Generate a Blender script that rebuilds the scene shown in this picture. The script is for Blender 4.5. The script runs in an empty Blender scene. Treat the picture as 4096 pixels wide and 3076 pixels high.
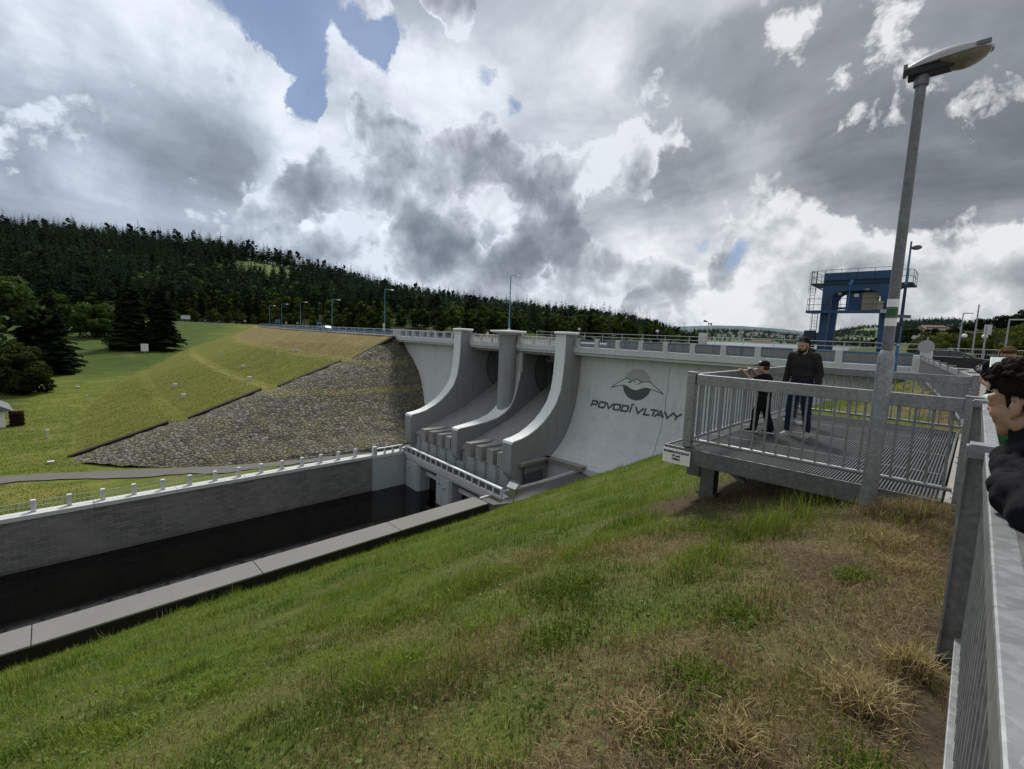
import bpy, bmesh, math, random
import numpy as np
from mathutils import Matrix, Vector, Euler
random.seed(7); RNG = np.random.default_rng(11)
SC = bpy.context.scene
COL = SC.collection
PI = math.pi
WM = {}

# ------------------------------------------------------------------ helpers
def tag(o, label=None, cat=None, group=None, kind=None):
    if label: o['label'] = label
    if cat: o['category'] = cat
    if group: o['group'] = group
    if kind: o['kind'] = kind
    return o

def thing(name, label, cat, loc=(0, 0, 0), rz=0.0, group=None):
    o = bpy.data.objects.new(name, None)
    o.empty_display_size = 0.2
    COL.objects.link(o)
    o.location = loc
    o.rotation_euler = (0, 0, rz)
    WM[o] = Matrix.Translation(Vector(loc)) @ Matrix.Rotation(rz, 4, 'Z')
    return tag(o, label, cat, group)

def link(o, parent=None):
    COL.objects.link(o)
    if parent is not None:
        o.parent = parent
        WM[o] = WM[parent].copy()
    else:
        WM[o] = Matrix.Identity(4)
    return o

def dup(o, parent=None):
    c = o.copy()
    COL.objects.link(c)
    if parent is not None:
        c.parent = parent
    for ch in list(o.children):
        dup(ch, c)
    return c

def mesh_np(name, co, faces, mat, parent=None, col=None, smooth=False, local=False):
    """co (n,3) array; faces = list of int arrays, each (m,k) of one polygon size"""
    co = np.asarray(co, dtype=np.float32)
    if parent is not None and not local:
        inv = np.array(WM[parent].inverted())
        co = (co @ inv[:3, :3].T + inv[:3, 3]).astype(np.float32)
    me = bpy.data.meshes.new(name)
    me.vertices.add(len(co)); me.vertices.foreach_set('co', co.ravel())
    nl = sum(f.size for f in faces); npoly = sum(len(f) for f in faces)
    me.loops.add(nl); me.polygons.add(npoly)
    me.loops.foreach_set('vertex_index', np.concatenate([f.ravel() for f in faces]).astype(np.int32))
    starts = []; s = 0
    for f in faces:
        k = f.shape[1]
        starts.append(s + np.arange(len(f)) * k); s += f.size
    me.polygons.foreach_set('loop_start', np.concatenate(starts).astype(np.int32))
    me.update(calc_edges=True)
    if col is not None:
        c = np.ones((len(co), 4), dtype=np.float32); c[:, :3] = col
        a = me.color_attributes.new('Col', 'FLOAT_COLOR', 'POINT')
        a.data.foreach_set('color', c.ravel())
    if smooth:
        me.polygons.foreach_set('use_smooth', np.ones(npoly, dtype=bool))
    me.materials.append(mat)
    return link(bpy.data.objects.new(name, me), parent)

class MB:
    def __init__(s): s.v = []; s.f = []
    def add(s, vs, fs):
        b = len(s.v); s.v += [tuple(p) for p in vs]; s.f += [tuple(b + i for i in f) for f in fs]; return s
    def box(s, x0, x1, y0, y1, z0, z1):
        return s.add([(x0,y0,z0),(x1,y0,z0),(x1,y1,z0),(x0,y1,z0),(x0,y0,z1),(x1,y0,z1),(x1,y1,z1),(x0,y1,z1)],
                     [(0,3,2,1),(4,5,6,7),(0,1,5,4),(1,2,6,5),(2,3,7,6),(3,0,4,7)])
    def obox(s, c, size, M=None):
        M = M or Matrix.Identity(3); c = Vector(c); sx, sy, sz = [a / 2 for a in size]
        P = [(-sx,-sy,-sz),(sx,-sy,-sz),(sx,sy,-sz),(-sx,sy,-sz),(-sx,-sy,sz),(sx,-sy,sz),(sx,sy,sz),(-sx,sy,sz)]
        return s.add([c + M @ Vector(p) for p in P], [(0,3,2,1),(4,5,6,7),(0,1,5,4),(1,2,6,5),(2,3,7,6),(3,0,4,7)])
    def bar(s, p0, p1, w, h, up=(0, 0, 1)):
        p0 = Vector(p0); p1 = Vector(p1); d = (p1 - p0); L = d.length; d.normalize(); u = Vector(up)
        if abs(d.dot(u)) > .98: u = Vector((0, 1, 0))
        r = d.cross(u).normalized(); u = r.cross(d).normalized()
        M = Matrix((r, d, u)).transposed()
        return s.obox((p0 + p1) / 2, (w, L, h), M)
    def path(s, pts, r, n=8, cap=True):
        pts = [Vector(p) for p in pts]; rs = r if isinstance(r, (list, tuple)) else [r] * len(pts)
        V = []; F = []; prev = None
        for i, p in enumerate(pts):
            d = (pts[min(i + 1, len(pts) - 1)] - pts[max(i - 1, 0)]).normalized()
            if prev is None:
                a = Vector((0, 0, 1)) if abs(d.z) < .9 else Vector((1, 0, 0)); u = d.cross(a).normalized()
            else:
                u = (prev - d * prev.dot(d)).normalized()
            prev = u; w = d.cross(u)
            for k in range(n):
                t = 2 * PI * k / n; V.append(p + (u * math.cos(t) + w * math.sin(t)) * rs[i])
        for i in range(len(pts) - 1):
            for k in range(n):
                F.append((i*n+k, i*n+(k+1) % n, (i+1)*n+(k+1) % n, (i+1)*n+k))
        if cap:
            F.append(tuple(range(n))[::-1]); F.append(tuple((len(pts)-1)*n + k for k in range(n)))
        return s.add(V, F)
    def tube(s, p0, p1, r0, r1=None, n=8): return s.path([p0, p1], [r0, r0 if r1 is None else r1], n)
    def prism(s, poly, axis, a0, a1):
        """poly in the plane perpendicular to axis, extruded a0..a1; axis x: (y,z), y: (x,z), z: (x,y)"""
        n = len(poly)
        def P(p, a): return {'x': (a, p[0], p[1]), 'y': (p[0], a, p[1]), 'z': (p[0], p[1], a)}[axis]
        V = [P(p, a0) for p in poly] + [P(p, a1) for p in poly]
        F = [tuple(range(n))[::-1], tuple(range(n, 2*n))] + [(i, (i+1) % n, n+(i+1) % n, n+i) for i in range(n)]
        return s.add(V, F)
    def lathe(s, prof, c=(0, 0, 0), n=24):
        V = []; F = []
        for r, z in prof:
            for k in range(n):
                t = 2*PI*k/n; V.append((c[0]+r*math.cos(t), c[1]+r*math.sin(t), c[2]+z))
        for i in range(len(prof)-1):
            for k in range(n): F.append((i*n+k, i*n+(k+1) % n, (i+1)*n+(k+1) % n, (i+1)*n+k))
        F.append(tuple(range(n))[::-1]); F.append(tuple((len(prof)-1)*n+k for k in range(n)))
        return s.add(V, F)
    def ell(s, c, r, M=None, nu=14, nv=9):
        M = M or Matrix.Identity(3); c = Vector(c); V = []; F = []
        for i in range(nv+1):
            ph = -PI/2 + PI*i/nv
            for k in range(nu):
                t = 2*PI*k/nu
                V.append(c + M @ Vector((r[0]*math.cos(ph)*math.cos(t), r[1]*math.cos(ph)*math.sin(t), r[2]*math.sin(ph))))
        for i in range(nv):
            for k in range(nu): F.append((i*nu+k, i*nu+(k+1) % nu, (i+1)*nu+(k+1) % nu, (i+1)*nu+k))
        return s.add(V, F)
    def cap(s, p0, r0, p1, r1, n=12):
        """tapered capsule"""
        p0 = Vector(p0); p1 = Vector(p1); d = (p1-p0); L = d.length; d = d.normalized() if L > 1e-6 else Vector((0, 0, 1))
        pts = []; rs = []
        for k in range(5):
            a = -PI/2 + (PI/2)*k/4; pts.append(p0 + d*r0*math.sin(a)); rs.append(max(r0*math.cos(a), r0*.03))
        for k in range(5):
            a = (PI/2)*k/4; pts.append(p1 + d*r1*math.sin(a)); rs.append(max(r1*math.cos(a), r1*.03))
        a = Vector((0, 0, 1)) if abs(d.z) < .9 else Vector((1, 0, 0)); u = d.cross(a).normalized(); w = d.cross(u)
        V = [p + (u*math.cos(2*PI*k/n)+w*math.sin(2*PI*k/n))*r for p, r in zip(pts, rs) for k in range(n)]
        F = [(i*n+k, i*n+(k+1) % n, (i+1)*n+(k+1) % n, (i+1)*n+k) for i in range(len(pts)-1) for k in range(n)]
        F += [tuple(range(n))[::-1], tuple((len(pts)-1)*n+k for k in range(n))]
        return s.add(V, F)
    def build(s, name, mat, parent=None, smooth=None, bevel=0, local=False, recalc=True):
        me = bpy.data.meshes.new(name)
        V = s.v
        if parent is not None and not local:
            inv = WM[parent].inverted(); V = [inv @ Vector(p) for p in V]
        me.from_pydata([tuple(p) for p in V], [], s.f)
        if recalc:
            bm = bmesh.new(); bm.from_mesh(me); bmesh.ops.recalc_face_normals(bm, faces=bm.faces[:]); bm.to_mesh(me); bm.free()
        me.materials.append(mat)
        if smooth is not None:
            me.polygons.foreach_set('use_smooth', [True]*len(me.polygons))
            if smooth < 180: me.set_sharp_from_angle(angle=math.radians(smooth))
        o = link(bpy.data.objects.new(name, me), parent)
        if bevel:
            b = o.modifiers.new('bevel', 'BEVEL'); b.width = bevel; b.segments = 2; b.limit_method = 'ANGLE'; b.angle_limit = math.radians(40)
        return o

# value noise in numpy ------------------------------------------------------
def _h(ix, iy, s):
    n = (ix.astype(np.int64)*374761393 + iy.astype(np.int64)*668265263 + s*1442695041) & 0xffffffff
    n = ((n ^ (n >> 13))*1274126177) & 0xffffffff
    return ((n ^ (n >> 16)) & 0xffff)/65535.0
def vnoise(x, y, s=0):
    x = np.asarray(x, float); y = np.asarray(y, float)
    ix = np.floor(x); iy = np.floor(y); fx = x-ix; fy = y-iy
    fx = fx*fx*(3-2*fx); fy = fy*fy*(3-2*fy)
    a = _h(ix, iy, s); b = _h(ix+1, iy, s); c = _h(ix, iy+1, s); d = _h(ix+1, iy+1, s)
    return (a*(1-fx)+b*fx)*(1-fy)+(c*(1-fx)+d*fx)*fy
def fbm(x, y, sc=1.0, o=4, s=0):
    r = 0; a = .5; t = 0
    for i in range(o):
        r = r + a*vnoise(np.asarray(x)*sc, np.asarray(y)*sc, s+i*17); t += a; a *= .5; sc *= 2.03
    return r/t
def sst(a, b, x):
    t = np.clip((np.asarray(x, float)-a)/(b-a), 0, 1); return t*t*(3-2*t)
def lerp(a, b, t):
    t = np.asarray(t)[..., None]; return np.asarray(a)*(1-t)+np.asarray(b)*t

# ------------------------------------------------------------------ materials
class NT:
    def __init__(s, name):
        s.m = bpy.data.materials.new(name); s.m.use_nodes = True; s.t = s.m.node_tree; s.t.nodes.clear()
        s.out = s.t.nodes.new('ShaderNodeOutputMaterial'); s.b = s.t.nodes.new('ShaderNodeBsdfPrincipled')
        s.t.links.new(s.b.outputs[0], s.out.inputs[0])
    def n(s, t, **k):
        nd = s.t.nodes.new(t)
        for a, v in k.items(): setattr(nd, a, v)
        return nd
    def set(s, sock, v):
        if hasattr(v, 'node'): s.t.links.new(v, sock)
        else: sock.default_value = v
    def coord(s, kind='Object', scale=(1, 1, 1), rot=(0, 0, 0)):
        c = s.n('ShaderNodeTexCoord'); mp = s.n('ShaderNodeMapping'); mp.inputs['Scale'].default_value = scale; mp.inputs['Rotation'].default_value = rot
        s.t.links.new(c.outputs[kind], mp.inputs[0]); return mp.outputs[0]
    def noise(s, vec, scale=5, detail=4, rough=.55, dist=0):
        n = s.n('ShaderNodeTexNoise'); s.t.links.new(vec, n.inputs['Vector'])
        n.inputs['Scale'].default_value = scale; n.inputs['Detail'].default_value = detail; n.inputs['Roughness'].default_value = rough; n.inputs['Distortion'].default_value = dist
        return n.outputs['Fac']
    def voro(s, vec, scale, feature='F1', rnd=1.0, out='Distance'):
        n = s.n('ShaderNodeTexVoronoi', feature=feature); s.t.links.new(vec, n.inputs['Vector']); n.inputs['Scale'].default_value = scale; n.inputs['Randomness'].default_value = rnd
        return n.outputs[out]
    def ramp(s, fac, st):
        r = s.n('ShaderNodeValToRGB'); s.t.links.new(fac, r.inputs[0]); e = r.color_ramp.elements
        while len(e) < len(st): e.new(.5)
        for i, (p, c) in enumerate(st):
            e[i].position = p; e[i].color = (*c, 1) if hasattr(c, '__len__') else (c, c, c, 1)
        return r.outputs[0]
    def mix(s, fac, a, b, bt='MIX'):
        m = s.n('ShaderNodeMix', data_type='RGBA', blend_type=bt); s.set(m.inputs[0], fac)
        for i, v in ((6, a), (7, b)):
            if hasattr(v, 'node'): s.t.links.new(v, m.inputs[i])
            else: m.inputs[i].default_value = (*v, 1) if hasattr(v, '__len__') else (v, v, v, 1)
        return m.outputs[2]
    def math(s, op, a, b=0.0, c=0.0):
        m = s.n('ShaderNodeMath', operation=op); s.set(m.inputs[0], a); s.set(m.inputs[1], b); s.set(m.inputs[2], c); return m.outputs[0]
    def vmath(s, op, a, b):
        m = s.n('ShaderNodeVectorMath', operation=op); s.set(m.inputs[0], a); s.set(m.inputs[1], b); return m
    def attr(s, name='Col'):
        a = s.n('ShaderNodeAttribute'); a.attribute_name = name; return a.outputs['Color']
    def sep(s, vec):
        x = s.n('ShaderNodeSeparateXYZ'); s.t.links.new(vec, x.inputs[0]); return x.outputs
    def bump(s, h, strength=.3, dist=.05):
        b = s.n('ShaderNodeBump'); b.inputs['Strength'].default_value = strength; b.inputs['Distance'].default_value = dist
        s.t.links.new(h, b.inputs['Height']); s.t.links.new(b.outputs[0], s.b.inputs['Normal'])
    def done(s, col=None, rough=None, metal=None, spec=None, **k):
        if col is not None: s.set(s.b.inputs['Base Color'], (*col, 1) if isinstance(col, (tuple, list)) else col)
        if rough is not None: s.set(s.b.inputs['Roughness'], rough)
        if metal is not None: s.set(s.b.inputs['Metallic'], metal)
        if spec is not None: s.set(s.b.inputs['Specular IOR Level'], spec)
        for a, v in k.items(): s.set(s.b.inputs[a], v)
        return s.m

def m_plain(name, col, rough=.6, metal=0, var=.12, scale=8, bump=0.0, spec=.4):
    t = NT(name); v = t.coord(); n = t.noise(v, scale, 5, .6)
    c = t.mix(n, tuple(a*(1-var*1.6) for a in col), tuple(min(1, a*(1+var*1.6)) for a in col))
    if bump: t.bump(t.noise(v, scale*4, 4, .6), bump, .02)
    return t.done(c, rough, metal, spec)

def m_concrete(name, base, stain=.5, joints=True, streak=.5):
    t = NT(name); v = t.coord('Object')
    big = t.noise(v, .25, 5, .6); fine = t.noise(v, 3.5, 6, .65)
    c = t.mix(big, tuple(a*.80 for a in base), tuple(a*1.16 for a in base))
    c = t.mix(t.math('MULTIPLY', t.ramp(fine, [(.35, 0), (.75, 1)]), .35), c, tuple(a*.72 for a in base))
    sv = t.coord('Object', (1.6, 1.6, .10)); st = t.noise(sv, 1.1, 5, .7)
    c = t.mix(t.math('MULTIPLY', t.ramp(st, [(.52, 0), (.80, 1)]), streak), c, tuple(a*.45 for a in base))
    if joints:
        z = t.sep(v)[2]; fr = t.math('FRACT', t.math('MULTIPLY', z, 1/.62)); ln = t.math('LESS_THAN', fr, .06)
        jv = t.math('LESS_THAN', t.math('FRACT', t.math('MULTIPLY', t.sep(v)[0], 1/3.1)), .012); ln = t.math('MAXIMUM', ln, t.math('MULTIPLY', jv, 1.6))
        c = t.mix(t.math('MULTIPLY', ln, .24), c, tuple(a*.5 for a in base))
    t.bump(fine, .18, .05)
    return t.done(c, .85, 0, .25)

M = {}
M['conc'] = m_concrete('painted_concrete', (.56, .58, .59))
M['conc_shaded'] = m_concrete('shaded_concrete_side', (.27, .282, .29))  # darker copy of the painted concrete: shade of the side faces in the colour
M['conc_lit'] = m_concrete('lit_concrete_coping', (.72, .75, .75), joints=False, streak=.35)  # paler copy for copings and caps: light from above put into the colour
M['chute'] = m_concrete('chute_concrete', (.27, .265, .26), joints=False, streak=.9)
M['conc_white'] = m_concrete('white_concrete', (.56, .57, .57), joints=False, streak=.25)
M['conc_old'] = m_concrete('weathered_concrete', (.30, .285, .265), joints=False, streak=.6)
M['conc_walk'] = m_concrete('walkway_concrete', (.19, .185, .175), joints=False, streak=.0)
M['conc_blue'] = m_concrete('bluish_concrete', (.40, .43, .45), joints=True, streak=.45)
M['beige_wall'] = m_concrete('beige_parapet', (.30, .265, .215), joints=False, streak=1.0)
M['dark'] = m_plain('dark_void', (.012, .012, .013), .9)
M['black'] = m_plain('black_rubber', (.02, .02, .022), .7)
M['blue'] = m_plain('blue_paint', (.035, .13, .27), .45, 0, .25, 3)
M['blue_crane'] = m_plain('crane_blue_paint', (.012, .052, .118), .5, 0, .35, 1.2)
M['blue_dark'] = m_plain('crane_dark_blue', (.007, .022, .05), .55, 0, .3, 1.5)
M['blue_pole'] = m_plain('blue_pole_paint', (.05, .19, .32), .45, 0, .15)
M['beige'] = m_plain('beige_cabinet', (.27, .25, .19), .6, 0, .15, 1.5)
M['white'] = m_plain('white_paint', (.75, .75, .73), .5, 0, .05)
M['white_metal'] = m_plain('pale_metal', (.50, .51, .52), .45, .2, .1)
M['grey_paint'] = m_plain('grey_paint', (.32, .33, .34), .5, 0, .12, 6)
M['slate'] = m_plain('door_grey', (.09, .10, .11), .5, 0, .2, 4)
M['red'] = m_plain('red_paint', (.35, .03, .025), .5)
M['green'] = m_plain('green_plastic', (.012, .085, .02), .4)
M['wood'] = m_plain('weathered_wood', (.28, .24, .17), .8, 0, .3, 20)
M['glassdark'] = m_plain('dark_glass', (.015, .018, .022), .06, 0, .05, 3, 0, .6)
M['lens'] = m_plain('lamp_lens', (.16, .14, .10), .25, 0, .4, 5)
M['chrome'] = m_plain('chrome', (.6, .6, .62), .2, 1)
M['logo_dark'] = m_plain('logo_dark_grey', (.075, .085, .09), .8, 0, .08, 1)
M['logo_mid'] = m_plain('logo_mid_grey', (.36, .365, .36), .8, 0, .08, 1)
M['logo_white'] = m_plain('logo_white', (.56, .58, .57), .8, 0, .08, 1)

def m_galv(name, base=.36, rough=.42, metal=.55):
    t = NT(name); v = t.coord(); vo = t.sep(t.voro(v, 38, 'F1', 1, 'Color'))[0]; n = t.noise(v, 3.0, 6, .65)
    st = t.noise(t.coord('Object', (6, 6, .7)), 2.0, 5, .7)
    c = t.mix(n, (base*.62, base*.66, base*.68), (base*1.12, base*1.16, base*1.18))
    c = t.mix(.18, c, vo, 'OVERLAY')
    c = t.mix(t.math('MULTIPLY', t.ramp(st, [(.5, 0), (.72, 1)]), .35), c, (base*1.5, base*1.55, base*1.6))
    t.bump(n, .06, .01)
    return t.done(c, rough, metal, .5)
M['galv'] = m_galv('galvanised_steel', .27, .45, .5)
M['galv_dark'] = m_galv('galvanised_beam', .15, .5, .45)
M['grate'] = m_galv('grating_steel', .115, .42, .55)

def m_stonewall():
    t = NT('masonry'); c0 = t.n('ShaderNodeTexCoord'); s = t.sep(c0.outputs['Object'])
    cb = t.n('ShaderNodeCombineXYZ'); t.t.links.new(s[1], cb.inputs[0]); t.t.links.new(s[2], cb.inputs[1])
    wob = t.noise(c0.outputs['Object'], 1.2, 3, .5)
    ad = t.n('ShaderNodeVectorMath', operation='ADD'); t.t.links.new(cb.outputs[0], ad.inputs[0])
    cw = t.n('ShaderNodeCombineXYZ'); t.t.links.new(t.math('MULTIPLY', wob, .10), cw.inputs[1]); t.t.links.new(t.math('MULTIPLY', wob, .3), cw.inputs[0]); t.t.links.new(cw.outputs[0], ad.inputs[1])
    br = t.n('ShaderNodeTexBrick'); t.t.links.new(ad.outputs[0], br.inputs['Vector'])
    br.inputs['Scale'].default_value = 1.0; br.inputs['Mortar Size'].default_value = .018; br.inputs['Mortar Smooth'].default_value = .3
    br.inputs['Brick Width'].default_value = .85; br.inputs['Row Height'].default_value = .29; br.inputs['Bias'].default_value = -.1
    br.inputs['Color1'].default_value = (.17, .17, .17, 1); br.inputs['Color2'].default_value = (.30, .295, .28, 1); br.inputs['Mortar'].default_value = (.06, .055, .05, 1)
    n = t.noise(c0.outputs['Object'], 2.5, 6, .7); c = t.mix(t.math('MULTIPLY', n, .7), br.outputs['Color'], (.09, .09, .09))
    big = t.noise(c0.outputs['Object'], .22, 4, .6)
    c = t.mix(t.math('MULTIPLY', t.ramp(big, [(.40, 0), (.65, 1)]), .55), c, (.25, .245, .23))
    # brown tide line just above the water, pale band under the coping
    g = t.math('ADD', s[2], t.math('MULTIPLY', n, .5))
    tide = t.ramp(t.math('MULTIPLY_ADD', g, 1/6., 5.65/6.), [(0.0, 1), (.16, .9), (.30, 0)])
    c = t.mix(t.math('MULTIPLY', tide, .85), c, (.115, .072, .045))
    t.bump(br.outputs['Fac'], -.5, .05)
    return t.done(c, .85, 0, .25)
M['masonry'] = m_stonewall()

def m_riprap():
    t = NT('riprap_stone'); c0 = t.coord('Object'); wn = t.n('ShaderNodeTexNoise'); t.t.links.new(c0, wn.inputs['Vector']); wn.inputs['Scale'].default_value = 1.3
    v = t.vmath('ADD', c0, t.vmath('MULTIPLY', wn.outputs['Color'], (.7, .7, .5)).outputs[0]).outputs[0]
    sq = t.n('ShaderNodeMapping'); t.t.links.new(v, sq.inputs[0]); sq.inputs['Scale'].default_value = (.85, .85, 1.75)
    v = sq.outputs[0]
    d = t.voro(v, 2.1, 'DISTANCE_TO_EDGE'); cc = t.voro(v, 2.1, 'F1', 1, 'Color')
    d2 = t.voro(v, 4.6, 'DISTANCE_TO_EDGE')
    val = t.sep(cc)[0]
    c = t.mix(val, (.085, .08, .07), (.30, .285, .25))
    n = t.noise(c0, 5, 6, .7); c = t.mix(t.math('MULTIPLY', n, .6), c, (.09, .09, .085))
    moss = t.noise(c0, .33, 6, .7); mm = t.ramp(moss, [(.40, 0), (.58, 1)]); m2 = t.ramp(t.noise(c0, 2.2, 4, .6), [(.40, 0), (.6, 1)])
    c = t.mix(t.math('MULTIPLY', t.math('MULTIPLY', mm, m2), .75), c, (.19, .165, .05))
    # lichen bands follow the berms
    z = t.sep(c0)[2]
    for zz in (11.0, 7.0):
        b = t.math('COMPARE', t.math('ADD', z, t.math('MULTIPLY', n, .6)), zz+.2, .38)
        c = t.mix(t.math('MULTIPLY', b, t.math('MULTIPLY_ADD', m2, .45, .35)), c, (.26, .23, .09))
    e = t.ramp(d, [(0.0, .2), (.10, 1)]); e2 = t.ramp(d2, [(0.0, .55), (.05, 1)])
    c = t.mix(e, (.018, .018, .014), c); c = t.mix(1.0, c, e2, 'MULTIPLY')
    h = t.math('ADD', t.ramp(d, [(0, 0), (.22, 1)]), t.math('MULTIPLY', n, .25))
    t.bump(h, .8, .22)
    return t.done(c, .9, 0, .2)
M['riprap'] = m_riprap()

def m_ground(name, fine=9, fb=.5, fd=.08, amt=.55, mow=False):
    t = NT(name); v = t.coord('Object'); a = t.attr()
    n = t.noise(v, fine, 6, .7); n2 = t.noise(v, fine*.13, 5, .65)
    c = t.mix(t.ramp(n, [(.25, 0), (.8, 1)]), t.mix(1, a, tuple([1-amt]*3), 'MULTIPLY'), t.mix(1, a, tuple([1+amt]*3), 'MULTIPLY'))
    c = t.mix(t.math('MULTIPLY', t.ramp(n2, [(.3, 1), (.55, 0)]), .35), c, t.mix(1, a, (.62, .66, .6), 'MULTIPLY'))
    h = n
    if mow:
        s = t.noise(t.coord('Object', (.55, .10, .3), (0, 0, .45)), 1.3, 6, .7)
        c = t.mix(t.math('MULTIPLY', t.ramp(s, [(.38, 0), (.66, 1)]), .75), c, t.mix(1, a, (1.55, 1.40, 1.4), 'MULTIPLY'))
        h = t.math('ADD', n, s)
    t.bump(h, fb, fd)
    return t.done(c, .95, 0, .1)
M['bank'] = m_ground('bank_soil', 14, .6, .05, .5)
M['meadow'] = m_ground('mown_meadow', 2.2, .8, .25, .5, True)
M['hill'] = m_ground('hill_ground', .25, .6, 1.0, .5)

def m_leaf(name, trans=.25, amt=.35):
    t = NT(name); a = t.attr(); oi = t.n('ShaderNodeObjectInfo')
    k = t.math('MULTIPLY_ADD', oi.outputs['Random'], .5, .75)
    kc = t.n('ShaderNodeCombineXYZ'); [t.t.links.new(k, kc.inputs[i]) for i in range(3)]
    c = t.mix(1, a, kc.outputs[0], 'MULTIPLY')
    t.t.nodes.remove(t.b)
    d = t.n('ShaderNodeBsdfDiffuse'); tr = t.n('ShaderNodeBsdfTranslucent'); ms = t.n('ShaderNodeMixShader')
    t.t.links.new(c, d.inputs[0]); t.t.links.new(t.mix(1, c, (1.2, 1.25, .7), 'MULTIPLY'), tr.inputs[0]); ms.inputs[0].default_value = trans
    t.t.links.new(d.outputs[0], ms.inputs[1]); t.t.links.new(tr.outputs[0], ms.inputs[2]); t.t.links.new(ms.outputs[0], t.out.inputs[0])
    return t.m
M['leaf'] = m_leaf('foliage', .22)
M['needle'] = m_leaf('needles', .08)
M['blade'] = m_leaf('grass_blades', .25)
M['bark'] = m_plain('bark', (.075, .058, .045), .95, 0, .4, 6, .5)

def m_asphalt(name, base=.06, tint=(1, .98, .95)):
    t = NT(name); v = t.coord(); n = t.noise(v, 60, 4, .7); b = t.noise(v, .5, 5, .6)
    c = t.mix(b, tuple(base*.75*k for k in tint), tuple(base*1.3*k for k in tint)); c = t.mix(t.math('MULTIPLY', n, .4), c, tuple(base*1.7*k for k in tint))
    t.bump(n, .3, .01); return t.done(c, .9, 0, .3)
M['asphalt'] = m_asphalt('asphalt', .075)
M['pave'] = m_asphalt('pavement', .17, (1, .95, .88))
M['gravel'] = m_asphalt('gravel', .105, (1, .95, .86))
M['path_dark'] = m_asphalt('dark_path', .10, (1, .97, .95))
M['soil'] = m_asphalt('dark_soil', .016, (1, .8, .6))

def m_water(name, col, rough, wscale, ws):
    t = NT(name); v = t.coord('Object', (1, 1, 1)); n = t.noise(v, wscale, 5, .6)
    t.bump(n, ws, .08)
    return t.done(col, rough, 0, .5, IOR=1.333)
M['water'] = m_water('river_water', (.0015, .0014, .0012), .035, 1.3, .10)
M['lake'] = m_water('lake_water', (.03, .04, .045), .25, .4, .25)
GAPS=[((-0.8398,0.2558,0.4789),0.0750,1.00),((-0.8350,0.2948,0.4646),0.0687,1.00),((-0.7956,0.3382,0.5027),0.0875,0.90),((-0.8561,0.3273,0.3999),0.0562,0.90),((-0.8673,0.3274,0.3750),0.0475,1.10),((-0.7840,0.4124,0.4640),0.0500,0.90),((-0.7463,0.4520,0.4887),0.0500,0.50),((-0.6649,0.6051,0.4380),0.0562,0.55),((-0.6844,0.5771,0.4456),0.0375,0.40),((-0.3348,0.9265,0.1718),0.0437,0.70),((-0.3945,0.9009,0.1808),0.0312,0.50),((-0.7712,0.4403,0.4598),0.0375,0.50),((-0.6402,0.6411,0.4233),0.0312,0.40)]
SOFT=[((-0.9779,0.0328,0.2063),0.2470,0.22),((-0.9657,0.1423,0.2172),0.2080,0.22),((-0.9371,0.2225,0.2688),0.1170,0.20),((-0.9705,-0.0213,0.2402),0.1950,0.18),((-0.4537,0.7545,0.4743),0.0780,0.45),((-0.4039,0.7924,0.4572),0.0910,0.50),((-0.3510,0.8145,0.4619),0.0780,0.40),((-0.2935,0.8328,0.4694),0.1040,0.35),((-0.2168,0.8699,0.4430),0.1690,0.42),((-0.1507,0.8810,0.4485),0.1950,0.40),((-0.0742,0.9057,0.4175),0.2340,0.38),((-0.0086,0.9092,0.4163),0.1950,0.35),((-0.4474,0.8324,0.3269),0.0910,0.35),((-0.3757,0.8666,0.3283),0.0780,0.25),((-0.2340,0.9256,0.2975),0.1300,0.28),((-0.1407,0.9561,0.2571),0.1430,0.25),((-0.0318,0.9732,0.2276),0.1950,0.30),((0.0001,0.9614,0.2751),0.1560,0.25),((-0.0075,0.9908,0.1348),0.1560,0.34),((0.0284,0.9939,0.1062),0.1430,0.30),((-0.0458,0.9921,0.1171),0.1040,0.25),((-0.4836,0.8411,0.2423),0.0650,0.30)]
DARK=[((-0.9016,0.3469,0.2585),0.0784,0.42),((-0.8670,0.4192,0.2695),0.0784,0.45),((-0.8389,0.4711,0.2725),0.0560,0.35),((-0.9296,0.2772,0.2429),0.0672,0.20),((-0.8154,0.4572,0.3550),0.0784,0.50),((-0.7919,0.5122,0.3326),0.0784,0.50),((-0.8228,0.4242,0.3783),0.0560,0.30),((-0.7541,0.5715,0.3236),0.0616,0.40),((-0.7127,0.6182,0.3315),0.0784,0.45),((-0.6637,0.6709,0.3307),0.0784,0.40),((-0.5994,0.7351,0.3168),0.0672,0.35),((-0.6643,0.5151,0.5416),0.0672,0.55),((-0.6827,0.4908,0.5414),0.0448,0.40),((-0.5274,0.7857,0.3234),0.0784,0.35),((-0.3068,0.9268,0.2168),0.1232,0.15),((-0.8209,0.5335,0.2038),0.0672,0.45),((-0.7819,0.5844,0.2171),0.0672,0.45),((-0.8274,0.5384,0.1598),0.0784,0.50),((-0.7852,0.6006,0.1510),0.0672,0.50),((-0.6770,0.6890,0.2586),0.0560,0.45),((-0.6278,0.7307,0.2684),0.0560,0.45),((-0.6205,0.7558,0.2091),0.0784,0.50),((-0.6878,0.7054,0.1712),0.0672,0.45),((-0.6015,0.7807,0.1695),0.0672,0.40),((-0.5342,0.8354,0.1295),0.0672,0.35),((-0.4481,0.8858,0.1209),0.0560,0.30),((-0.7125,0.6922,0.1146),0.0784,0.30),((-0.3563,0.9236,0.1416),0.0392,0.40)]
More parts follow.
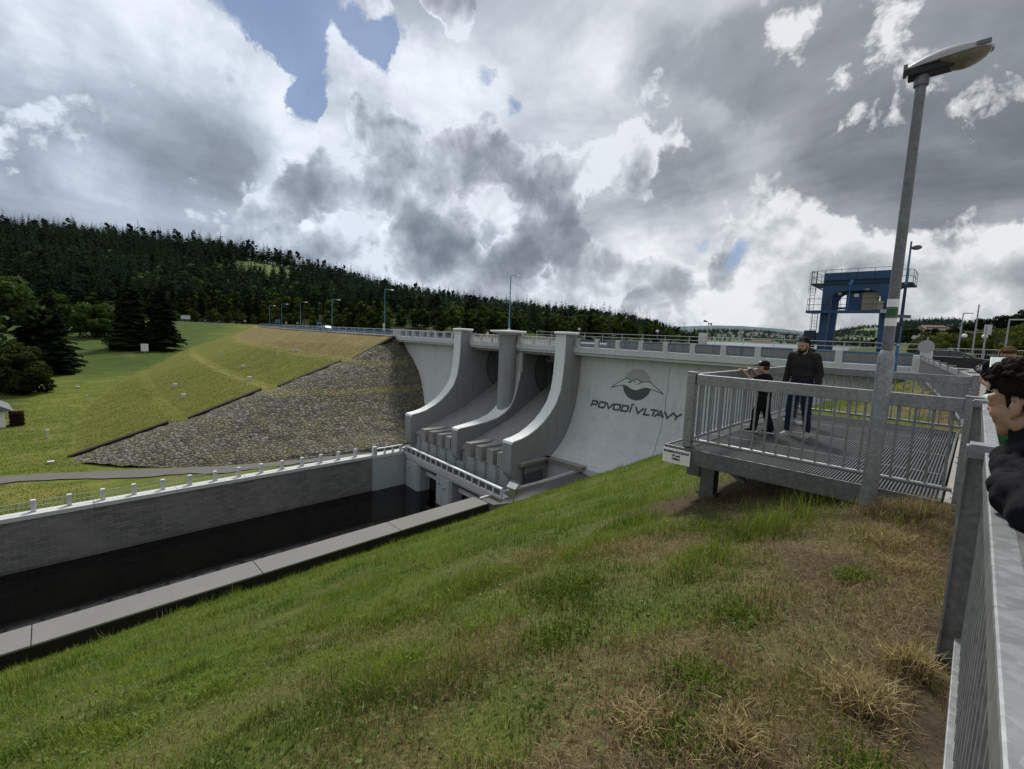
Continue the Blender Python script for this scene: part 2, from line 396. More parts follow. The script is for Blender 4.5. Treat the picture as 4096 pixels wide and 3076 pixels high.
LITE=[((-0.9040,0.1806,0.3875),0.1485,0.30),((-0.8882,0.2541,0.3828),0.1080,0.35),((-0.8967,0.2987,0.3268),0.0810,0.30),((-0.9020,0.1139,0.4164),0.1755,0.20),((-0.8626,0.2615,0.4331),0.0810,0.35),((-0.8158,0.3620,0.4509),0.0810,0.50),((-0.7944,0.3843,0.4704),0.0607,0.40),((-0.9165,0.2964,0.2687),0.0607,0.42),((-0.8975,0.3295,0.2932),0.0540,0.40),((-0.9333,0.2634,0.2442),0.0405,0.30),((-0.8494,0.3933,0.3519),0.0742,0.40),((-0.8751,0.3703,0.3115),0.0540,0.30),((-0.7618,0.4909,0.4227),0.1080,0.42),((-0.7177,0.5622,0.4109),0.1080,0.40),((-0.6608,0.5652,0.4939),0.1620,0.20),((-0.7753,0.4612,0.4315),0.0810,0.30),((-0.5607,0.6577,0.5031),0.1890,0.12),((-0.5178,0.7090,0.4788),0.0810,0.20),((-0.9132,0.3507,0.2077),0.0607,0.50),((-0.9069,0.3739,0.1944),0.0540,0.40),((-0.9750,0.0742,0.2094),0.0810,0.28),((-0.9809,0.0575,0.1860),0.0810,0.20),((-0.8572,0.4821,0.1813),0.0297,0.60),((-0.7571,0.5988,0.2611),0.0607,0.45),((-0.7098,0.6560,0.2568),0.0472,0.50),((-0.7032,0.6778,0.2148),0.0337,0.40),((-0.5896,0.7184,0.3692),0.1215,0.20),((-0.4097,0.8957,0.1728),0.1620,0.22),((-0.5244,0.8295,0.1921),0.1215,0.25),((-0.2993,0.8887,0.3474),0.0810,0.20),((-0.5550,0.7845,0.2767),0.0405,0.30),((-0.2624,0.9531,0.1508),0.2025,0.12),((-0.3471,0.9331,0.0943),0.1080,0.30),((-0.4239,0.9017,0.0851),0.0810,0.30),((-0.6997,0.7079,0.0964),0.1080,0.20),((-0.0408,0.9969,0.0678),0.1080,0.30),((-0.0010,0.9972,0.0741),0.0810,0.30),((-0.9348,-0.0137,0.3548),0.1215,0.28),((-0.9427,-0.0023,0.3337),0.0540,0.25),((-0.3176,0.9426,0.1027),0.0540,0.30),((-0.0351,0.9859,0.1637),0.0540,0.30),((0.0105,0.9829,0.1840),0.0540,0.25)]
# ------------------------------------------------------------------ camera, sun, sky
def setup_view():
    cam = bpy.data.cameras.new('camera'); co = bpy.data.objects.new('camera', cam); COL.objects.link(co); SC.camera = co
    head = math.radians(45); pitch = math.atan(207/1852); roll = math.radians(2.18)
    F0 = Vector((-math.sin(head), math.cos(head), 0)); R0 = Vector((math.cos(head), math.sin(head), 0)); Z = Vector((0, 0, 1))
    F = F0*math.cos(pitch)-Z*math.sin(pitch); U0 = Z*math.cos(pitch)+F0*math.sin(pitch)
    R = R0*math.cos(roll)+U0*math.sin(roll); U = U0*math.cos(roll)-R0*math.sin(roll)
    m = Matrix((R, U, -F)).transposed().to_4x4(); m.translation = (0, 0, 1.6)
    co.matrix_world = m
    cam.sensor_fit = 'HORIZONTAL'; cam.sensor_width = 36; cam.lens = 36*1852/4096
    cam.clip_start = .05; cam.clip_end = 30000
    SC.view_settings.view_transform = 'Standard'; SC.view_settings.look = 'None'; SC.view_settings.exposure = 0; SC.view_settings.gamma = 1
    SC.cycles.max_bounces = 6; SC.cycles.diffuse_bounces = 3; SC.cycles.glossy_bounces = 3; SC.cycles.transparent_max_bounces = 8
    SC.cycles.use_denoising = True
setup_view()

SUN_EL = math.radians(52); SUN_AZ = math.radians(-40)      # azimuth from +Y, clockwise positive
SUN_DIR = Vector((math.sin(SUN_AZ)*math.cos(SUN_EL), math.cos(SUN_AZ)*math.cos(SUN_EL), math.sin(SUN_EL)))
sl = bpy.data.lights.new('sun', 'SUN'); so = bpy.data.objects.new('sun', sl); COL.objects.link(so)
sl.energy = 3.8; sl.angle = math.radians(11); sl.color = (1, .96, .90)
so.rotation_euler = (-SUN_DIR).to_track_quat('-Z', 'Y').to_euler()

def sky():
    w = bpy.data.worlds.new('World'); SC.world = w; w.use_nodes = True; nt = w.node_tree; nt.nodes.clear()
    class W(NT):
        def __init__(s): s.t = nt
    t = W()
    out = t.n('ShaderNodeOutputWorld'); bg = t.n('ShaderNodeBackground'); nt.links.new(bg.outputs[0], out.inputs[0]); bg.inputs[1].default_value = .1
    sk = t.n('ShaderNodeTexSky', sky_type='NISHITA'); sk.sun_disc = False; sk.sun_elevation = SUN_EL; sk.sun_rotation = SUN_AZ % (2*PI); sk.air_density = 1; sk.dust_density = .6; sk.ozone_density = 1.5
    d = t.n('ShaderNodeTexCoord').outputs['Generated']
    z = t.sep(d)[2]
    zz = t.math('ADD', t.math('MAXIMUM', z, -.02), .16)
    inv = t.math('DIVIDE', 1.0, zz)
    cb = t.n('ShaderNodeCombineXYZ'); s = t.sep(d)
    nt.links.new(t.math('MULTIPLY', s[0], inv), cb.inputs[0]); nt.links.new(t.math('MULTIPLY', s[1], inv), cb.inputs[1]); cb.inputs[2].default_value = 3.7
    p = cb.outputs[0]
    # warped lookup direction so that the cloud masses get ragged outlines
    def nz(vec, sc, det, r=.55):
        n = t.n('ShaderNodeTexNoise'); nt.links.new(vec, n.inputs['Vector']); n.inputs['Scale'].default_value = sc; n.inputs['Detail'].default_value = det; n.inputs['Roughness'].default_value = r
        return n.outputs['Color']
    def off(c, k): return t.vmath('MULTIPLY', t.vmath('SUBTRACT', c, (.5, .5, .5)).outputs[0], (k, k, k)).outputs[0]
    dw = t.vmath('ADD', d, off(nz(d, 5.5, 8, .62), .16)).outputs[0]
    dw = t.vmath('NORMALIZE', dw, (0, 0, 0)).outputs[0]
    def field(lst):
        acc = None
        for c, r, wt in lst:
            dt = t.vmath('DOT_PRODUCT', dw, c).outputs['Value']
            g = t.math('MULTIPLY_ADD', dt, 2/(r*r), 1-2/(r*r)); g.node.use_clamp = True
            acc = t.math('MULTIPLY_ADD', g, wt, 0.0 if acc is None else acc)
        return acc
    G = field(GAPS); SF = t.math('MINIMUM', field(SOFT), .7); D = t.math('MINIMUM', field(DARK), .75); L = t.math('MINIMUM', field(LITE), .7)
    def fv(vec, sc, det, rough):
        n = t.n('ShaderNodeTexVoronoi', feature='F1'); nt.links.new(vec, n.inputs['Vector']); n.normalize = True
        n.inputs['Scale'].default_value = sc; n.inputs['Detail'].default_value = det; n.inputs['Roughness'].default_value = rough; n.inputs['Lacunarity'].default_value = 2.1
        return t.math('SUBTRACT', 1.0, n.outputs['Distance'])
    LIT = (-.012, .012, .020)
    # low cumulus: crisp billowing masses, white at the thin sunlit rim and grey in the thick middle
    d1 = t.vmath('ADD', d, off(nz(d, 9.0, 6, .6), .05)).outputs[0]
    b1 = fv(d1, 9.0, 4.0, .55); b2 = fv(t.vmath('ADD', d1, LIT).outputs[0], 9.0, 4.0, .55)
    n3 = t.noise(d1, 6.5, 9, .58, .2); n3b = t.noise(t.vmath('ADD', d1, (-.03, .03, .055)).outputs[0], 6.5, 9, .58, .2)
    # high veil: soft streaked layer, bright where thin
    n1 = t.noise(p, 1.0, 9, .58, .35)
    sh = t.vmath('ADD', p, (-.10, .16, 0)).outputs[0]
    n2 = t.noise(sh, 1.0, 9, .58, .35)
    V = t.math('MULTIPLY_ADD', t.math('SUBTRACT', n1, .5), 1.0, .66)
    V = t.math('MULTIPLY_ADD', t.math('SUBTRACT', n1, n2), -1.3, V)
    V = t.math('MULTIPLY_ADD', L, .50, V); V = t.math('MULTIPLY_ADD', SF, -.40, V); V = t.math('MULTIPLY_ADD', t.math('SUBTRACT', t.math('MULTIPLY_ADD', n3, .5, t.math('MULTIPLY', b1, .3)), .44), .55, V)
    V = t.math('MAXIMUM', t.math('MINIMUM', V, 1.0), 0.0)
    RAMP = [(0.0, (.12, .135, .155)), (.25, (.21, .232, .265)), (.5, (.36, .388, .425)), (.75, (.58, .615, .65)), (1.0, (.98, .985, .99))]
    veil = t.ramp(V, RAMP)
    bil = t.math('MULTIPLY_ADD', t.math('SUBTRACT', n3, .5), 1.7, t.math('MULTIPLY', t.math('SUBTRACT', b1, .62), .8))
    band = t.ramp(z, [(.02, .26), (.10, .32), (.24, .14), (.45, .03)])
    dens = t.math('ADD', t.math('MULTIPLY_ADD', D, .95, bil), band)
    dens = t.math('MULTIPLY_ADD', L, -.15, dens)
    alpha = t.ramp(dens, [(.24, 0), (.34, 1)])
    c1 = t.noise(d1, 6.5, 2.5, .5, .2); c2 = t.noise(t.vmath('ADD', d1, (-.03, .03, .055)).outputs[0], 6.5, 2.5, .5, .2)
    densS = t.math('ADD', t.math('MULTIPLY_ADD', t.math('SUBTRACT', c1, .5), 1.2, t.math('MULTIPLY', D, .80)), band)
    thick = t.math('MULTIPLY_ADD', densS, -.62, .92)
    thick = t.math('MULTIPLY_ADD', t.math('SUBTRACT', b1, b2), 1.5, thick)
    thick = t.math('MULTIPLY_ADD', t.math('SUBTRACT', c1, c2), 1.9, thick)
    rim = t.ramp(dens, [(.26, 1), (.52, 0)])
    thick = t.math('MULTIPLY_ADD', rim, .26, thick)
    thick = t.math('MAXIMUM', t.math('MINIMUM', thick, 1.0), 0.0)
    cum = t.ramp(thick, [(0.0, (.15, .168, .195)), (.3, (.215, .237, .27)), (.55, (.34, .367, .40)), (.8, (.58, .61, .64)), (1.0, (.88, .90, .92))])
    cc = t.mix(t.math('MULTIPLY', alpha, .92), veil, cum)
    # bluer to the left (-X side), paler towards the horizon
    left = t.math('MULTIPLY', t.ramp(t.math('MULTIPLY_ADD', s[0], -.5, .5), [(.62, 0), (1.0, 1)]), .6)
    cc = t.mix(left, cc, t.mix(1, cc, (.80, .93, 1.14), 'MULTIPLY'))
    hz = t.ramp(z, [(0.0, 1), (.14, 0)])
    cc = t.mix(t.math('MULTIPLY', hz, .15), cc, (.70, .74, .78))
    cc10 = t.mix(1, cc, (9.6, 9.6, 9.6), 'MULTIPLY')
    gg = t.math('MULTIPLY', G, 3.0); gg.node.use_clamp = True
    gm = t.math('MULTIPLY_ADD', bil, -1.0, G)
    gm = t.math('MULTIPLY', t.ramp(gm, [(.42, 0), (.66, 1)]), gg)
    blue = t.mix(.55, sk.outputs[0], (1.7, 2.6, 4.6))
    nt.links.new(t.mix(t.math('MULTIPLY', gm, .88), cc10, blue), bg.inputs[0])
sky()
# ------------------------------------------------------------------ terrain heights
def path_edge(y):      # right-hand edge of the walkway / service path, with its level
    xe = np.interp(y, [-60, 29.5, 31.3, 38, 41.5, 46], [-32.1, -31.6, -30.9, -28.5, -26.8, -24.8])
    ze = np.interp(y, [-60, 31.3, 38, 41.5, 46], [-15.0, -15.0, -14.0, -12.75, -11.0])
    return xe, ze
def bank_z(x, y):
    x = np.asarray(x, float); y = np.asarray(y, float)
    z = np.interp(x, [-40, -31.3, -20, -10, -2.85, -1.0, -.5, -.1, 3], [-19.5, -15.15, -9.3, -4.35, -.92, -.27, -.15, -.09, -.07])
    xe, ze = path_edge(y)
    # meet the path edge
    zt = np.interp(-20.0, [-31.3, -20], [-15.15, -9.3])
    dz = .22+.95*sst(33, 29.5, y)
    zl = ze-dz+(x-xe)*(zt-ze+dz)/(-20-xe)
    z = np.where(x < -20, zl, z)
    z = np.where(x < xe, ze-.6-(xe-x)*1.2, z)
    # the shoulder beside the fence towards the dam is flatter and narrower
    f = sst(13, 24, y); zf = np.interp(x, [-40, -31.3, -20, -10, -4.2, -2.8, -1.2, 3], [-19.5, -15.15, -9.3, -4.0, -1.1, -.55, -.2, -.1])
    z = np.where(x > -20, z*(1-f)+zf*f, z)
    z = z+(fbm(x, y, .35, 3, 5)-.5)*.28*sst(0, 3, -x)+(fbm(x, y, 1.7, 3, 9)-.5)*.10
    return z

def emb_off(x): return 0.0009*np.maximum(0, -73.5-x)**2
def emb_z(x, y):
    t = y-emb_off(x)
    return np.interp(t, [-60, 0.2, 10.6, 12.4, 21.8, 23.8, 33.8, 35.7, 43.2, 43.6, 54, 70], [-37, -15.1, -11.75, -11.6, -8.1, -7.95, -4.15, -3.95, -.05, .05, .05, -6])
def mead_z(x, y):
    x = np.asarray(x, float); y = np.asarray(y, float)
    xx = x-np.maximum(0, -y-10)*.35
    z = np.interp(xx, [-460, -345, -300, -262, -205, -150, -100, -50], [0.5, 0.3, -1.8, -4.2, -8.4, -12.0, -14.6, -14.85])
    d = (y-x)*.70711; px = 2048+1852*((x+y)*.70711)/np.maximum(d, 1); m = sst(248, 283, d)*sst(100, 300, px)*sst(1250, 1020, px)
    z = z*(1-m)+.5*m
    z = z+(fbm(x, y, .05, 3, 21)-.5)*1.1*sst(80, 150, -x)*(1-m)
    return z
def left_z(x, y):
    e = np.where(np.asarray(x) < -72.9, emb_z(x, y), -99)
    m = mead_z(x, y)
    return np.maximum(m, e)+(fbm(x, y, .25, 3, 31)-.5)*.22

def grid_mesh(name, xs, ys, zf, mat, colf, kind='structure', keep=None):
    X, Y = np.meshgrid(xs, ys, indexing='ij'); Z = zf(X, Y)
    co = np.stack([X.ravel(), Y.ravel(), Z.ravel()], 1); nx, ny = X.shape
    idx = np.arange(nx*ny).reshape(nx, ny)
    q = np.stack([idx[:-1, :-1], idx[1:, :-1], idx[1:, 1:], idx[:-1, 1:]], -1).reshape(-1, 4)
    if keep is not None:
        k = keep(co[q].mean(1)); q = q[k]
    o = mesh_np(name, co, [q], mat, None, colf(co[:, 0], co[:, 1], co[:, 2]), True)
    return tag(o, kind=kind)

# dryness / soil masks shared by the ground sheet and by the blades
def bank_masks(x, y):
    n = fbm(x, y, .85, 4, 41); n2 = fbm(x, y, 1.6, 3, 43); n3 = fbm(x, y, .22, 3, 47)
    edge = np.maximum(sst(-1.7, -.75, x+.45*(fbm(x, y, 1.3, 3, 71)-.5)*2.4)*sst(6.6, 4.2, y), sst(-1.3, -.2, x)*.9)
    under = np.exp(-(((x+1.7)/2.0)**2+((y-9.2)/3.4)**2)**2)
    leg = np.exp(-(((x+3.1)/.8)**2+((y-7.2)/.9)**2))
    dry = np.clip(sst(.47, .68, n)*.72*(.45+.55*sst(-7, -1.5, x))+sst(.52, .68, n3)*.30*sst(-9, -2, x)+edge*.9+sst(14, 20, y)*sst(-4.5, -1, x)*.9, 0, 1)
    soil = np.clip(edge*sst(.40, .62, n2)*1.0+under*1.0+leg*1.0+sst(.66, .76, n2)*.35, 0, 1)
    return dry, soil, n2
GREEN = np.array((.125, .190, .028)); GREEN2 = np.array((.205, .258, .050)); STRAW = np.array((.30, .235, .125)); SOIL = np.array((.072, .052, .036))
def bank_col(x, y, z):
    dry, soil, n2 = bank_masks(x, y)
    c = lerp(GREEN*.42, GREEN2*.45, n2); c = lerp(c, STRAW*.45, dry*.8); c = lerp(c, SOIL, soil)  # ground darker than the blades: shadow between them put into the colour
    xe, ze = path_edge(y); c = lerp(c, (.012, .010, .007), sst(.9, .3, x-xe)*sst(33, 29.5, y))
    return c
ysb = np.concatenate([np.arange(-34, -4, .6), np.arange(-4, 16, .22), np.arange(16, 47.1, .5)])
xsb = np.concatenate([np.arange(-36.0, -14, .5), np.arange(-14, .31, .2)])
grid_mesh('grass_bank', xsb, ysb, bank_z, M['bank'], bank_col,
          keep=lambda c: (c[:, 0] > path_edge(c[:, 1])[0]-.4) & ~((c[:, 0] < -29.3) & (c[:, 1] > 41.5)))

def left_col(x, y, z):
    t = y-emb_off(x); n = fbm(x, y, .06, 4, 51); n2 = fbm(x, y, .35, 4, 53)
    g = lerp((.070, .105, .017), (.118, .140, .027), n)
    g = lerp(g, (.20, .18, .06), sst(.52, .75, n2)*.45)
    onemb = ((emb_z(x, y) > mead_z(x, y)) & (x < -72.9)).astype(float)
    g = lerp(g, (.125, .132, .030), onemb*.65)
    top = onemb*sst(34.6, 36.3, t)
    g = lerp(g, lerp((.20, .155, .078), (.165, .150, .058), n2), top*.92)
    for a in (34.2, 22.6):
        g = lerp(g, (.22, .20, .08), onemb*np.exp(-((t-a)/.7)**2)*.6*sst(-190, -120, x))
    # unmown darker grass on the valley side
    wild = sst(-122, -165, x+(fbm(x, y, .03, 3, 57)-.5)*70)*(1-onemb)*sst(40, 15, t)
    g = lerp(g, lerp((.022, .046, .010), (.060, .096, .018), n2), wild*.95)
    wild2 = sst(-.5, -6, y+(x+95)*-.02+(fbm(x, y, .12, 3, 59)-.5)*8)*sst(-95, -125, x)
    g = lerp(g, (.036, .064, .015), wild2*.8)
    bare = np.exp(-(((x+190)/9)**2+((y-17)/2.2)**2))
    g = lerp(g, (.20, .16, .08), bare*.6)
    return g
xsl = np.concatenate([np.arange(-470, -260, 5.0), np.arange(-260, -140, 2.5), np.arange(-140, -53.4, .9)])
ysl = np.concatenate([np.arange(-260, -40, 8.0), np.arange(-40, -8, 2.0), np.arange(-8, 56, .7), np.arange(56, 116, 1.5), np.arange(116, 140, 5.0)])
def left_z2(x, y):
    z = left_z(x, y)
    m = sst(54.5, 57, y-emb_off(x))*sst(-264, -236, x)
    return z*(1-m)+np.minimum(z, -4)*m
grid_mesh('meadow', xsl, ysl, left_z2, M['meadow'], left_col, keep=lambda c: ~((c[:, 0] > -72.8) & (c[:, 1] > 44)))

# paved level ground on the right bank and the far ground to the horizon
b = MB(); b.prism([(.16, -60), (70, -60), (70, 62), (-2.3, 62), (-2.3, 40.5), (.16, 12.5)], 'z', -.5, 0)
tag(b.build('pavement', M['pave']), kind='structure')
b = MB(); b.add([(-300, 60, -60), (9000, -9000, -60), (9000, 9000, -60), (-9000, 9000, -60), (-9000, -9000, -60)], [(0, 1, 2, 3), (0, 3, 4), (0, 4, 1)])
tag(b.build('ground', M['soil']), kind='structure')
b = MB(); b.add([(-320, 170, -2.2), (-235, 84, -2.2), (-150, 62, -2.2), (-74, 51, -2.2), (120, 52, -2.2), (2600, 1200, -2.2), (2600, 5000, -2.2), (-3200, 5000, -2.2)], [tuple(range(8))])
tag(b.build('reservoir_water', M['lake']), kind='structure')
b = MB(); b.add([(-53.3, -80, -19.35), (-31.9, -80, -19.35), (-31.9, 46, -19.35), (-53.3, 46, -19.35)], [(0, 1, 2, 3)])
tag(b.build('river_water', M['water']), kind='structure')

# gravel path on the left bank
ys = np.arange(-60, 30, 1.0)
xc = np.interp(ys, [-60, -4, 5, 13, 21, 30], [-69, -66.6, -62.0, -58.0, -55.9, -54.6]); hw = np.interp(ys, [-60, 13, 21, 30], [1.45, 1.45, .9, .7])+(vnoise(ys*.9, ys*0, 8)-.5)*.7
xc = xc+(vnoise(ys*.4, ys*0, 3)-.5)*.5
co = np.concatenate([np.stack([xc-hw, ys], 1), np.stack([xc, ys], 1), np.stack([xc+hw, ys], 1)]); n = len(ys)
zz = np.maximum(left_z(co[:, 0], co[:, 1]), -15.2)+.10
i = np.arange(n-1); q = np.concatenate([np.stack([i, i+1, n+i+1, n+i], 1), np.stack([n+i, n+i+1, 2*n+i+1, 2*n+i], 1)])
tag(mesh_np('gravel_path', np.c_[co, zz], [q], M['gravel'], None, None, True), kind='structure')

# hills: polar sectors of real terrain standing beyond the dam
CAMF = np.array((-math.sin(PI/4), math.cos(PI/4))); CAMR = np.array((math.cos(PI/4), math.sin(PI/4)))
def sector(px, d):       # bearing (tangent units x1852 off the 45-degree axis) and range along that axis -> world x, y
    u = (np.asarray(px, float)-2048)/1852
    return d*(CAMF[0]+u*CAMR[0]), d*(CAMF[1]+u*CAMR[1])
def hill_mesh(name, table, mat, colf, nd=26, px0=None, px1=None, step=45, rough=4.0, seed=0, zback=None):
    tb = np.array(table, float); px0 = px0 or tb[0, 0]; px1 = px1 or tb[-1, 0]
    pxs = np.arange(px0, px1+1, step); s = np.concatenate([np.linspace(0, 1, nd), np.linspace(1.08, 1.6, 6)])
    P, S = np.meshgrid(pxs, s, indexing='ij')
    d0, z0, d1, H = [np.interp(P, tb[:, 0], tb[:, k]) for k in (1, 2, 3, 4)]
    D = d0+(d1-d0)*S; Sc = np.clip(S, 0, 1); Z = z0+(H-z0)*(Sc**.85*(1-.15)+.15*Sc*Sc*(3-2*Sc))
    Z = np.where(S > 1, H-(S-1)*(H-z0+20)*1.2, Z)
    X, Y = sector(P, D); Z = Z+(fbm(X, Y, 6/np.mean(d1), 4, seed)-.5)*rough*Sc
    co = np.stack([X.ravel(), Y.ravel(), Z.ravel()], 1); nx, ny = X.shape; idx = np.arange(nx*ny).reshape(nx, ny)
    q = np.stack([idx[:-1, :-1], idx[:-1, 1:], idx[1:, 1:], idx[1:, :-1]], -1).reshape(-1, 4)
    tag(mesh_np(name, co, [q[:, ::-1]], mat, None, colf(co[:, 0], co[:, 1], co[:, 2]), True), kind='structure')
    def zf(px, sfrac):
        px = np.asarray(px, float); sfrac = np.asarray(sfrac, float)
        d0, z0, d1, H = [np.interp(px, tb[:, 0], tb[:, k]) for k in (1, 2, 3, 4)]
        d = d0+(d1-d0)*sfrac; x, y = sector(px, d); sc = np.clip(sfrac, 0, 1)
        z = z0+(H-z0)*(sc**.85*.85+.15*sc*sc*(3-2*sc)); z = z+(fbm(x, y, 6/np.mean(np.interp(pxs, tb[:, 0], tb[:, 3])), 4, seed)-.5)*rough*sc
        return x, y, z, d
    return zf
FT = [(-700, 230, -8, 520, 96), (-300, 235, -7, 530, 92), (0, 260, -4, 540, 90), (450, 330, .5, 600, 95), (880, 335, .5, 640, 92), (1111, 320, .5, 660, 83), (1280, 300, -1, 680, 70), (1481, 290, -2, 700, 54),
      (1852, 290, -2, 740, 35), (2222, 300, -2, 800, 26), (2593, 320, -2, 850, 14), (2720, 335, -2.4, 860, 2), (2830, 350, -3, 860, -4)]
def forest_ground(x, y, z):
    n = fbm(x, y, .02, 4, 61); u = (x+y)/np.maximum(y-x, 1); c = lerp((.020, .030, .012), (.055, .085, .022), n); pxx = 2048+1852*u; return lerp(c, (.115, .160, .045), sst(150, 80, np.abs(pxx-1085))*sst(40, 58, z)*.9)
forest_at = hill_mesh('forest_hill', FT, M['hill'], forest_ground, seed=3)
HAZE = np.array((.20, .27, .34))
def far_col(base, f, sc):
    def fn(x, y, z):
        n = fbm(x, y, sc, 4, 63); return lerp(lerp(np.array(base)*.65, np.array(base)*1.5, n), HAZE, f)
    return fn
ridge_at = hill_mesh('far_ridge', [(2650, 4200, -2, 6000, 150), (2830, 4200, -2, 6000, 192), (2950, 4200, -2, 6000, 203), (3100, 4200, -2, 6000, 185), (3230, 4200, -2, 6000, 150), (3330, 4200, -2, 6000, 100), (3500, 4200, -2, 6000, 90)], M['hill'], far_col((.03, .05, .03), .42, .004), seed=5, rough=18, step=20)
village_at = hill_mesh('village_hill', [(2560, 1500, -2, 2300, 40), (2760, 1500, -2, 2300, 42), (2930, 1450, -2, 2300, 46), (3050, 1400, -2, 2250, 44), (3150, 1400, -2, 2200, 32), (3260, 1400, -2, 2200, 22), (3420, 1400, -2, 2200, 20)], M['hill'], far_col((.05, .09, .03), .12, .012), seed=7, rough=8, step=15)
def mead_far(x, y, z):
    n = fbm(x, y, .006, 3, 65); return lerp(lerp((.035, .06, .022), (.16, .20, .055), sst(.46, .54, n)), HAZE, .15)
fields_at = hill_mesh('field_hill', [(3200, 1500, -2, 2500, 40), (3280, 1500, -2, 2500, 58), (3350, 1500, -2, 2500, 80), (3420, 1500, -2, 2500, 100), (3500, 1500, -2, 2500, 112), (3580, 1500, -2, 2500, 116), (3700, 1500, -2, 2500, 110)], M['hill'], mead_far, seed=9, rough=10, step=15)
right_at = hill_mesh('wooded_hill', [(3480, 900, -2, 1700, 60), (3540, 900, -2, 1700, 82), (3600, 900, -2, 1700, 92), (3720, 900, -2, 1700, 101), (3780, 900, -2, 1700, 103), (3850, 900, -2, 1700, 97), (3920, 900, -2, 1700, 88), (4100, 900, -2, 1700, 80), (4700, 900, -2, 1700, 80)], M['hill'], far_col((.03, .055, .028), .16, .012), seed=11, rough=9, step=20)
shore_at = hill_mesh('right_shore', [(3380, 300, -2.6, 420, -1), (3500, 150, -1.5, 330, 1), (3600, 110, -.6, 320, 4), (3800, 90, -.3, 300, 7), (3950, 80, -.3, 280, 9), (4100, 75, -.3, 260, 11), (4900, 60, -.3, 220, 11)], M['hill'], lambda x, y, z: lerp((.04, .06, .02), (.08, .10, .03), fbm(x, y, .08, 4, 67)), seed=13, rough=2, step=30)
# ------------------------------------------------------------------ the concrete dam
PROF = [(45.3, -.55), (45.28, -1.6), (45.25, -3), (45.12, -4.3), (44.95, -5.5), (44.75, -6.4), (44.5, -7.2), (44.22, -8.0), (43.9, -8.75), (43.4, -9.7), (42.75, -10.6), (41.8, -11.5), (40.8, -12.2), (40.0, -12.62), (38.2, -13.3), (36.0, -14.0), (33.5, -14.6)]
_pz = np.array([p[1] for p in PROF][::-1]); _py = np.array([p[0] for p in PROF][::-1])
def face_y(z): return float(np.interp(z, _pz, _py))
M['conc_recess'] = m_concrete('recess_concrete', (.17, .178, .185))
dam = thing('concrete_dam', 'grey concrete dam with two spillway chutes, curved piers and road bridge along its top', 'dam', (-43, 44, 0))

def ogee(name, x0, x1, prof, mat, back=56.0, zb=-20.5):
    poly = [(back, prof[0][1])]+list(prof)+[(prof[-1][0], zb), (back, zb)]
    o = MB().prism(poly, 'x', x0, x1).build(name, mat, dam, 30); return o
tag(ogee('face_block', -33.7, -2.6, [p for p in PROF if p[1] > -12.75], M['conc']), 'curved right-hand face carrying the painted bird emblem')
tag(ogee('face_block', -74.0, -53.9, PROF, M['conc']), 'plain curved left-hand face beside the stone slope')
# joint lines on the right face (shallow grooves as thin dark strips standing 4 mm proud)
mb = MB()
zs = np.linspace(-1.3, -10.4, 40)
for a, c in zip(zs[:-1], zs[1:]):
    xa = -22.35+.05*math.sin(a*3); xc = -22.35+.05*math.sin(c*3)
    mb.add([(xa-.02, face_y(a)-.006, a), (xa+.02, face_y(a)-.006, a), (xc+.02, face_y(c)-.006, c), (xc-.02, face_y(c)-.006, c)], [(0, 1, 2, 3)])
mb.build('expansion_joint', M['soil'], dam)

# road deck, fascia, cornice
mb = MB(); mb.box(-74.2, -2.8, 44.35, 50.6, -.50, .02)
mb.build('road_deck', M['conc'], dam, bevel=.02)
mb = MB()
for x0, x1 in ((-74.2, -55.05), (-52.95, -46.4), (-43.5, -35.3), (-33.75, -2.8)):
    mb.box(x0, x1, 43.75, 44.34, -.42, .24); mb.box(x0, x1, 43.98, 44.34, -.72, -.425)
mb.build('fascia', M['conc'], dam, bevel=.03)
mb = MB()
for x0, x1 in ((-52.6, -46.2), (-43.4, -35.1)): mb.box(x0, x1, 44.6, 47.0, -1.05, -.505)
mb.build('bridge_girder', M['conc_old'], dam)
tag(MB().box(-74, -3.0, 45.35, 50.3, .03, .06).build('roadway', M['asphalt'], dam))

# parapet: posts, rails and infill panels
def panel(x0, x1, style):
    y = 44.02
    if style == 'bars':
        mb = MB(); mb.box(x0, x1, y-.04, y+.04, 1.02, 1.15); mb.box(x0, x1, y-.03, y+.03, .36, .43)
        mb.box(x0, x0+.05, y-.03, y+.03, .43, 1.02); mb.box(x1-.05, x1, y-.03, y+.03, .43, 1.02)
        k = int((x1-x0)/.15)
        for i in range(1, k): mb.box(x0+(x1-x0)*i/k-.011, x0+(x1-x0)*i/k+.011, y-.011, y+.011, .43, 1.02)
        mb.build('railing_panel', M['blue'], dam)
    elif style == 'blue':
        mb = MB(); mb.box(x0, x1, y-.03, y+.03, 1.02, 1.10); mb.box(x0, x1, y-.03, y+.03, .40, .48)
        k = 3
        for i in range(k+1): mb.box(x0+(x1-x0-.05)*i/k, x0+(x1-x0-.05)*i/k+.05, y-.03, y+.03, .48, 1.02)
        mb.box(x0+.05, x1-.05, y-.02, y+.02, .72, .79)
        mb.build('railing_panel', M['blue'], dam)
    else:
        mb = MB(); mb.box(x0, x1, y-.05, y+.05, .30, .44)
        k = int((x1-x0)/.34); w = (x1-x0)/k
        for i in range(k):
            cx = x0+w*(i+.5)
            for a in range(6):
                t0, t1 = PI*a/3, PI*(a+1)/3
                mb.bar((cx+.15*math.cos(t0), y, .76+.17*math.sin(t0)), (cx+.15*math.cos(t1), y, .76+.17*math.sin(t1)), .05, .05, (0, 1, 0))
            for dx in (-1, 1): mb.bar((cx, y, .76), (cx+dx*w/2, y, .48), .04, .05, (0, 1, 0)); mb.bar((cx, y, .76), (cx+dx*w/2, y, 1.06), .04, .05, (0, 1, 0))
        mb.build('railing_panel', M['white'], dam)
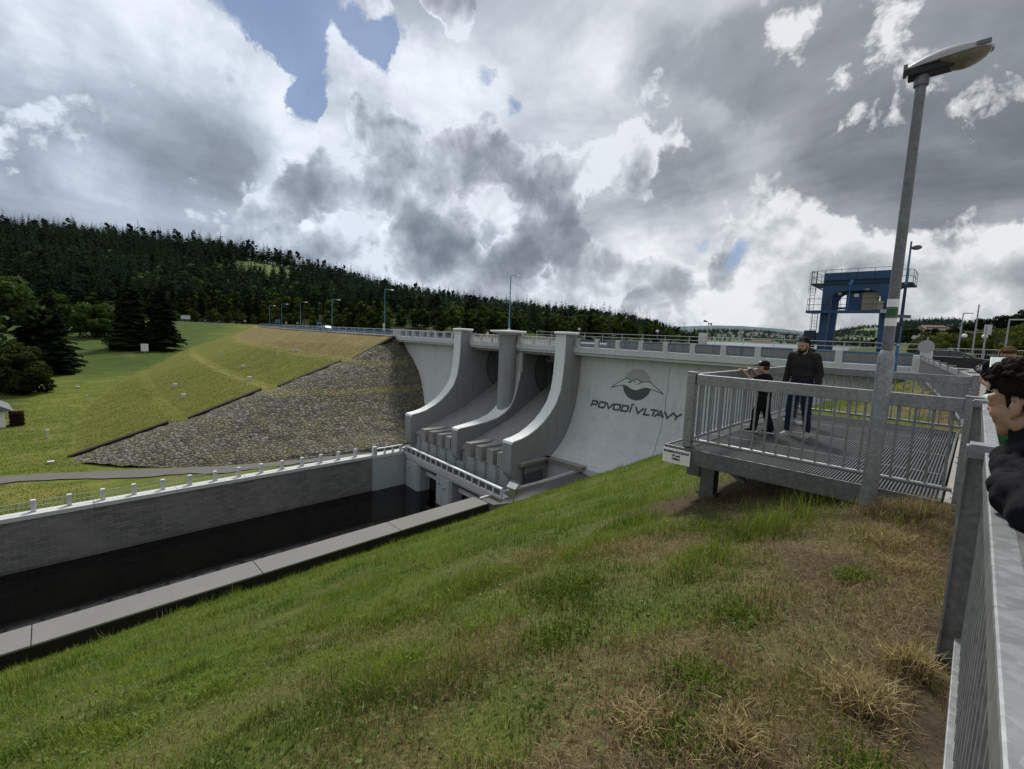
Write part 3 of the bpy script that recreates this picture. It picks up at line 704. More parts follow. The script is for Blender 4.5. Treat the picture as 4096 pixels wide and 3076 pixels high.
def posts(xs, w, mat=M['conc_white'], z1=1.24):
    for x in xs: MB().box(x-w/2, x+w/2, 43.8, 44.24, .25, z1).build('parapet_post', mat, dam, bevel=.015)
px_r = [-33.3, -30.6, -27.85, -25.05, -22.3, -19.5, -16.6, -13.65, -10.7, -7.75, -4.9]
posts(px_r, .46)
for a, c in zip(px_r[:-1], px_r[1:]): panel(a+.26, c-.26, 'bars')
panel(-4.64, -2.9, 'bars')
px_l = [-72.4+2.16*i for i in range(8)]
posts(px_l, .34); MB().box(-74.4, -73.4, 43.7, 44.4, -.1, 1.35).build('end_pillar', M['conc_white'], dam, bevel=.02)
for a, c in zip([-73.3]+px_l, px_l+[-55.2]): panel(a+.20, c-.20, 'blue')
for xs in ([-52.5, -50.45, -48.3, -46.9], [-42.95, -40.3, -37.7, -35.5]):
    posts(xs, .34, z1=1.10)
    for a, c in zip(xs[:-1], xs[1:]): panel(a+.18, c-.18, 'lattice')
mb = MB()
for x0, x1 in ((-52.9, -46.4), (-43.3, -35.2)): mb.box(x0, x1, 43.75, 44.28, 1.105, 1.24)
for x0, x1 in ((-73.4, -55.1),): mb.box(x0, x1, 43.82, 44.22, 1.245, 1.36)
mb.build('handrail', M['conc_white'], dam, bevel=.02)

# piers
PIER = [(42.15, 1.55), (42.12, -1.0), (41.98, -3.0), (41.68, -4.8), (41.05, -6.2), (40.1, -7.3), (39.0, -8.2), (37.8, -8.9), (36.5, -9.45), (35.4, -9.72), (34.45, -9.84), (34.12, -9.92), (34.0, -10.15), (34.0, -13.1), (34.3, -13.75), (34.9, -14.2), (35.6, -14.5), (35.6, -20.5), (56, -20.5), (56, -.52), (44.3, -.52), (44.3, 1.55)]
PIERM = [(44.62, 1.55), (44.62, -1.0), (44.58, -2.8), (44.42, -4.2), (43.95, -5.9), (43.45, -7.2), (42.8, -8.15), (41.8, -8.85), (40.6, -9.36), (38.6, -9.72), (36.5, -9.92), (34.5, -10.05), (34.12, -10.12), (34.0, -10.35), (34.0, -13.1), (34.3, -13.75), (34.9, -14.2), (35.6, -14.5), (35.6, -20.5), (56, -20.5), (56, -.52), (44.7, -.52), (44.7, 1.55)]
def pier(x0, x1, lab, P=PIER, spread=0.0):
    n = len(P)
    def xl(y): return x0-spread*min(max(y-34, 0), 9.5)/9.5
    mb = MB(); mb.add([(xl(y), y, z) for y, z in P]+[(x1, y, z) for y, z in P], [tuple(range(n))[::-1], tuple(range(n, 2*n))]+[(i, (i+1) % n, n+(i+1) % n, n+i) for i in range(n)])
    p = mb.build('spillway_pier', M['conc_shaded'], dam, 30, bevel=.05); tag(p, lab)
    prof = P[:14 if P is PIERM else 13]
    # pale coping strip following the front edge, 12 mm proud
    mb = MB(); n = len(prof); V = []
    for i, (y, z) in enumerate(prof):
        a = prof[max(i-1, 0)]; c = prof[min(i+1, n-1)]; d = Vector((0, c[0]-a[0], c[1]-a[1])).normalized(); nn = Vector((0, d.z, -d.y))
        if (i < 6 and nn.y > 0) or (i >= 6 and nn.z < 0): nn = -nn
        for x, k in ((xl(y)-.012, .012), (x1+.012, .012), (x1+.012, -.10), (xl(y)-.012, -.10)):
            V.append((x, y+nn.y*k, z+nn.z*k))
    F = [(i*4+k, i*4+(k+1) % 4, i*4+4+(k+1) % 4, i*4+4+k) for i in range(n-1) for k in range(4)]+[(0, 1, 2, 3), tuple((n-1)*4+k for k in (3, 2, 1, 0))]
    mb.add(V, F); mb.build('coping', M['conc_lit'], p, 40)
    return p
pr = pier(-35.15, -33.72, 'right spillway pier with flat cap slab')
pm = pier(-44.1, -43.0, 'middle spillway pier with round tower in front', PIERM, 1.5)
pl = pier(-54.5, -53.05, 'left spillway pier next to the stone slope')
for p, xc in ((pr, -34.43), (pl, -53.78)):
    mb = MB()
    prof = [(1.05, 1.56), (1.12, 1.60), (1.35, 1.72), (1.35, 1.86), (1.28, 1.93), (.2, 1.96)]
    mb.lathe(prof, (0, 0, 0), 28); V = [(xc+v[0]*1.02, 43.2+v[1]*1.2, v[2]) for v in mb.v]; mb.v = V
    mb.build('pier_cap', M['conc_lit'], p, 40)
tx = -44.27; ty = 43.2
MB().lathe([(1.20, -10.5), (1.19, -9), (1.17, -4), (1.15, 1.35)], (tx, ty, 0), 40).build('round_tower', M['conc_shaded'], pm, 40)
MB().lathe([(1.16, 1.36), (1.3, 1.42), (2.35, 1.62), (2.42, 1.66), (2.42, 1.80), (2.36, 1.86), (.3, 1.93)], (tx, ty, 0), 40).build('pier_cap', M['conc_lit'], pm, 40)
MB().box(-42.99, -42.80, 44.3, 44.75, -3.6, -.75).build('pilaster', M['conc_white'], pm, bevel=.02)
for y, z in ((48.3, -1.7), (50.6, -1.45)):
    MB().path([(-42.985, y, z), (-43.05, y, z)], .30, 16).build('drain_hole', M['dark'], pm)

# chutes, their gates and baffle teeth
CH = [(56, -3.2), (53, -4.2), (50.4, -5.7), (49.1, -6.4), (46.6, -7.75), (43.3, -9.5), (41.4, -10.25), (39.3, -10.95), (37.6, -11.5), (35.8, -12.0), (34.7, -12.28)]
for x0, x1, lab in ((-53.04, -44.36, 'left spillway chute'), (-42.99, -35.16, 'right spillway chute')):
    c = MB().prism(CH+[(34.7, -12.6), (35.1, -12.75), (35.1, -20.5), (56, -20.5)], 'x', x0, x1).build('chute_floor', M['chute'], dam, 30); tag(c, lab)
    g = MB()
    arc = [(50.3+2.6*math.cos(a), -3.0+3.4*math.sin(a)) for a in np.linspace(PI*.72, PI*1.42, 14)]
    inner = [(y+.35, z) for y, z in arc][::-1]
    o = MB().prism([(51.6, -6.0), (53.0, -4.3), (53.6, -.6), (53.1, -.6), (52.4, -4.2), (51.2, -6.1)], 'x', x0+.05, x1-.05).build('radial_gate', M['slate'], dam, 40)
    for xx in (x0+.5, x1-.5): MB().bar((xx, 52.0, -5.0), (xx, 49.3, -1.2), .35, .4).bar((xx, 52.9, -2.4), (xx, 49.3, -1.2), .3, .35).build('gate_arm', M['galv_dark'], o)
    MB().box(x0+.02, x1-.02, 49.6, 50.5, -2.3, -.8).build('breast_beam', M['conc_old'], dam)
    # round recess in the pier flank, a thin dark disc outline and disc
    xx = x0
    mb = MB(); ring = [(xx+.012, 50.0+2.6*math.cos(t), -3.6+3.1*math.sin(t)) for t in np.linspace(PI*.5, PI*1.5, 24)]
    mb.path(ring, .05, 6); mb.build('gate_recess', M['dark'], dam)
    MB().prism([(p[1], p[2]) for p in ring], 'x', xx+.002, xx+.010).build('recess_plate', M['conc_recess'], dam)
def tooth(x0, x1):
    mb = MB()
    poly = [(34.0, -11.38), (34.0, -12.92), (34.45, -13.1), (35.2, -13.1), (38.3, -11.40), (38.0, -11.38), (36.5, -11.46)]
    MB().prism(poly, 'x', x0, x1).build('baffle_block', M['chute'], dam, 25, bevel=.02)
for x0, x1 in ((-50.6, -49.57), (-48.83, -47.9), (-47.08, -46.08), (-45.3, -44.37)): tooth(x0, x1)
for x0, x1 in ((-41.4, -40.42), (-39.5, -38.5), (-37.6, -36.58), (-35.9, -35.17)): tooth(x0, x1)
# gallery wall under the teeth with tall slit windows between flat ribs
MB().box(-54.4, -33.74, 34.98, 35.55, -20.5, -12.78).build('gallery_wall', M['conc_blue'], dam)
for i in range(10):
    x = -51.8+1.905*i
    MB().box(x-.42, x-.16, 34.86, 34.97, -15.2, -12.9).build('wall_rib', M['conc_shaded'], dam)
    w = MB(); w.box(x-.13, x-.09, 34.9, 34.97, -15.0, -13.2); w.box(x+.11, x+.15, 34.9, 34.97, -15.0, -13.2)
    for k in range(5): w.box(x-.085, x+.105, 34.9, 34.97, -15.0+k*.44, -14.95+k*.44)
    f = w.build('slit_window', M['white'], dam)
    MB().box(x-.12, x+.14, 34.93, 34.965, -14.99, -13.21).build('pane', M['glassdark'], f)
for x in (-51.0, -47.2, -39.6, -35.9):
    mb = MB(); mb.ell((x, 34.93, -13.35), (.22, .06, .12), None, 12, 6); mb.box(x-.02, x+.02, 34.9, 34.97, -13.5, -13.2); mb.build('wall_lamp', M['grey_paint'], dam, 60)
MB().path([(-53.55, 34.4, -20), (-53.55, 34.4, -14.2)], .22, 12).build('drain_pipe', M['conc_shaded'], dam, 60)

# emblem and lettering painted on the right face, 8 mm proud of the concrete
def on_face(x, z, k=.010):
    a = face_y(z-.05); c = face_y(z+.05); n = Vector((0, -.1, a-c)).normalized()   # normal of the profile in the yz plane
    return (x, face_y(z)-k*abs(n.y), z+k*abs(n.z))
def fill(poly, k):
    """triangulated, subdivided polygon laid on the curved face"""
    bm = bmesh.new(); vs = [bm.verts.new((p[0], p[1], 0)) for p in poly]; bm.faces.new(vs)
    bmesh.ops.triangulate(bm, faces=bm.faces[:])
    for z in np.arange(-7.2, -1.4, .15):
        g = bm.verts[:]+bm.edges[:]+bm.faces[:]
        bmesh.ops.bisect_plane(bm, geom=g, plane_co=(0, z, 0), plane_no=(0, 1, 0))
    bm.verts.index_update(); V = [on_face(v.co.x, v.co.y, k) for v in bm.verts]; F = [tuple(v.index for v in f.verts) for f in bm.faces]; bm.free(); return V, F
CX, CZ, CR = -25.92, -3.5, 1.73
circ = [(CX+CR*math.cos(t), CZ+CR*math.sin(t)) for t in np.linspace(0, 2*PI, 64, endpoint=False)]
up = [(-29.15, -4.15), (-28.37, -3.6), (-27.62, -3.11), (-27.35, -3.0), (-27.17, -2.98), (-26.95, -3.02), (-26.80, -3.10), (-26.63, -3.22), (-26.44, -3.05), (-26.28, -2.96), (-26.05, -2.95), (-25.82, -3.01), (-25.6, -3.10), (-25.39, -3.2), (-25.02, -3.14), (-24.85, -3.09), (-24.65, -3.07), (-24.45, -3.11), (-24.27, -3.2), (-23.6, -3.61), (-22.75, -4.17)]
low = [(-22.75, -4.17), (-23.55, -3.97), (-24.24, -3.81), (-24.8, -3.77), (-25.29, -3.91), (-25.6, -4.06), (-25.89, -4.16), (-26.2, -4.17), (-26.55, -4.08), (-27.05, -3.86), (-27.35, -3.77), (-27.53, -3.75), (-28.06, -3.83), (-29.15, -4.15)]
em = thing('painted_emblem', 'painted emblem of a white bird spread across a grey disc on the dam face', 'emblem', (-25.9, 45, -3.5))
mb = MB().add(*fill(circ, .008)); mb.build('upper_disc', M['logo_mid'], em)
ups = np.array(up); lows = np.array(low)[::-1]
# lower half of the disc, dark
lo_disc = [p for p in circ if p[1] < np.interp(p[0], lows[:, 0], lows[:, 1])]
lo_disc = sorted([p for p in lo_disc], key=lambda p: math.atan2(p[1]-CZ, p[0]-CX))
cut = [(x, float(np.interp(x, lows[:, 0], lows[:, 1]))-.02) for x in np.linspace(CX+1.68, CX-1.68, 20)]
MB().add(*fill(lo_disc+cut, .012)).build('lower_disc', M['logo_dark'], em)
MB().add(*fill(up+low[1:-1], .016)).build('bird', M['logo_white'], em)
def strokes(lines, w, k):
    mb = MB()
    for ln in lines:
        for a, c in zip(ln[:-1], ln[1:]):
            a = np.array(a); c = np.array(c); d = c-a; L = np.hypot(*d); d = d/L; nn = np.array((-d[1], d[0]))*w/2; a = a-d*w*.3; c = c+d*w*.3
            m = max(1, int(L/.15)); V = []
            for i in range(m+1):
                q = a+(c-a)*i/m; V += [on_face(*(q+nn), k), on_face(*(q-nn), k)]
            mb.add(V, [(2*i, 2*i+1, 2*i+3, 2*i+2) for i in range(m)])
    return mb
eye = [(-26.25+.055*math.cos(t), -3.21+.055*math.sin(t)) for t in np.linspace(0, 2*PI, 9)]
strokes([up+low[1:], [(-26.63, -3.22), (-27.08, -3.36), (-26.62, -3.36)], [(-25.39, -3.22), (-25.62, -3.34), (-25.86, -3.48)], eye], .085, .021).build('outline', M['logo_dark'], em)
# block capitals: stroke lists in a 1 x 1 cell, laid out with a slight slant
GL = {'P': [[(0, 0), (0, 1), (.86, 1), (1, .86), (1, .5), (.86, .36), (0, .36)]],
      'O': [[(.14, 0), (.86, 0), (1, .14), (1, .86), (.86, 1), (.14, 1), (0, .86), (0, .14), (.14, 0)]],
      'V': [[(0, 1), (.5, 0), (1, 1)]], 'D': [[(0, 0), (0, 1), (.8, 1), (1, .8), (1, .2), (.8, 0), (0, 0)]],
      'I': [[(0, 0), (0, 1)], [(-.35, 1.36), (.5, 1.42)]], 'L': [[(0, 1), (0, 0), (1, 0)]], 'T': [[(0, 1), (1, 1)], [(.5, 1), (.5, 0)]],
      'A': [[(0, 0), (.5, 1), (1, 0)], [(.22, .3), (.78, .3)]], 'Y': [[(0, 1), (.5, .46), (1, 1)], [(.5, .46), (.5, 0)]]}
let = thing('painted_lettering', 'dark grey capitals reading POVODÍ VLTAVY painted below the bird emblem', 'lettering', (-26, 45, -6.3))
H = .60; base = -6.62; slant = .12
slots = [('P', -31.40, .74), ('O', -30.33, .84), ('V', -29.30, .92), ('O', -28.22, .84), ('D', -27.08, .80), ('I', -25.92, .30), ('V', -25.32, .92), ('L', -24.10, .66), ('T', -23.42, .84), ('A', -22.72, .98), ('V', -21.72, .94), ('Y', -20.78+.08, .84)]
for ch, x0, w in slots:
    x0 = -31.52+(x0+31.40)*.935; w = w*.935
    L = [[(x0+.1+px*(w if ch != 'I' else .3)+slant*pz, base+.06+pz*H) for px, pz in ln] for ln in GL[ch]]
    strokes(L, .215, .012 if ch != 'V' else .013).build('letter', M['logo_dark'], let)

# courtyard in the corner of right pier and right face: ledge, garage door, walls
mb = MB(); mb.box(-33.70, -33.2, 35.2, 40.1, -12.72, -12.42); mb.box(-33.70, -28.4, 39.35, 40.1, -12.73, -12.43)
mb.box(-33.70, -33.05, 35.1, 40.0, -12.41, -12.30); mb.box(-33.70, -28.3, 39.25, 40.1, -12.41, -12.30)
mb.build('ledge', M['conc_old'], dam, bevel=.02)
MB().box(-33.72, -28.2, 40.1, 40.6, -18.5, -12.9).build('court_wall', M['conc_blue'], dam)
MB().box(-33.70, -33.56, 36.1, 39.1, -17.0, -13.75).build('garage_door', M['slate'], dam)
MB().path([(-33.5, 35.75, -17), (-33.5, 35.75, -12.75)], .06, 8).build('drain_pipe', M['black'], dam, 60)
MB().box(-33.7, -28.0, 30.5, 40.2, -18.7, -18.5).build('court_floor', M['conc_old'], dam)
MB().obox((-30.4, 38.6, -14.0), (1.3, .9, .12), Matrix.Rotation(.35, 3, 'X')).build('canopy', M['white_metal'], dam, bevel=.01)

# ------------------------------------------------------------------ upstream parapet, rail, crane track
up_w = thing('upstream_parapet', 'weathered beige parapet wall along the far side of the dam road', 'parapet wall', (-18, 50.4, 0))
MB().box(-33.5, -3.2, 50.3, 50.6, .065, 1.06).build('wall', M['beige_wall'], up_w)
mb = MB()
for x in np.arange(-33.2, -3.2, 1.45): mb.box(x-.05, x+.05, 50.24, 50.29, .07, 1.06)
mb.build('wall_rib', M['conc_old'], up_w)
MB().box(-33.6, -3.1, 50.2, 50.7, 1.07, 1.15).build('coping', M['conc_old'], up_w)
ur = thing('upstream_railing', 'pale two-bar pipe railing running above the far side of the dam road', 'railing', (-25, 51.4, 0))
mb = MB()
for z in (1.93, 1.50): mb.tube((-46.5, 51.2, z), (-3.0, 51.2, z), .035, None, 6)
mb.build('rail', M['white_metal'], ur, 60)
for x in np.arange(-46.4, -3, 2.9): MB().tube((x, 51.2, .9), (x, 51.2, 1.93), .03, None, 6).build('post', M['white_metal'], ur, 60)
ud = MB().box(-47, -3.2, 50.75, 57.5, -1.5, .55); tag(ud.build('crane_track_slab', M['conc_old']), 'concrete slab behind the dam road carrying the blue crane', 'slab')
# ------------------------------------------------------------------ river walls, footbridge, stone slope
fw = thing('river_wall', 'masonry river wall with pale coping and short white posts joined by wire', 'river wall', (-53.5, 0, -14.8))
MB().box(-54.3, -53.5, -70, 28.55, -21, -15.12).build('masonry_face', M['masonry'], fw)
mb = MB(); [mb.box(-54.6, -53.35, y0+.012, min(y0+6, 28.55)-.012, -15.115, -14.72) for y0 in np.arange(-70, 28.5, 6.0)]
mb.build('coping', M['conc_white'], fw, bevel=.03)
posty = [-3.9+2.18*i for i in range(15)]
for y in [-8.3, -6.1]+posty: MB().box(-54.35, -53.95, y-.16, y+.16, -14.715, -13.72).build('post', M['conc_white'], fw, bevel=.02)
mb = MB()
for z in (-13.85, -14.25): mb.tube((-54.15, -40, z), (-54.15, 27.5, z), .022, None, 5)
mb.build('wire_rail', M['white_metal'], fw, 60)
mb = MB()
for y in np.arange(-9, 27.4, .28): mb.tube((-54.15, y, -14.7), (-54.15, y, -13.85), .008, None, 4)
mb.build('wire_mesh', M['white_metal'], fw, 60)
nw = thing('walkway_wall', 'low grey concrete river wall with a wide flat walkway on top below the grass', 'river wall', (-33, 0, -15))
mb = MB(); y0 = -70
for y1 in (-40, -22, -12.5, -1.5, 9.3, 19.8, 29.55): mb.box(-34.4, -32.15, y0+.015, y1-.015, -21, -15.0); y0 = y1
mb.build('walkway', M['conc_walk'], nw, bevel=.04)
MB().box(-32.145, -32.12, -70, 29.5, -17.5, -15.10).build('side_face', M['soil'], nw)
# service path up to the dam, with a low edge wall towards the courtyard
sp = MB(); L = [(-33.45, 29.62, -15.0), (-33.45, 32.3, -15.0), (-31.4, 36.2, -14.15), (-28.9, 40.25, -12.9), (-27.6, 42.2, -12.2)]
R = [(-31.5, 29.62, -15.0), (-30.75, 31.4, -15.0), (-28.4, 38, -13.95), (-26.9, 41.5, -12.85), (-26.0, 43, -12.2)]
V = L+R; n = 5; F = [(i, i+1, n+i+1, n+i) for i in range(4)]
V2 = V+[(p[0], p[1], p[2]-2.6) for p in V]; F += [(i+10, n+i+10, n+i+11, i+11) for i in range(4)]+[(i, i+10, i+11, i+1) for i in range(4)]+[(n+i, n+i+1, n+i+11, n+i+10) for i in range(4)]+[(0, 5, 15, 10)]
sp.add(V2, F); tag(sp.build('service_path', M['path_dark']), kind='structure')
mb = MB()
for a, c in zip(L[:-1], L[1:]): mb.bar(Vector(a)+Vector((-.06, 0, -.9)), Vector(c)+Vector((-.06, 0, -.9)), .26, 2.1)
tag(mb.build('courtyard_edge_wall', M['conc_white']), 'thin white edge wall between the service path and the courtyard', 'edge wall')

fb = thing('footbridge', 'low white concrete footbridge with open balustrade crossing the outlet in front of the dam', 'footbridge', (-52.6, 33.1, -15), math.radians(-5.1))
def B(u, v, z): return (u, v, z)
W1 = WM[fb]
def lb(mb, name, mat, sm=None, bev=0, par=None):
    mb.v = [tuple(W1 @ Vector((p[0], p[1], p[2]+15))) for p in mb.v]; mb.v = [(p[0], p[1], p[2]) for p in mb.v]
    mb.v = [(p[0], p[1], p[2]) for p in mb.v]
    return mb.build(name, mat, par or fb, sm, bev)
LB = 20.6
lb(MB().box(0, LB, .0, 1.7, -15.55, -14.95), 'deck', M['conc_white'], bev=.03)
lb(MB().box(-.1, LB, -.16, .0, -15.05, -14.75), 'edge_beam', M['conc_white'], bev=.02)
lb(MB().box(0, LB, .12, .42, -15.85, -15.55), 'deck_beam', M['conc_blue'])
lb(MB().box(-.2, LB, -.22, .12, -14.02, -13.86), 'handrail', M['conc_lit'], bev=.02)
for i in range(17): lb(MB().box(.2+i*1.265, .42+i*1.265, -.14, .06, -14.75, -14.02), 'baluster', M['conc_white'])
lb(MB().box(.1, LB, -.05, -.02, -14.7, -14.1), 'mesh_infill', M['slate'])
for u0, u1, lab in ((0, 3.2, 'left end pillar under the footbridge'), (7.9, 10.9, 'middle pillar under the footbridge'), (18.6, LB+.5, None)):
    p = lb(MB().prism([(u0, -.05), (u1-.25, -.05), (u1, .3), (u1, 1.8), (u0, 1.8)], 'z', -21, -15.86), 'pillar', M['conc_blue'], bev=.04)
    if lab: tag(p, lab)
mb = MB()
for u, z in ((1.0, -16.5), (8.5, -16.6), (9.8, -16.9)): mb.cap((u, -.06, z), .16, (u+.1, -.3, z-.05), .12, 10)
lb(mb, 'pipe_outlet', M['conc_blue'], 60)
for z, w in ((-17.1, .5), (-16.3, .35)): lb(MB().box(3.1, LB, 1.2, 1.5, z-w/2, z+w/2), 'cross_beam', M['conc_white'] if w > .4 else M['slate'])
lb(MB().box(3.1, LB, 1.95, 2.1, -21, -15.6), 'dark_sheet', M['dark'])  # near-black sheet behind the openings under the deck
# white side wall joining the masonry wall to the footbridge
sw = thing('side_wall', 'white concrete side wall with balustrade at the head of the river channel', 'river wall', (-53.4, 31, -15))
MB().box(-54.2, -53.1, 28.56, 34.6, -21, -15.12).build('wall', M['conc_blue'], sw)
MB().box(-54.45, -53.0, 28.56, 33.2, -15.115, -14.72).build('coping', M['conc_white'], sw, bevel=.02)
MB().box(-53.62, -53.1, 28.6, 29.1, -14.715, -13.6).build('end_post', M['conc_white'], sw, bevel=.02)
MB().box(-53.5, -53.2, 29.1, 33.0, -14.0, -13.86).build('handrail', M['conc_lit'], sw, bevel=.02)
for y in (30.3, 31.5, 32.6): MB().box(-53.47, -53.24, y-.11, y+.11, -14.715, -14.01).build('baluster', M['conc_white'], sw)

# warped stone-pitched slope wrapping the end of the earth dam
def cone_pt(a, s):
    """a 0..1 sweeps from the grass edge to the concrete; s 0..1 runs from the crest to the foot"""
    topx = np.interp(a, [0, 1], [-73.5, -74.3]); topy = np.interp(a, [0, .5, 1], [43.3, 44.6, 45.7]); topz = np.interp(a, [0, 1], [-.05, -.3])
    fx = np.interp(a, [0, .12, .28, .45, .65, .82, 1], [-73.5, -69.5, -65.3, -61.2, -57.6, -55.6, -54.2]); fy = np.interp(a, [0, .12, .28, .45, .65, .82, 1], [.3, 1.7, 4.8, 10.2, 17.8, 25.5, 35.6])
    fz = -14.95+a*0
    s2 = s
    X_ = topx+(fx-topx)*s2; Y_ = topy+(fy-topy)*s2; Z_ = topz+(fz-topz)*s2
    # the last edge hugs the curved concrete face
    rz = [-14.95, -14.2, -13.2, -11.3, -10.3, -8.15, -5.8, -3.6, -1.55, -.3]; rx = [-54.2, -54.3, -58.0, -61.6, -63.1, -65.5, -67.7, -70.2, -72.9, -74.3]; ry = [35.6, 35.5, 39.0, 42.4, 43.3, 44.5, 45.2, 45.5, 45.6, 45.7]
    zl = -.3+(-14.95+.3)*s2; w = a**2.2
    lx = -74.3+20.1*s2; ly = 45.7-10.1*s2
    return X_+w*(np.interp(zl, rz, rx)-lx), Y_+w*(np.interp(zl, rz, ry)-ly), Z_
A, S = np.meshgrid(np.linspace(0, 1, 70), np.linspace(0, 1, 120), indexing='ij')
X, Y, Z = cone_pt(A, S)
# follow the benches of the grassy slope along the grass edge and fade them out
Zb = emb_z(X, Y); Z = np.where(A < .5, Z*(A/.5)**.7+np.minimum(Z+1.2, np.maximum(Z-1.2, emb_z(np.full_like(X, -73.5), Y)))*(1-(A/.5)**.7), Z)
Z = Z+(fbm(X, Y, 1.1, 3, 81)-.5)*.38
idx = np.arange(A.size).reshape(A.shape)
q = np.stack([idx[:-1, :-1], idx[:-1, 1:], idx[1:, 1:], idx[1:, :-1]], -1).reshape(-1, 4)
rv = thing('stone_slope', 'rough grey stone pitching with yellow lichen on the end of the earth dam', 'stone slope', (-62, 20, -15))
mesh_np('stone_pitching', np.stack([X.ravel(), Y.ravel(), Z.ravel()], 1), [q], M['riprap'], rv, None, True)
mb = MB()
for t0, t1 in ((.8, 10.4), (12.6, 21.6), (24.0, 33.6), (35.9, 43.4)):
    mb.bar((-73.5, t0, float(emb_z(-73.5, t0))+.02), (-73.5, t1, float(emb_z(-73.5, t1))+.02), .85, .5)
mb.build('dark_kerb', M['soil'], rv)

# ------------------------------------------------------------------ viewing platform
vp = thing('viewing_platform', 'galvanised steel viewing platform with grating deck and barred railings on the grass slope', 'platform', (-1.6, 9.5, 0))
X0, X1, Y0, Y1 = -3.22, -.12, 6.55, 12.45
mb = MB()
x = X0
for i in range(92): mb.box(X0+.06+(X1-X0-.12)*i/91-.007, X0+.06+(X1-X0-.12)*i/91+.007, Y0+.03, Y1-.03, -.04, .0)
for j in range(110): yy = Y0+.05+(Y1-Y0-.1)*j/109; mb.box(X0+.03, X1-.03, yy-.005, yy+.005, -.026, -.012)
g = mb.build('grating', M['grate'], vp)
mb = MB()
for yy in (8.02, 9.5, 10.98): mb.box(X0+.03, X1-.03, yy-.02, yy+.02, -.032, .003)
mb.build('panel_joint', M['galv_dark'], vp)
mb = MB(); mb.box(X0, X1, Y0, Y0+.03, -.22, .012); mb.box(X0, X1, Y1-.03, Y1, -.2, .012); mb.box(X0, X0+.03, Y0+.03, Y1-.03, -.2, .012); mb.box(X1-.03, X1, Y0+.03, Y1-.03, -.2, .012)
mb.build('edge_frame', M['galv_dark'], vp, bevel=.004)
mb = MB()
for yy in (7.35, 9.5, 11.6): mb.box(X0+.1, X1+.1, yy-.07, yy+.07, -.36, -.2)
for xx in (-2.3, -1.2): mb.box(xx-.05, xx+.05, Y0+.05, Y1-.05, -.2, -.04)
mb.build('joist', M['galv_dark'], vp, bevel=.006)
for yy in (7.35, 11.6):
    zf = float(bank_z(-2.82, yy)); l = MB().box(-2.93, -2.71, yy-.1, yy+.1, zf-.4, -.365).build('leg', M['galv_dark'], vp, bevel=.008)
    MB().box(-2.96, -2.68, yy-.14, yy+.14, zf+.06, zf+.10).build('foot_plate', M['galv_dark'], l)
    MB().obox((-2.5, yy, -.40), (.5, .1, .06), Matrix.Rotation(.5, 3, 'Y')).build('brace', M['galv_dark'], l)
    h = MB(); h.box(-3.14, -2.94, yy-.13, yy-.11, -.56, -.40); h.box(-3.14, -2.94, yy+.11, yy+.13, -.56, -.40); h.box(-3.14, -2.94, yy-.1, yy+.1, -.40, -.385); h.box(-3.14, -2.94, yy-.1, yy+.1, -.575, -.56); h.build('box_section', M['galv_dark'], l)
MB().box(-.10, .14, 6.62, 12.4, -.4, -.012).build('concrete_kerb', M['conc_old'], vp, bevel=.01)
ZT = 1.10
def rail_run(p0, p1, n, parent, top=(.07, .15), zt=ZT, zb=.12, mat='galv', round_=.0135, ext=True, name='railing'):
    """one straight barred railing between two points: top rail, bottom tube, bars as sub-parts"""
    p0 = Vector((*p0, 0)); p1 = Vector((*p1, 0))
    r = MB().bar(p0+Vector((0, 0, zt-top[1]/2)), p1+Vector((0, 0, zt-top[1]/2)), top[0], top[1]).build(name, M[mat], parent, bevel=.006)
    MB().tube(p0+Vector((0, 0, zb)), p1+Vector((0, 0, zb)), .026, None, 10).build('bottom_tube', M[mat], r, 60)
    for i in range(n):
        q = p0+(p1-p0)*((i+.5)/n)
        MB().tube(q+Vector((0, 0, zb)), q+Vector((0, 0, zt-top[1]+.005)), round_, None, 8).build('bar', M[mat], r, 60)
    return r
def corner_post(x, y, z0, z1, parent, mat='galv'):
    p = MB().box(x-.06, x+.06, y-.06, y+.06, z0, z1-.012).build('post', M[mat], parent, bevel=.006)
    MB().box(x-.07, x+.07, y-.07, y+.07, z1-.011, z1).build('post_cap', M[mat], p)
    mb = MB()
    for k in range(3):
        zz = z0+.16+(z1-z0-.45)*k/2
        for dz in (0, -.06): mb.path([(x+.01, y-.058, zz+dz), (x+.01, y-.075, zz+dz)], .013, 8); mb.path([(x-.058, y, zz+dz+.03), (x-.078, y, zz+dz+.03)], .011, 8); mb.path([(x+.058, y, zz+dz+.03), (x+.078, y, zz+dz+.03)], .011, 8)
    mb.build('bolt', M['chrome'], p, 60)
corner_post(-2.93, 6.70, .013, 1.13, vp); corner_post(-2.93+.0, 12.3, .013, 1.13, vp); corner_post(.02, 6.70, -.1, 1.13, vp); corner_post(.02, 12.34, -.1, 1.13, vp)
tag(rail_run((-2.86, 6.70), (-.05, 6.70), 19, vp), 'front barred railing nearest the street lamp')
tag(rail_run((-2.93, 6.78), (-2.93, 12.22), 40, vp), 'outer barred railing facing the dam')
tag(rail_run((-2.86, 12.3), (-.05, 12.34), 19, vp), 'far barred railing')
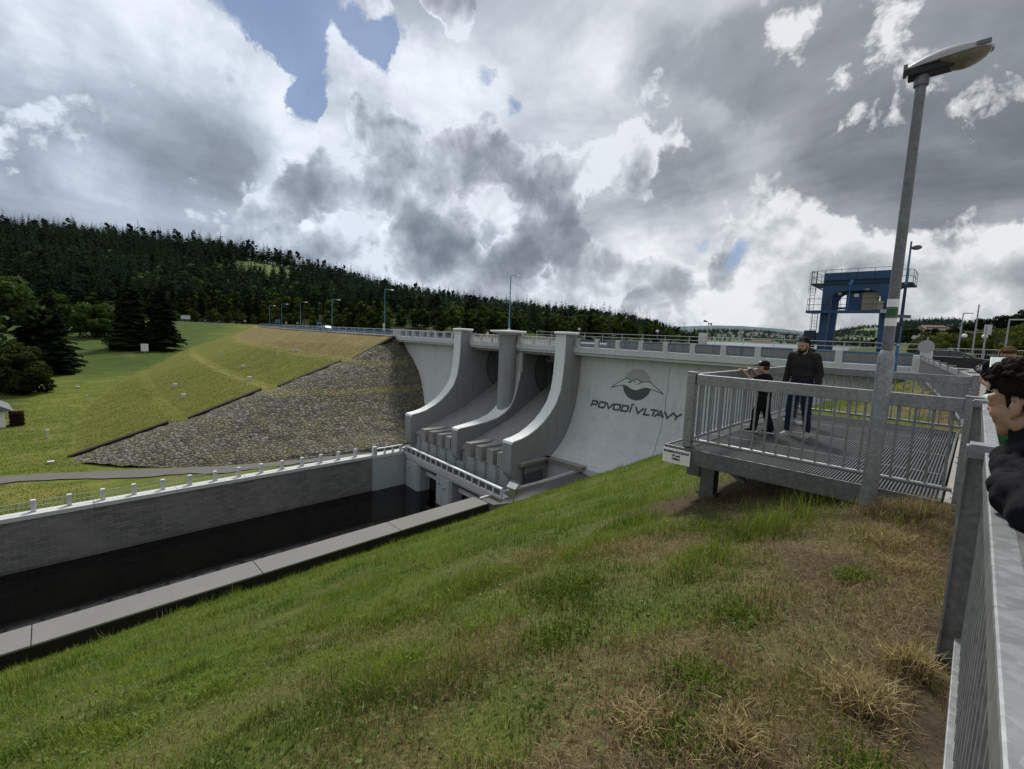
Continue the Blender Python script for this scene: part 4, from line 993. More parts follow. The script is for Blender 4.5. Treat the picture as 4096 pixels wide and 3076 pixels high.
# load sign hanging from the corner of the deck
sg = thing('load_sign', 'small white load-limit sign with black capitals fixed under the corner of the viewing platform', 'sign', (-2.9, 6.5, -.25))
MB().box(-3.22, -2.80, 6.515, 6.53, -.245, -.03).build('sign_plate', M['white'], sg)
def text_mesh(name, body, size, parent, loc, rot, mat, bold=.0, align='CENTER', sx=1.0, shear=0):
    cu = bpy.data.curves.new(name, 'FONT'); cu.body = body; cu.size = size; cu.align_x = align; cu.align_y = 'CENTER'; cu.offset = bold; cu.extrude = .001; cu.shear = shear
    to = bpy.data.objects.new(name, cu); COL.objects.link(to); dg = bpy.context.evaluated_depsgraph_get()
    me = bpy.data.meshes.new_from_object(to.evaluated_get(dg)); bpy.data.objects.remove(to); me.materials.clear(); me.materials.append(mat)
    m = Matrix.Translation(Vector(loc)) @ Euler(rot).to_matrix().to_4x4() @ Matrix.Diagonal((sx, 1, 1, 1)); me.transform(m)
    if parent is not None: me.transform(WM[parent].inverted())
    return link(bpy.data.objects.new(name, me), parent)
for k, (tx_, sz) in enumerate((('MAXIMÁLNÍ NOSNOST', .044), ('30 osob', .044), ('2700KG', .044))):
    text_mesh('sign_text', tx_, sz, sg, (-3.01, 6.512, -.075-.052*k), (PI/2, 0, 0), M['black'], .0018, sx=.86)

# ------------------------------------------------------------------ roadside railing next to the camera, and the fence towards the dam
rr = thing('roadside_railing', 'galvanised steel railing close to the camera running along the pavement edge', 'railing', (.1, 3.4, 0))
def flat_post(x, y, z0, z1, parent, capx=(-.045, .105)):
    p = MB(); p.box(x-.055, x+.055, y-.012, y+.012, z0, z1-.012); p.box(x-.055, x-.043, y-.06, y-.013, z0, z1-.012); p.box(x+.043, x+.055, y-.06, y-.013, z0, z1-.012)
    o = p.build('post', M['galv'], parent, bevel=.003)
    MB().box(x+capx[0], x+capx[1], y-.075, y+.03, z1-.075, z1).build('post_cap', M['galv'], o, bevel=.004)
    return o
for yy in (-2.4, .35, 3.35, 6.35): flat_post(.06, yy, -.35, 1.13, rr)
for a, c in ((-2.3, .25), (.45, 3.26), (3.45, 6.26)):
    p = MB().box(.072, .130, a, c, 1.005, 1.10).build('top_rail', M['galv'], rr, bevel=.006)
    MB().box(.065, .135, a, c, .08, .115).build('bottom_rail', M['galv'], rr, bevel=.004)
    n = int((c-a)/.115)
    for i in range(n):
        y = a+(c-a)*(i+.5)/n; MB().box(.088, .114, y-.013, y+.013, .115, 1.004).build('bar', M['galv'], p)
sf = thing('slope_fence', 'galvanised barred fence leading from the platform to the white pillar beside the dam', 'fence', (-1.2, 26, 0))
fp = [(-.02, 12.5), (-.26, 15.5), (-.55, 18.4), (-.85, 21.3), (-1.16, 24.3), (-1.48, 27.3), (-1.80, 30.3), (-2.1, 33.2), (-2.35, 36.2), (-2.55, 39.2)]
for (xa, ya), (xc, yc) in zip(fp[:-1], fp[1:]):
    a = Vector((xa, ya+.06, 0)); c = Vector((xc, yc-.06, 0))
    r = MB().bar(a+Vector((0, 0, 1.03)), c+Vector((0, 0, 1.03)), .06, .15).build('top_rail', M['galv'], sf, bevel=.005)
    MB().bar(a+Vector((0, 0, .10)), c+Vector((0, 0, .10)), .06, .05).build('bottom_rail', M['galv'], sf)
    n = 13
    if ya < 32:
        mb = MB()
        for i in range(n):
            q = a+(c-a)*((i+.5)/n); mb.box(q.x-.011, q.x+.011, q.y-.011, q.y+.011, .125, .955)
        mb.build('bars', M['galv'], r); r.children[0].name = 'bar_infill'
for xa, ya in fp[1:]:
    o = MB().box(xa-.05, xa+.05, ya-.04, ya+.04, -.5, 1.115).build('post', M['galv'], sf, bevel=.005)
    MB().box(xa-.08, xa+.13, ya-.06, ya+.05, 1.116, 1.15).build('post_cap', M['galv'], o)

# ------------------------------------------------------------------ near street lamp
sl_ = thing('street_lamp', 'grey steel street lamp with one flat oval head standing on the grass before the platform', 'street lamp', (-.69, 6.3, -.3))
MB().lathe([(.076, -.5), (.076, 1.46), (.072, 1.50), (.055, 1.56), (.05, 1.565)], (-.69, 6.3, 0), 20).build('pole_sleeve', M['galv'], sl_, 40)
MB().path([(-.69, 6.3, 1.5), (-.69, 6.3, 4.28)], [.050, .043], 18).build('pole', m_galv('lamp_pole_steel', .16, .5, .35), sl_, 60)
mk = MB().lathe([(.0506, 2.02), (.0506, 2.10)], (-.69, 6.3, 0), 18).build('painted_mark', M['white'], sl_, 60); tag(mk, 'upper white bar of the trail mark')
mk = MB().lathe([(.0506, 1.92), (.0506, 2.0)], (-.69, 6.3, 0), 18).build('painted_mark', M['green'], sl_, 60); tag(mk, 'green bar of the trail mark')
mk = MB().lathe([(.0506, 1.82), (.0506, 1.90)], (-.69, 6.3, 0), 18).build('painted_mark', M['white'], sl_, 60); tag(mk, 'lower white bar of the trail mark')
# head: lofted shell along its own axis u (towards the road), slightly raised at the tip
def lamp_head(parent, base, az, tilt, L=.80, W=.155):
    Mx = Matrix.Rotation(az, 3, 'Z') @ Matrix.Rotation(-tilt, 3, 'Y'); b = Vector(base)
    us = np.linspace(-.12, L, 18); V = []; n = 14
    def wid(u): s = (u+.12)/(L+.12); return W*(.50+.5*math.sin(min(1, s*1.25)*PI/2)) * (1 if s < .72 else math.sqrt(max(0.004, 1-((s-.72)/.285)**2)))
    def hgt(u): s = (u+.12)/(L+.12); return .04+.085*math.sin(min(1, max(0, s))*PI)**.8
    top = MB(); V = []
    for u in us:
        for k in range(n):
            t = PI*k/(n-1); V.append(b+Mx @ Vector((u, wid(u)*math.cos(t), .045+hgt(u)*math.sin(t))))
    F = [(i*n+k, i*n+k+1, (i+1)*n+k+1, (i+1)*n+k) for i in range(len(us)-1) for k in range(n-1)]+[tuple(range(n)), tuple((len(us)-1)*n+k for k in range(n))[::-1]]
    F += [(i*n, (i+1)*n, (i+1)*n+n-1, i*n+n-1) for i in range(len(us)-1)]
    top.add(V, F); hd = top.build('lamp_head', M['grey_paint'], parent, 50)
    us2 = np.linspace(.12, L-.015, 14); V = []
    for u in us2:
        s = (u-.12)/(L-.135); dp = .095*math.sin(max(.06, min(1, s*1.0))*PI)**.6*(1 if s < .5 else 1-.3*(s-.5))
        for k in range(n):
            t = PI+PI*k/(n-1); V.append(b+Mx @ Vector((u, .93*wid(u)*math.cos(t), .044+dp*math.sin(t))))
    F = [(i*n+k, i*n+k+1, (i+1)*n+k+1, (i+1)*n+k) for i in range(len(us2)-1) for k in range(n-1)]+[tuple(range(n)), tuple((len(us2)-1)*n+k for k in range(n))[::-1]]
    MB().add(V, F).build('lens', M['lens'], hd, 60)
    g = MB(); g.obox(b+Mx @ Vector((.06, 0, .01)), (.34, W*1.15, .075), Mx); g.build('gear_tray', M['black'], hd, bevel=.01)
    MB().obox(b+Mx @ Vector((L*.82, -wid(L*.8)-.002, .075)), (.10, .02, .035), Mx).build('clip', M['galv_dark'], hd); MB().obox(b+Mx @ Vector((-.135, 0, .06)), (.03, .2, .05), Mx).build('hinge', M['galv_dark'], hd)
    return hd
lamp_head(sl_, (-.69, 6.3, 4.32), math.radians(8), math.radians(3), .50, .15)
MB().path([(-.69, 6.3, 4.2), (-.69, 6.3, 4.33)], [.06, .06], 14).build('collar', M['galv_dark'], sl_, 60)

# ------------------------------------------------------------------ blue lamp posts along the dam
lp = thing('dam_lamp', 'tall blue lamp post rising from the round cap of the middle pier', 'street lamp', (-46.0, 45.0, 1.9), 0, 'blue lamp posts along the dam')
def post_parts(root, z1, par=True):
    MB().path([(0, 0, 0), (0, 0, 1.4), (0, 0, 1.45), (0, 0, z1)], [.11, .10, .075, .06], 10).build('pole', M['blue_pole'], root, 50, local=True)
    MB().path([(0, 0, z1-.02), (0, .35, z1+.05), (0, 1.2, z1+.02)], .045, 8).build('arm', M['blue_pole'], root, 50, local=True)
    MB().ell((0, 1.55, z1), (.17, .45, .10), None, 12, 8).build('lamp_head', M['white_metal'], root, 80, local=True)
    MB().lathe([(.24, 0), (.2, .12), (.12, .26), (.1, .3)], (0, 0, 0), 12).build('base', M['white_metal'], root, 40, local=True)
post_parts(lp, 7.45)
l2 = thing('dam_lamp', 'tall blue lamp post standing where the railing meets the stone slope', 'street lamp', (-80.0, 45.2, .1), 0, 'blue lamp posts along the dam')
post_parts(l2, 8.7)
MB().lathe([(.42, 1.5), (.42, 1.56)], (0, 0, 0), 16)
sgn = MB(); sgn.path([(-.02, -.12, 2.0), (-.02, -.16, 2.0)], .40, 18); sgn.path([(-.02, -.12, 1.25), (-.02, -.16, 1.25)], .34, 18); s_ = sgn.build('round_sign', M['white_metal'], l2, 50, local=True)
for i, (x, z) in enumerate(((-104.7, .1), (-128.6, .15), (-150.6, .2), (-172.5, .25))):
    c = dup(lp); c.location = (x, 45+float(emb_off(x)), z)
    c['label'] = ['second blue lamp post left of the stone slope on the crest', 'blue lamp post on the crest beyond the white car', 'smaller looking blue lamp post next to the road sign posts', 'farthest blue lamp post at the far end of the earth dam crest'][i]
rl = thing('dam_lamp', 'blue lamp post with cross arm and black box at the right end of the dam', 'street lamp', (-4.15, 43.1, -.2), 0, 'blue lamp posts along the dam')
MB().path([(0, 0, 0), (0, 0, 3.2), (0, 0, 9.2)], [.10, .09, .055], 10).build('pole', M['blue'], rl, 50, local=True)  # deeper blue than the other posts, to look backlit
MB().path([(0, 0, 3.3), (0, 0, 6.2)], [.105, .09], 10).build('pole_backlit', M['blue_dark'], rl, 50, local=True)  # dark sleeve over the pole: its backlit shade put into the colour
MB().ell((.32, .0, 8.75), (.30, .14, .17), None, 12, 8).build('lamp_head', M['slate'], rl, 80, local=True)
MB().bar((-.65, 0, 4.05), (.50, 0, 3.98), .2, .22, (0, 0, 1)).build('cross_arm', M['slate'], rl, local=True, bevel=.02)
mb = MB(); [mb.obox((-.1, -.14, 2.2+.19*k), (.24, .16, .16)) for k in range(7)]; mb.build('signal_box', M['black'], rl, local=True)
MB().ell((.02, -.14, 2.0), (.06, .06, .06), None, 8, 6).build('camera_dome', M['white'], rl, 80, local=True)

# earth-dam crest road and its railing
xs = np.arange(-236, -73.9, 4.0); n = len(xs)
yo = emb_off(xs); co = np.concatenate([np.c_[xs, 44.6+yo, 0*xs+.16], np.c_[xs, 52.5+yo, 0*xs+.16]]); i = np.arange(n-1)
tag(mesh_np('crest_road', co, [np.stack([i, i+1, n+i+1, n+i], 1)], M['asphalt'], None, None, True), kind='structure')
cr = thing('crest_railing', 'long white and blue railing along the road on top of the earth dam', 'railing', (-74.5, 44.2, .1))
xs2 = np.arange(-200, -74.3, 4.2)
P = [Vector((x, 44.25+float(emb_off(x)), 0)) for x in xs2]+[Vector((-74.5, 44.25, 0))]
mb = MB()
for a, c in zip(P[:-1], P[1:]):
    for z, h in ((1.36, .09), (.42, .08)): mb.bar(a+Vector((0, 0, z)), c+Vector((0, 0, z)), .10, h)
mb.build('rail', M['white_metal'], cr)
for a in P[:-1]: MB().box(a.x-.06, a.x+.06, a.y-.06, a.y+.06, .1, 1.32).build('post', M['white_metal'], cr)
mb = MB()
for a, c in zip(P[:-1], P[1:]):
    mb.bar(a+Vector((0, .0, .98)), c+Vector((0, 0, .98)), .03, .30); mb.bar(a+Vector((0, .0, .62)), c+Vector((0, 0, .62)), .03, .16)
mb.build('blue_infill', M['blue'], cr)
fr = thing('far_side_railing', 'white two-bar railing on the far side of the earth dam road', 'railing', (-120, 53, .1))
mb = MB()
P2 = [p+Vector((0, 8.5, 0)) for p in P]
for a, c in zip(P2[:-1], P2[1:]):
    for z in (1.35, .95, .55): mb.bar(a+Vector((0, 0, z)), c+Vector((0, 0, z)), .06, .12)
mb.build('rail', M['white_metal'], fr)
for a in P2: MB().box(a.x-.07, a.x+.07, a.y-.07, a.y+.07, .1, 1.32).build('post', M['white_metal'], fr)
# ------------------------------------------------------------------ vegetation
def tri_soup(name, P, C, mat, parent, local=True, quad=True):
    """P (n,k,3) polygons, C (n,3) colours"""
    n, k, _ = P.shape; idx = np.arange(n*k).reshape(n, k)
    return mesh_np(name, P.reshape(-1, 3), [idx], mat, parent, np.repeat(C, k, 0), False, local)
def unit(v): return v/np.maximum(1e-9, np.linalg.norm(v, axis=-1, keepdims=True))
def leaf_quads(c, size, rng, elong=1.5, up=.35):
    n = len(c); a = unit(rng.normal(size=(n, 3))+np.array((0, 0, up))); r = unit(np.cross(a, rng.normal(size=(n, 3)))); w = np.cross(a, r)
    s = size[:, None]*.5 if hasattr(size, '__len__') else np.full((n, 1), size*.5)
    return np.stack([c-r*s*elong, c+w*s*.8, c+r*s*elong, c-w*s*.8], 1)
def spruce_arr(rng, h=24.0, rad=4.0, layers=26, per=11, col=(.020, .036, .014), sag=.55, bare=.06, jag=.35):
    """layered drooping sprays, each spray = two ragged triangles"""
    P = []; C = []
    col = np.array(col)
    for i in range(layers):
        f = i/(layers-1); z = h*(bare+(1-bare)*f**.92); r = rad*(1-f)**.80*(1+rng.uniform(-.22, .22))+.15
        m = max(4, int(per*(1-.55*f)))
        ph = rng.uniform(0, 6.28)
        for k in range(m):
            t = ph+6.283*k/m+rng.uniform(-.25, .25); L = r*(1+rng.uniform(-jag, jag*.7)); dz = -L*sag*rng.uniform(.5, 1.15)+.12*L
            d = np.array((math.cos(t), math.sin(t), 0)); s = np.array((-d[1], d[0], 0)); b = np.array((0, 0, z+rng.uniform(-.3, .3)*h/layers))
            mid = b+d*L*.6+np.array((0, 0, dz*.38)); tip = b+d*L+np.array((0, 0, dz)); w = L*.30+.12
            cc = col*rng.uniform(.55, 1.45)*np.array((1, 1, rng.uniform(.8, 1.2)))
            P.append((b, mid+s*w+np.array((0, 0, -w*.5)), tip, mid-s*w*.2)); C.append(cc)
            P.append((b+d*L*.1, mid-s*w+np.array((0, 0, -w*.5)), tip-s*w*.15, mid+s*w*.2+np.array((0, 0, .1)))); C.append(cc*.8)
            for q in range(2):
                g = rng.uniform(.45, .95); pb = b+d*L*g+np.array((0, 0, dz*g*g)); ww = w*.8*(1.1-g*.5); sg = 1 if q else -1
                P.append((pb, pb+s*sg*ww+d*ww*.5+np.array((0, 0, -ww*.8)), pb+d*ww*.9+np.array((0, 0, -ww*.3)), pb+d*ww*.2+np.array((0, 0, .05)))); C.append(cc*rng.uniform(.7, 1.25))
    return np.array(P), np.array(C)
def broad_arr(rng, h=14.0, rad=5.0, n=1500, col=(.045, .075, .018), leaf=.55, clumps=14, base=.22, flat=1.0):
    cs = []; rs = []
    for i in range(clumps):
        f = rng.uniform(0, 1); z = h*(base+(1-base)*(.12+.80*f)); env = rad*math.sqrt(max(.05, 1-((f-.42)/.62)**2))
        t = rng.uniform(0, 6.28); q = env*math.sqrt(rng.uniform(.05, .75)); cs.append((q*math.cos(t), q*math.sin(t), z)); rs.append(rad*rng.uniform(.26, .46)*(1.1-.35*f))
    cs = np.array(cs); rs = np.array(rs); k = rng.integers(0, clumps, n)
    u = unit(rng.normal(size=(n, 3))); rr = rng.uniform(.62, 1.08, n)**.6
    c = cs[k]+u*(rs[k]*rr)[:, None]*np.array((1, 1, .82*flat))
    c[:, 2] = np.maximum(c[:, 2], h*.04)
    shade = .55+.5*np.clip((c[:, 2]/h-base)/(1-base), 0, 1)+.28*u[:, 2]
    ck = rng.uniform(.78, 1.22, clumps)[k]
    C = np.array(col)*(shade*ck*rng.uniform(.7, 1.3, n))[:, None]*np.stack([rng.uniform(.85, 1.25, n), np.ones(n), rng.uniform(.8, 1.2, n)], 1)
    P = leaf_quads(c, leaf*rng.uniform(.6, 1.4, n), rng)
    return P, np.maximum(C, .004)
def trunk_mb(h, r, limbs, rng, rad=3.0):
    mb = MB(); mb.path([(0, 0, -.6), (0, 0, h*.05), (rng.uniform(-.15, .15), rng.uniform(-.15, .15), h*.5), (0, 0, h*.93)], [r*1.25, r, r*.6, r*.1], 8)
    for i in range(limbs):
        z = h*rng.uniform(.22, .75); t = rng.uniform(0, 6.28); L = rad*rng.uniform(.5, .9)
        mb.path([(0, 0, z), (L*.5*math.cos(t), L*.5*math.sin(t), z+L*.3), (L*math.cos(t), L*math.sin(t), z+L*.5)], [r*.45, r*.28, r*.08], 6)
    return mb
def tree_proto(name, label, cat, kind, seed, group=None, **k):
    rng = np.random.default_rng(seed); root = thing(name, label, cat, (0, 0, 0), 0, group)
    h = k.get('h', 14); rad = k.get('rad', 5)
    if kind == 'spruce':
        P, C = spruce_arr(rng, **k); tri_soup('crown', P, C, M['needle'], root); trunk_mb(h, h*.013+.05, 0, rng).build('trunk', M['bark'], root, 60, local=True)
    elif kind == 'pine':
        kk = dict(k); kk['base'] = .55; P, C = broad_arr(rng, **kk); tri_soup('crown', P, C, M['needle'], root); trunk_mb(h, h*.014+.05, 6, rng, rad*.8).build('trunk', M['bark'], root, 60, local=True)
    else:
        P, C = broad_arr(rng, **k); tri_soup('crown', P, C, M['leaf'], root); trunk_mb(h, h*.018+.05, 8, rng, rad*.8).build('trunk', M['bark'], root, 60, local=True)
    return root
def place(root, x, y, z=None, rz=0, s=1.0, sz=None, label=None, first=False):
    o = root if first else dup(root)
    if z is None: z = float(left_z(np.array([x]), np.array([y]))[0])
    o.location = (x, y, z-.1); o.rotation_euler = (0, 0, rz); o.scale = (s, s, sz or s)
    if label: o['label'] = label
    return o

# trees on the left meadow, one by one
t = tree_proto('spruce_tree', 'tall dark spruce, left one of the pair on the meadow', 'spruce', 'spruce', 1, h=25, rad=7.0, layers=34, per=17, col=(.016, .026, .012), bare=.03, jag=.4); place(t, -199, 19.3, first=True)
t = tree_proto('spruce_tree', 'dark spruce, right one of the pair, bare trunk showing below its branches', 'spruce', 'spruce', 2, h=23.5, rad=6.2, layers=32, per=17, col=(.014, .024, .011), bare=.13, jag=.4); place(t, -196, 27.2, first=True)
t = tree_proto('spruce_tree', 'broad black-green spruce beside the round bush at the left meadow edge', 'spruce', 'spruce', 3, h=21, rad=5.0, layers=30, per=17, col=(.013, .022, .011), bare=.02, jag=.35); place(t, -152, 0.2, first=True)
t = tree_proto('spruce_tree', 'narrow dark spruce behind the broad spruce at the left meadow edge', 'spruce', 'spruce', 4, h=23, rad=4.6, layers=28, per=13, col=(.013, .022, .011), bare=.03); place(t, -166, -4.0, first=True)
t = tree_proto('broadleaf_tree', 'large pale green leafy tree at the left edge of the photo behind the bush', 'broadleaf tree', 'broad', 5, h=23, rad=9.5, n=5200, col=(.062, .098, .038), leaf=.95, clumps=26, base=.05); place(t, -152, -9.5, first=True)
t = tree_proto('bush', 'round leafy bush standing on the meadow at the left edge', 'bush', 'broad', 6, h=8.6, rad=4.5, n=7500, col=(.050, .070, .024), leaf=.62, clumps=40, base=.02); place(t, -128, -4.2, first=True)
t = tree_proto('broadleaf_tree', 'low green leafy tree between the two groups of spruces near the parked cars', 'broadleaf tree', 'broad', 7, h=12, rad=7, n=2600, col=(.040, .066, .02), leaf=.8, clumps=18, base=.03); place(t, -235, 11, first=True)
place(t, -262, 16, rz=2, s=.9, label='wide leafy shrub just left of the pair of spruces below the car park')
place(t, -250, 2, rz=1, s=1.2, label='leafy tree half hidden behind the narrow dark spruce')

# forest edge behind the dam: individual trees, then the wooded hill as one mass
EDGE = {}
for nm, lab, cat, kind, kw in (('broadleaf_tree', 'leafy tree in the wood edge beyond the dam road', 'broadleaf tree', 'broad', dict(h=15, rad=4.6, n=900, col=(.055, .085, .022), leaf=.95, clumps=14, base=.08)),
                               ('birch_tree', 'pale green slender tree in the wood edge beyond the dam road', 'birch', 'broad', dict(h=18, rad=3.4, n=800, col=(.085, .125, .030), leaf=.85, clumps=13, base=.08)),
                               ('spruce_tree', 'dark spruce in the wood edge beyond the dam road', 'spruce', 'spruce', dict(h=22, rad=3.6, layers=20, per=9, col=(.015, .026, .012), bare=.04)),
                               ('pine_tree', 'dark pine with bare trunk in the wood edge beyond the dam road', 'pine', 'pine', dict(h=22, rad=3.8, n=700, col=(.020, .032, .014), leaf=.8, clumps=12))):
    EDGE[nm] = [tree_proto(nm, lab, cat, kind, 20+j, 'trees of the wood edge beyond the dam', **kw) for j in range(2)]
rng = np.random.default_rng(5)
used = {k: [False, False] for k in EDGE}
def edge_tree(px, s, kind, sc):
    x, y, z, d = forest_at(px, s)
    j = int(rng.integers(0, 2)); o = EDGE[kind][j]; first = not used[kind][j]; used[kind][j] = True
    place(o, float(x), float(y), float(z), rz=rng.uniform(0, 6.28), s=sc, sz=sc*rng.uniform(.9, 1.12), first=first)
pxs = np.sort(np.concatenate([rng.uniform(-60, 2790, 190), rng.uniform(520, 1560, 56)]))
for i, px in enumerate(pxs):
    s = rng.uniform(.0, .07)
    r = rng.random()
    if 250 < px < 860 and s < .03: s = .035
    dens = .5*(1+math.sin(px*.011)+.6*math.sin(px*.037+1))
    if px > 1450: kind = 'broadleaf_tree' if r < .50 else ('birch_tree' if r < .74 else ('spruce_tree' if r < .88 else 'pine_tree'))
    elif px > 850: kind = 'broadleaf_tree' if r < .38 else ('birch_tree' if r < .55 else ('spruce_tree' if r < .9 else 'pine_tree'))
    else: kind = 'spruce_tree' if r < .6 else ('broadleaf_tree' if r < .85 else 'pine_tree')
    sc = rng.uniform(.75, 1.12)*(1.0 if px < 2500 else max(.62, 1.0-(px-2500)/600))
    edge_tree(px, s, kind, sc)
for px in list((330, 420, 700, 780, 850, 910, 1010, 1075, 1180, 1250, 1340, 1420))+[float(rng.uniform(560, 1560)) for _ in range(26)]:     # low shrubs along the far road
    x, y, z, d = forest_at(px, -.12 if px > 600 else -.06); o = dup(EDGE['broadleaf_tree'][0]); o.location = (float(x), float(y), float(z)); s = rng.uniform(.30, .62); o.scale = (s*1.5, s*1.5, s); o['label'] = 'low spreading shrub in front of the wood beyond the dam road'; o['category'] = 'shrub'; o.name = 'shrub'; o['group'] = 'shrubs along the far road'

# the wooded hill, one mass
VAR = []
r2 = np.random.default_rng(77)
for j in range(5): VAR.append(spruce_arr(r2, h=21+2*j % 5, rad=3.0+.25*j, layers=11, per=6, col=(.021, .038, .017), bare=.10 if j % 2 else .3, jag=.4))
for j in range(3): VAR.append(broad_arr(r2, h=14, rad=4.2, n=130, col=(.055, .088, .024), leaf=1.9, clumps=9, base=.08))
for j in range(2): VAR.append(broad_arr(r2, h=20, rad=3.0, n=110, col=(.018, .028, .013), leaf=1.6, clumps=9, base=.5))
def scatter(name, label, cat, pts, mat=None):
    """pts: list of (variant, x, y, z, scale, zscale, colour factor(3), haze)"""
    Ps = []; Cs = []
    by = {}
    for p in pts: by.setdefault(p[0], []).append(p)
    for v, L in by.items():
        P, C = VAR[v]; n = len(P)
        A = np.array([[q[1], q[2], q[3]] for q in L]); S = np.array([q[4] for q in L]); SZ = np.array([q[5] for q in L]); T = r2.uniform(0, 6.283, len(L))
        c, s = np.cos(T), np.sin(T)
        X = (P[None, :, :, 0]*c[:, None, None]-P[None, :, :, 1]*s[:, None, None])*S[:, None, None]+A[:, 0, None, None]
        Y = (P[None, :, :, 0]*s[:, None, None]+P[None, :, :, 1]*c[:, None, None])*S[:, None, None]+A[:, 1, None, None]
        Z = P[None, :, :, 2]*SZ[:, None, None]+A[:, 2, None, None]
        Ps.append(np.stack([X, Y, Z], -1).reshape(-1, 4, 3))
        F = np.array([q[6] for q in L]); Hz = np.array([q[7] for q in L])[:, None, None]
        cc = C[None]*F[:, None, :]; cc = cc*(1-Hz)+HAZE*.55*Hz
        Cs.append(cc.reshape(-1, 3))
    P = np.concatenate(Ps); C = np.concatenate(Cs)
    o = tri_soup(name, P, C, mat or M['needle'], None); tag(o, label, cat, kind='stuff'); return o
pts = []
N = 5200
pp = r2.uniform(-80, 2800, N*2); ss = r2.uniform(.05, 1.06, N*2)**.85
x, y, z, d = forest_at(pp, np.minimum(ss, 1.0))
keepd = r2.random(N*2) < np.clip((d/620)**1.0, .25, 1)
# the bright clearing on the slope
clear = ((np.abs((pp-1085+(ss-.7)*-500)/185) < 1) & (np.abs((ss-.68)/.24) < 1)) | ((np.abs((pp-1700)/230) < 1) & (np.abs((ss-.86)/.10) < 1) & (r2.random(N*2) < .75))
mixn = fbm(x, y, .012, 3, 91)
for i in range(N*2):
    if not keepd[i]: continue
    if clear[i] and r2.random() < .88: continue
    rr = r2.random(); dec = .05+.55*sst(.54, .68, mixn[i])*sst(0.9, .25, ss[i])*(.35+.65*float(sst(300, 1000, pp[i])))
    if pp[i] > 1450: dec = max(dec, .35*(1-ss[i]))
    v = int(r2.integers(5, 8)) if rr < dec else (int(r2.integers(8, 10)) if rr < dec+.10 else int(r2.integers(0, 5)))
    sc = r2.uniform(.7, 1.12)*(1 if pp[i] < 2450 else max(.5, 1-(pp[i]-2450)/700)); f = r2.uniform(.7, 1.4)*(1.0+.4*float(mixn[i] > .54))
    if clear[i]: sc *= .4; f = 2.0
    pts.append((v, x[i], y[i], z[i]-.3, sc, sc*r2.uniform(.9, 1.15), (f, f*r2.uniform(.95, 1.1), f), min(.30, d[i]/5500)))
for px, s in zip(r2.uniform(0, 2700, 150), r2.uniform(.93, 1.02, 150)):
    x_, y_, z_, d_ = forest_at(px, min(s, 1)); sc = r2.uniform(1.05, 1.5)*(1 if px < 2300 else .7); pts.append((int(r2.choice([0, 1, 2, 3, 4, 8, 9])), float(x_), float(y_), float(z_)-.3, sc*.9, sc, (1.0, 1.05, 1.0), .10))
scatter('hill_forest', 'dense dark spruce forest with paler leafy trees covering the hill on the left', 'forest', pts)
pts = []
for px, s in zip(r2.uniform(2760, 3420, 1500), r2.uniform(0, 1.02, 1500)**.7):
    x, y, z, d = village_at(px, min(s, 1)); v = int(r2.integers(5, 8)) if r2.random() < .6 else int(r2.integers(0, 5)); sc = r2.uniform(.6, 1.1); f = r2.uniform(.8, 1.5)*(1.5 if s < .25 else 1)
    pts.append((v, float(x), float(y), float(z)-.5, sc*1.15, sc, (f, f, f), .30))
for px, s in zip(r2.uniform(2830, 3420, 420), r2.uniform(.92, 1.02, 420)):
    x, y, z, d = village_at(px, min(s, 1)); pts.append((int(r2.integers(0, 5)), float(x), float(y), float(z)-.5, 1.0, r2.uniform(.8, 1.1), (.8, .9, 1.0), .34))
for px, s in zip(r2.uniform(3220, 3700, 1500), r2.uniform(0, 1.02, 1500)):
    x, y, z, d = fields_at(px, min(s, 1))
    if not (fbm(x, y, .006, 3, 65) < .49 or s > .80 or s < .1): continue
    v = int(r2.integers(5, 8)) if r2.random() < .7 else 2; sc = r2.uniform(.7, 1.2); pts.append((v, float(x), float(y), float(z)-.5, sc*1.2, sc, (1.0, 1.0, 1.0), .30))
for px, s in zip(r2.uniform(3500, 4300, 2600), r2.uniform(0, 1.02, 2600)):
    x, y, z, d = right_at(px, min(s, 1)); v = int(r2.integers(5, 8)) if r2.random() < .5 else int(r2.integers(0, 5)); sc = r2.uniform(.7, 1.1); pts.append((v, float(x), float(y), float(z)-.5, sc*1.1, sc, (1.0, 1.05, 1.1), .24))
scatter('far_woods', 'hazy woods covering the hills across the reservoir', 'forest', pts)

# trees on the right shore
RS = {'pine_tree': tree_proto('pine_tree', 'dark open-crowned pine on the right shore behind the lamp poles', 'pine', 'pine', 60, 'pines on the right shore', h=17, rad=4.6, n=1500, col=(.020, .027, .014), leaf=.62, clumps=15),
      'shrub': tree_proto('shrub', 'yellow-green leafy shrub on the right shore below the pines', 'shrub', 'broad', 61, 'shrubs on the right shore', h=6, rad=4.0, n=900, col=(.062, .080, .022), leaf=.55, clumps=12, base=.02),
      'broadleaf_tree': tree_proto('broadleaf_tree', 'dark leafy tree on the right shore beside the crane', 'broadleaf tree', 'broad', 62, 'leafy trees on the right shore', h=15, rad=5.5, n=1300, col=(.026, .040, .016), leaf=.75, clumps=16, base=.04)}
fr_ = {k: True for k in RS}
def rs(kind, px, s, sc):
    if kind == 'pine_tree': sc *= .62
    if kind == 'broadleaf_tree': sc *= .68
    x, y, z, d = shore_at(px, s); place(RS[kind], float(x), float(y), float(z), rz=rng.uniform(0, 6.28), s=sc, sz=sc*rng.uniform(.9, 1.1), first=fr_[kind]); fr_[kind] = False
RSX = np.random.default_rng(3)
for px, s, sc in [(float(RSX.uniform(3730, 4250)), float(RSX.uniform(.45, 1.0)), float(RSX.uniform(.6, 1.15))) for _ in range(34)]: rs('pine_tree' if px > 3840 or RSX.random() < .5 else 'broadleaf_tree', px, s, sc*(.75 if px < 3850 else 1))
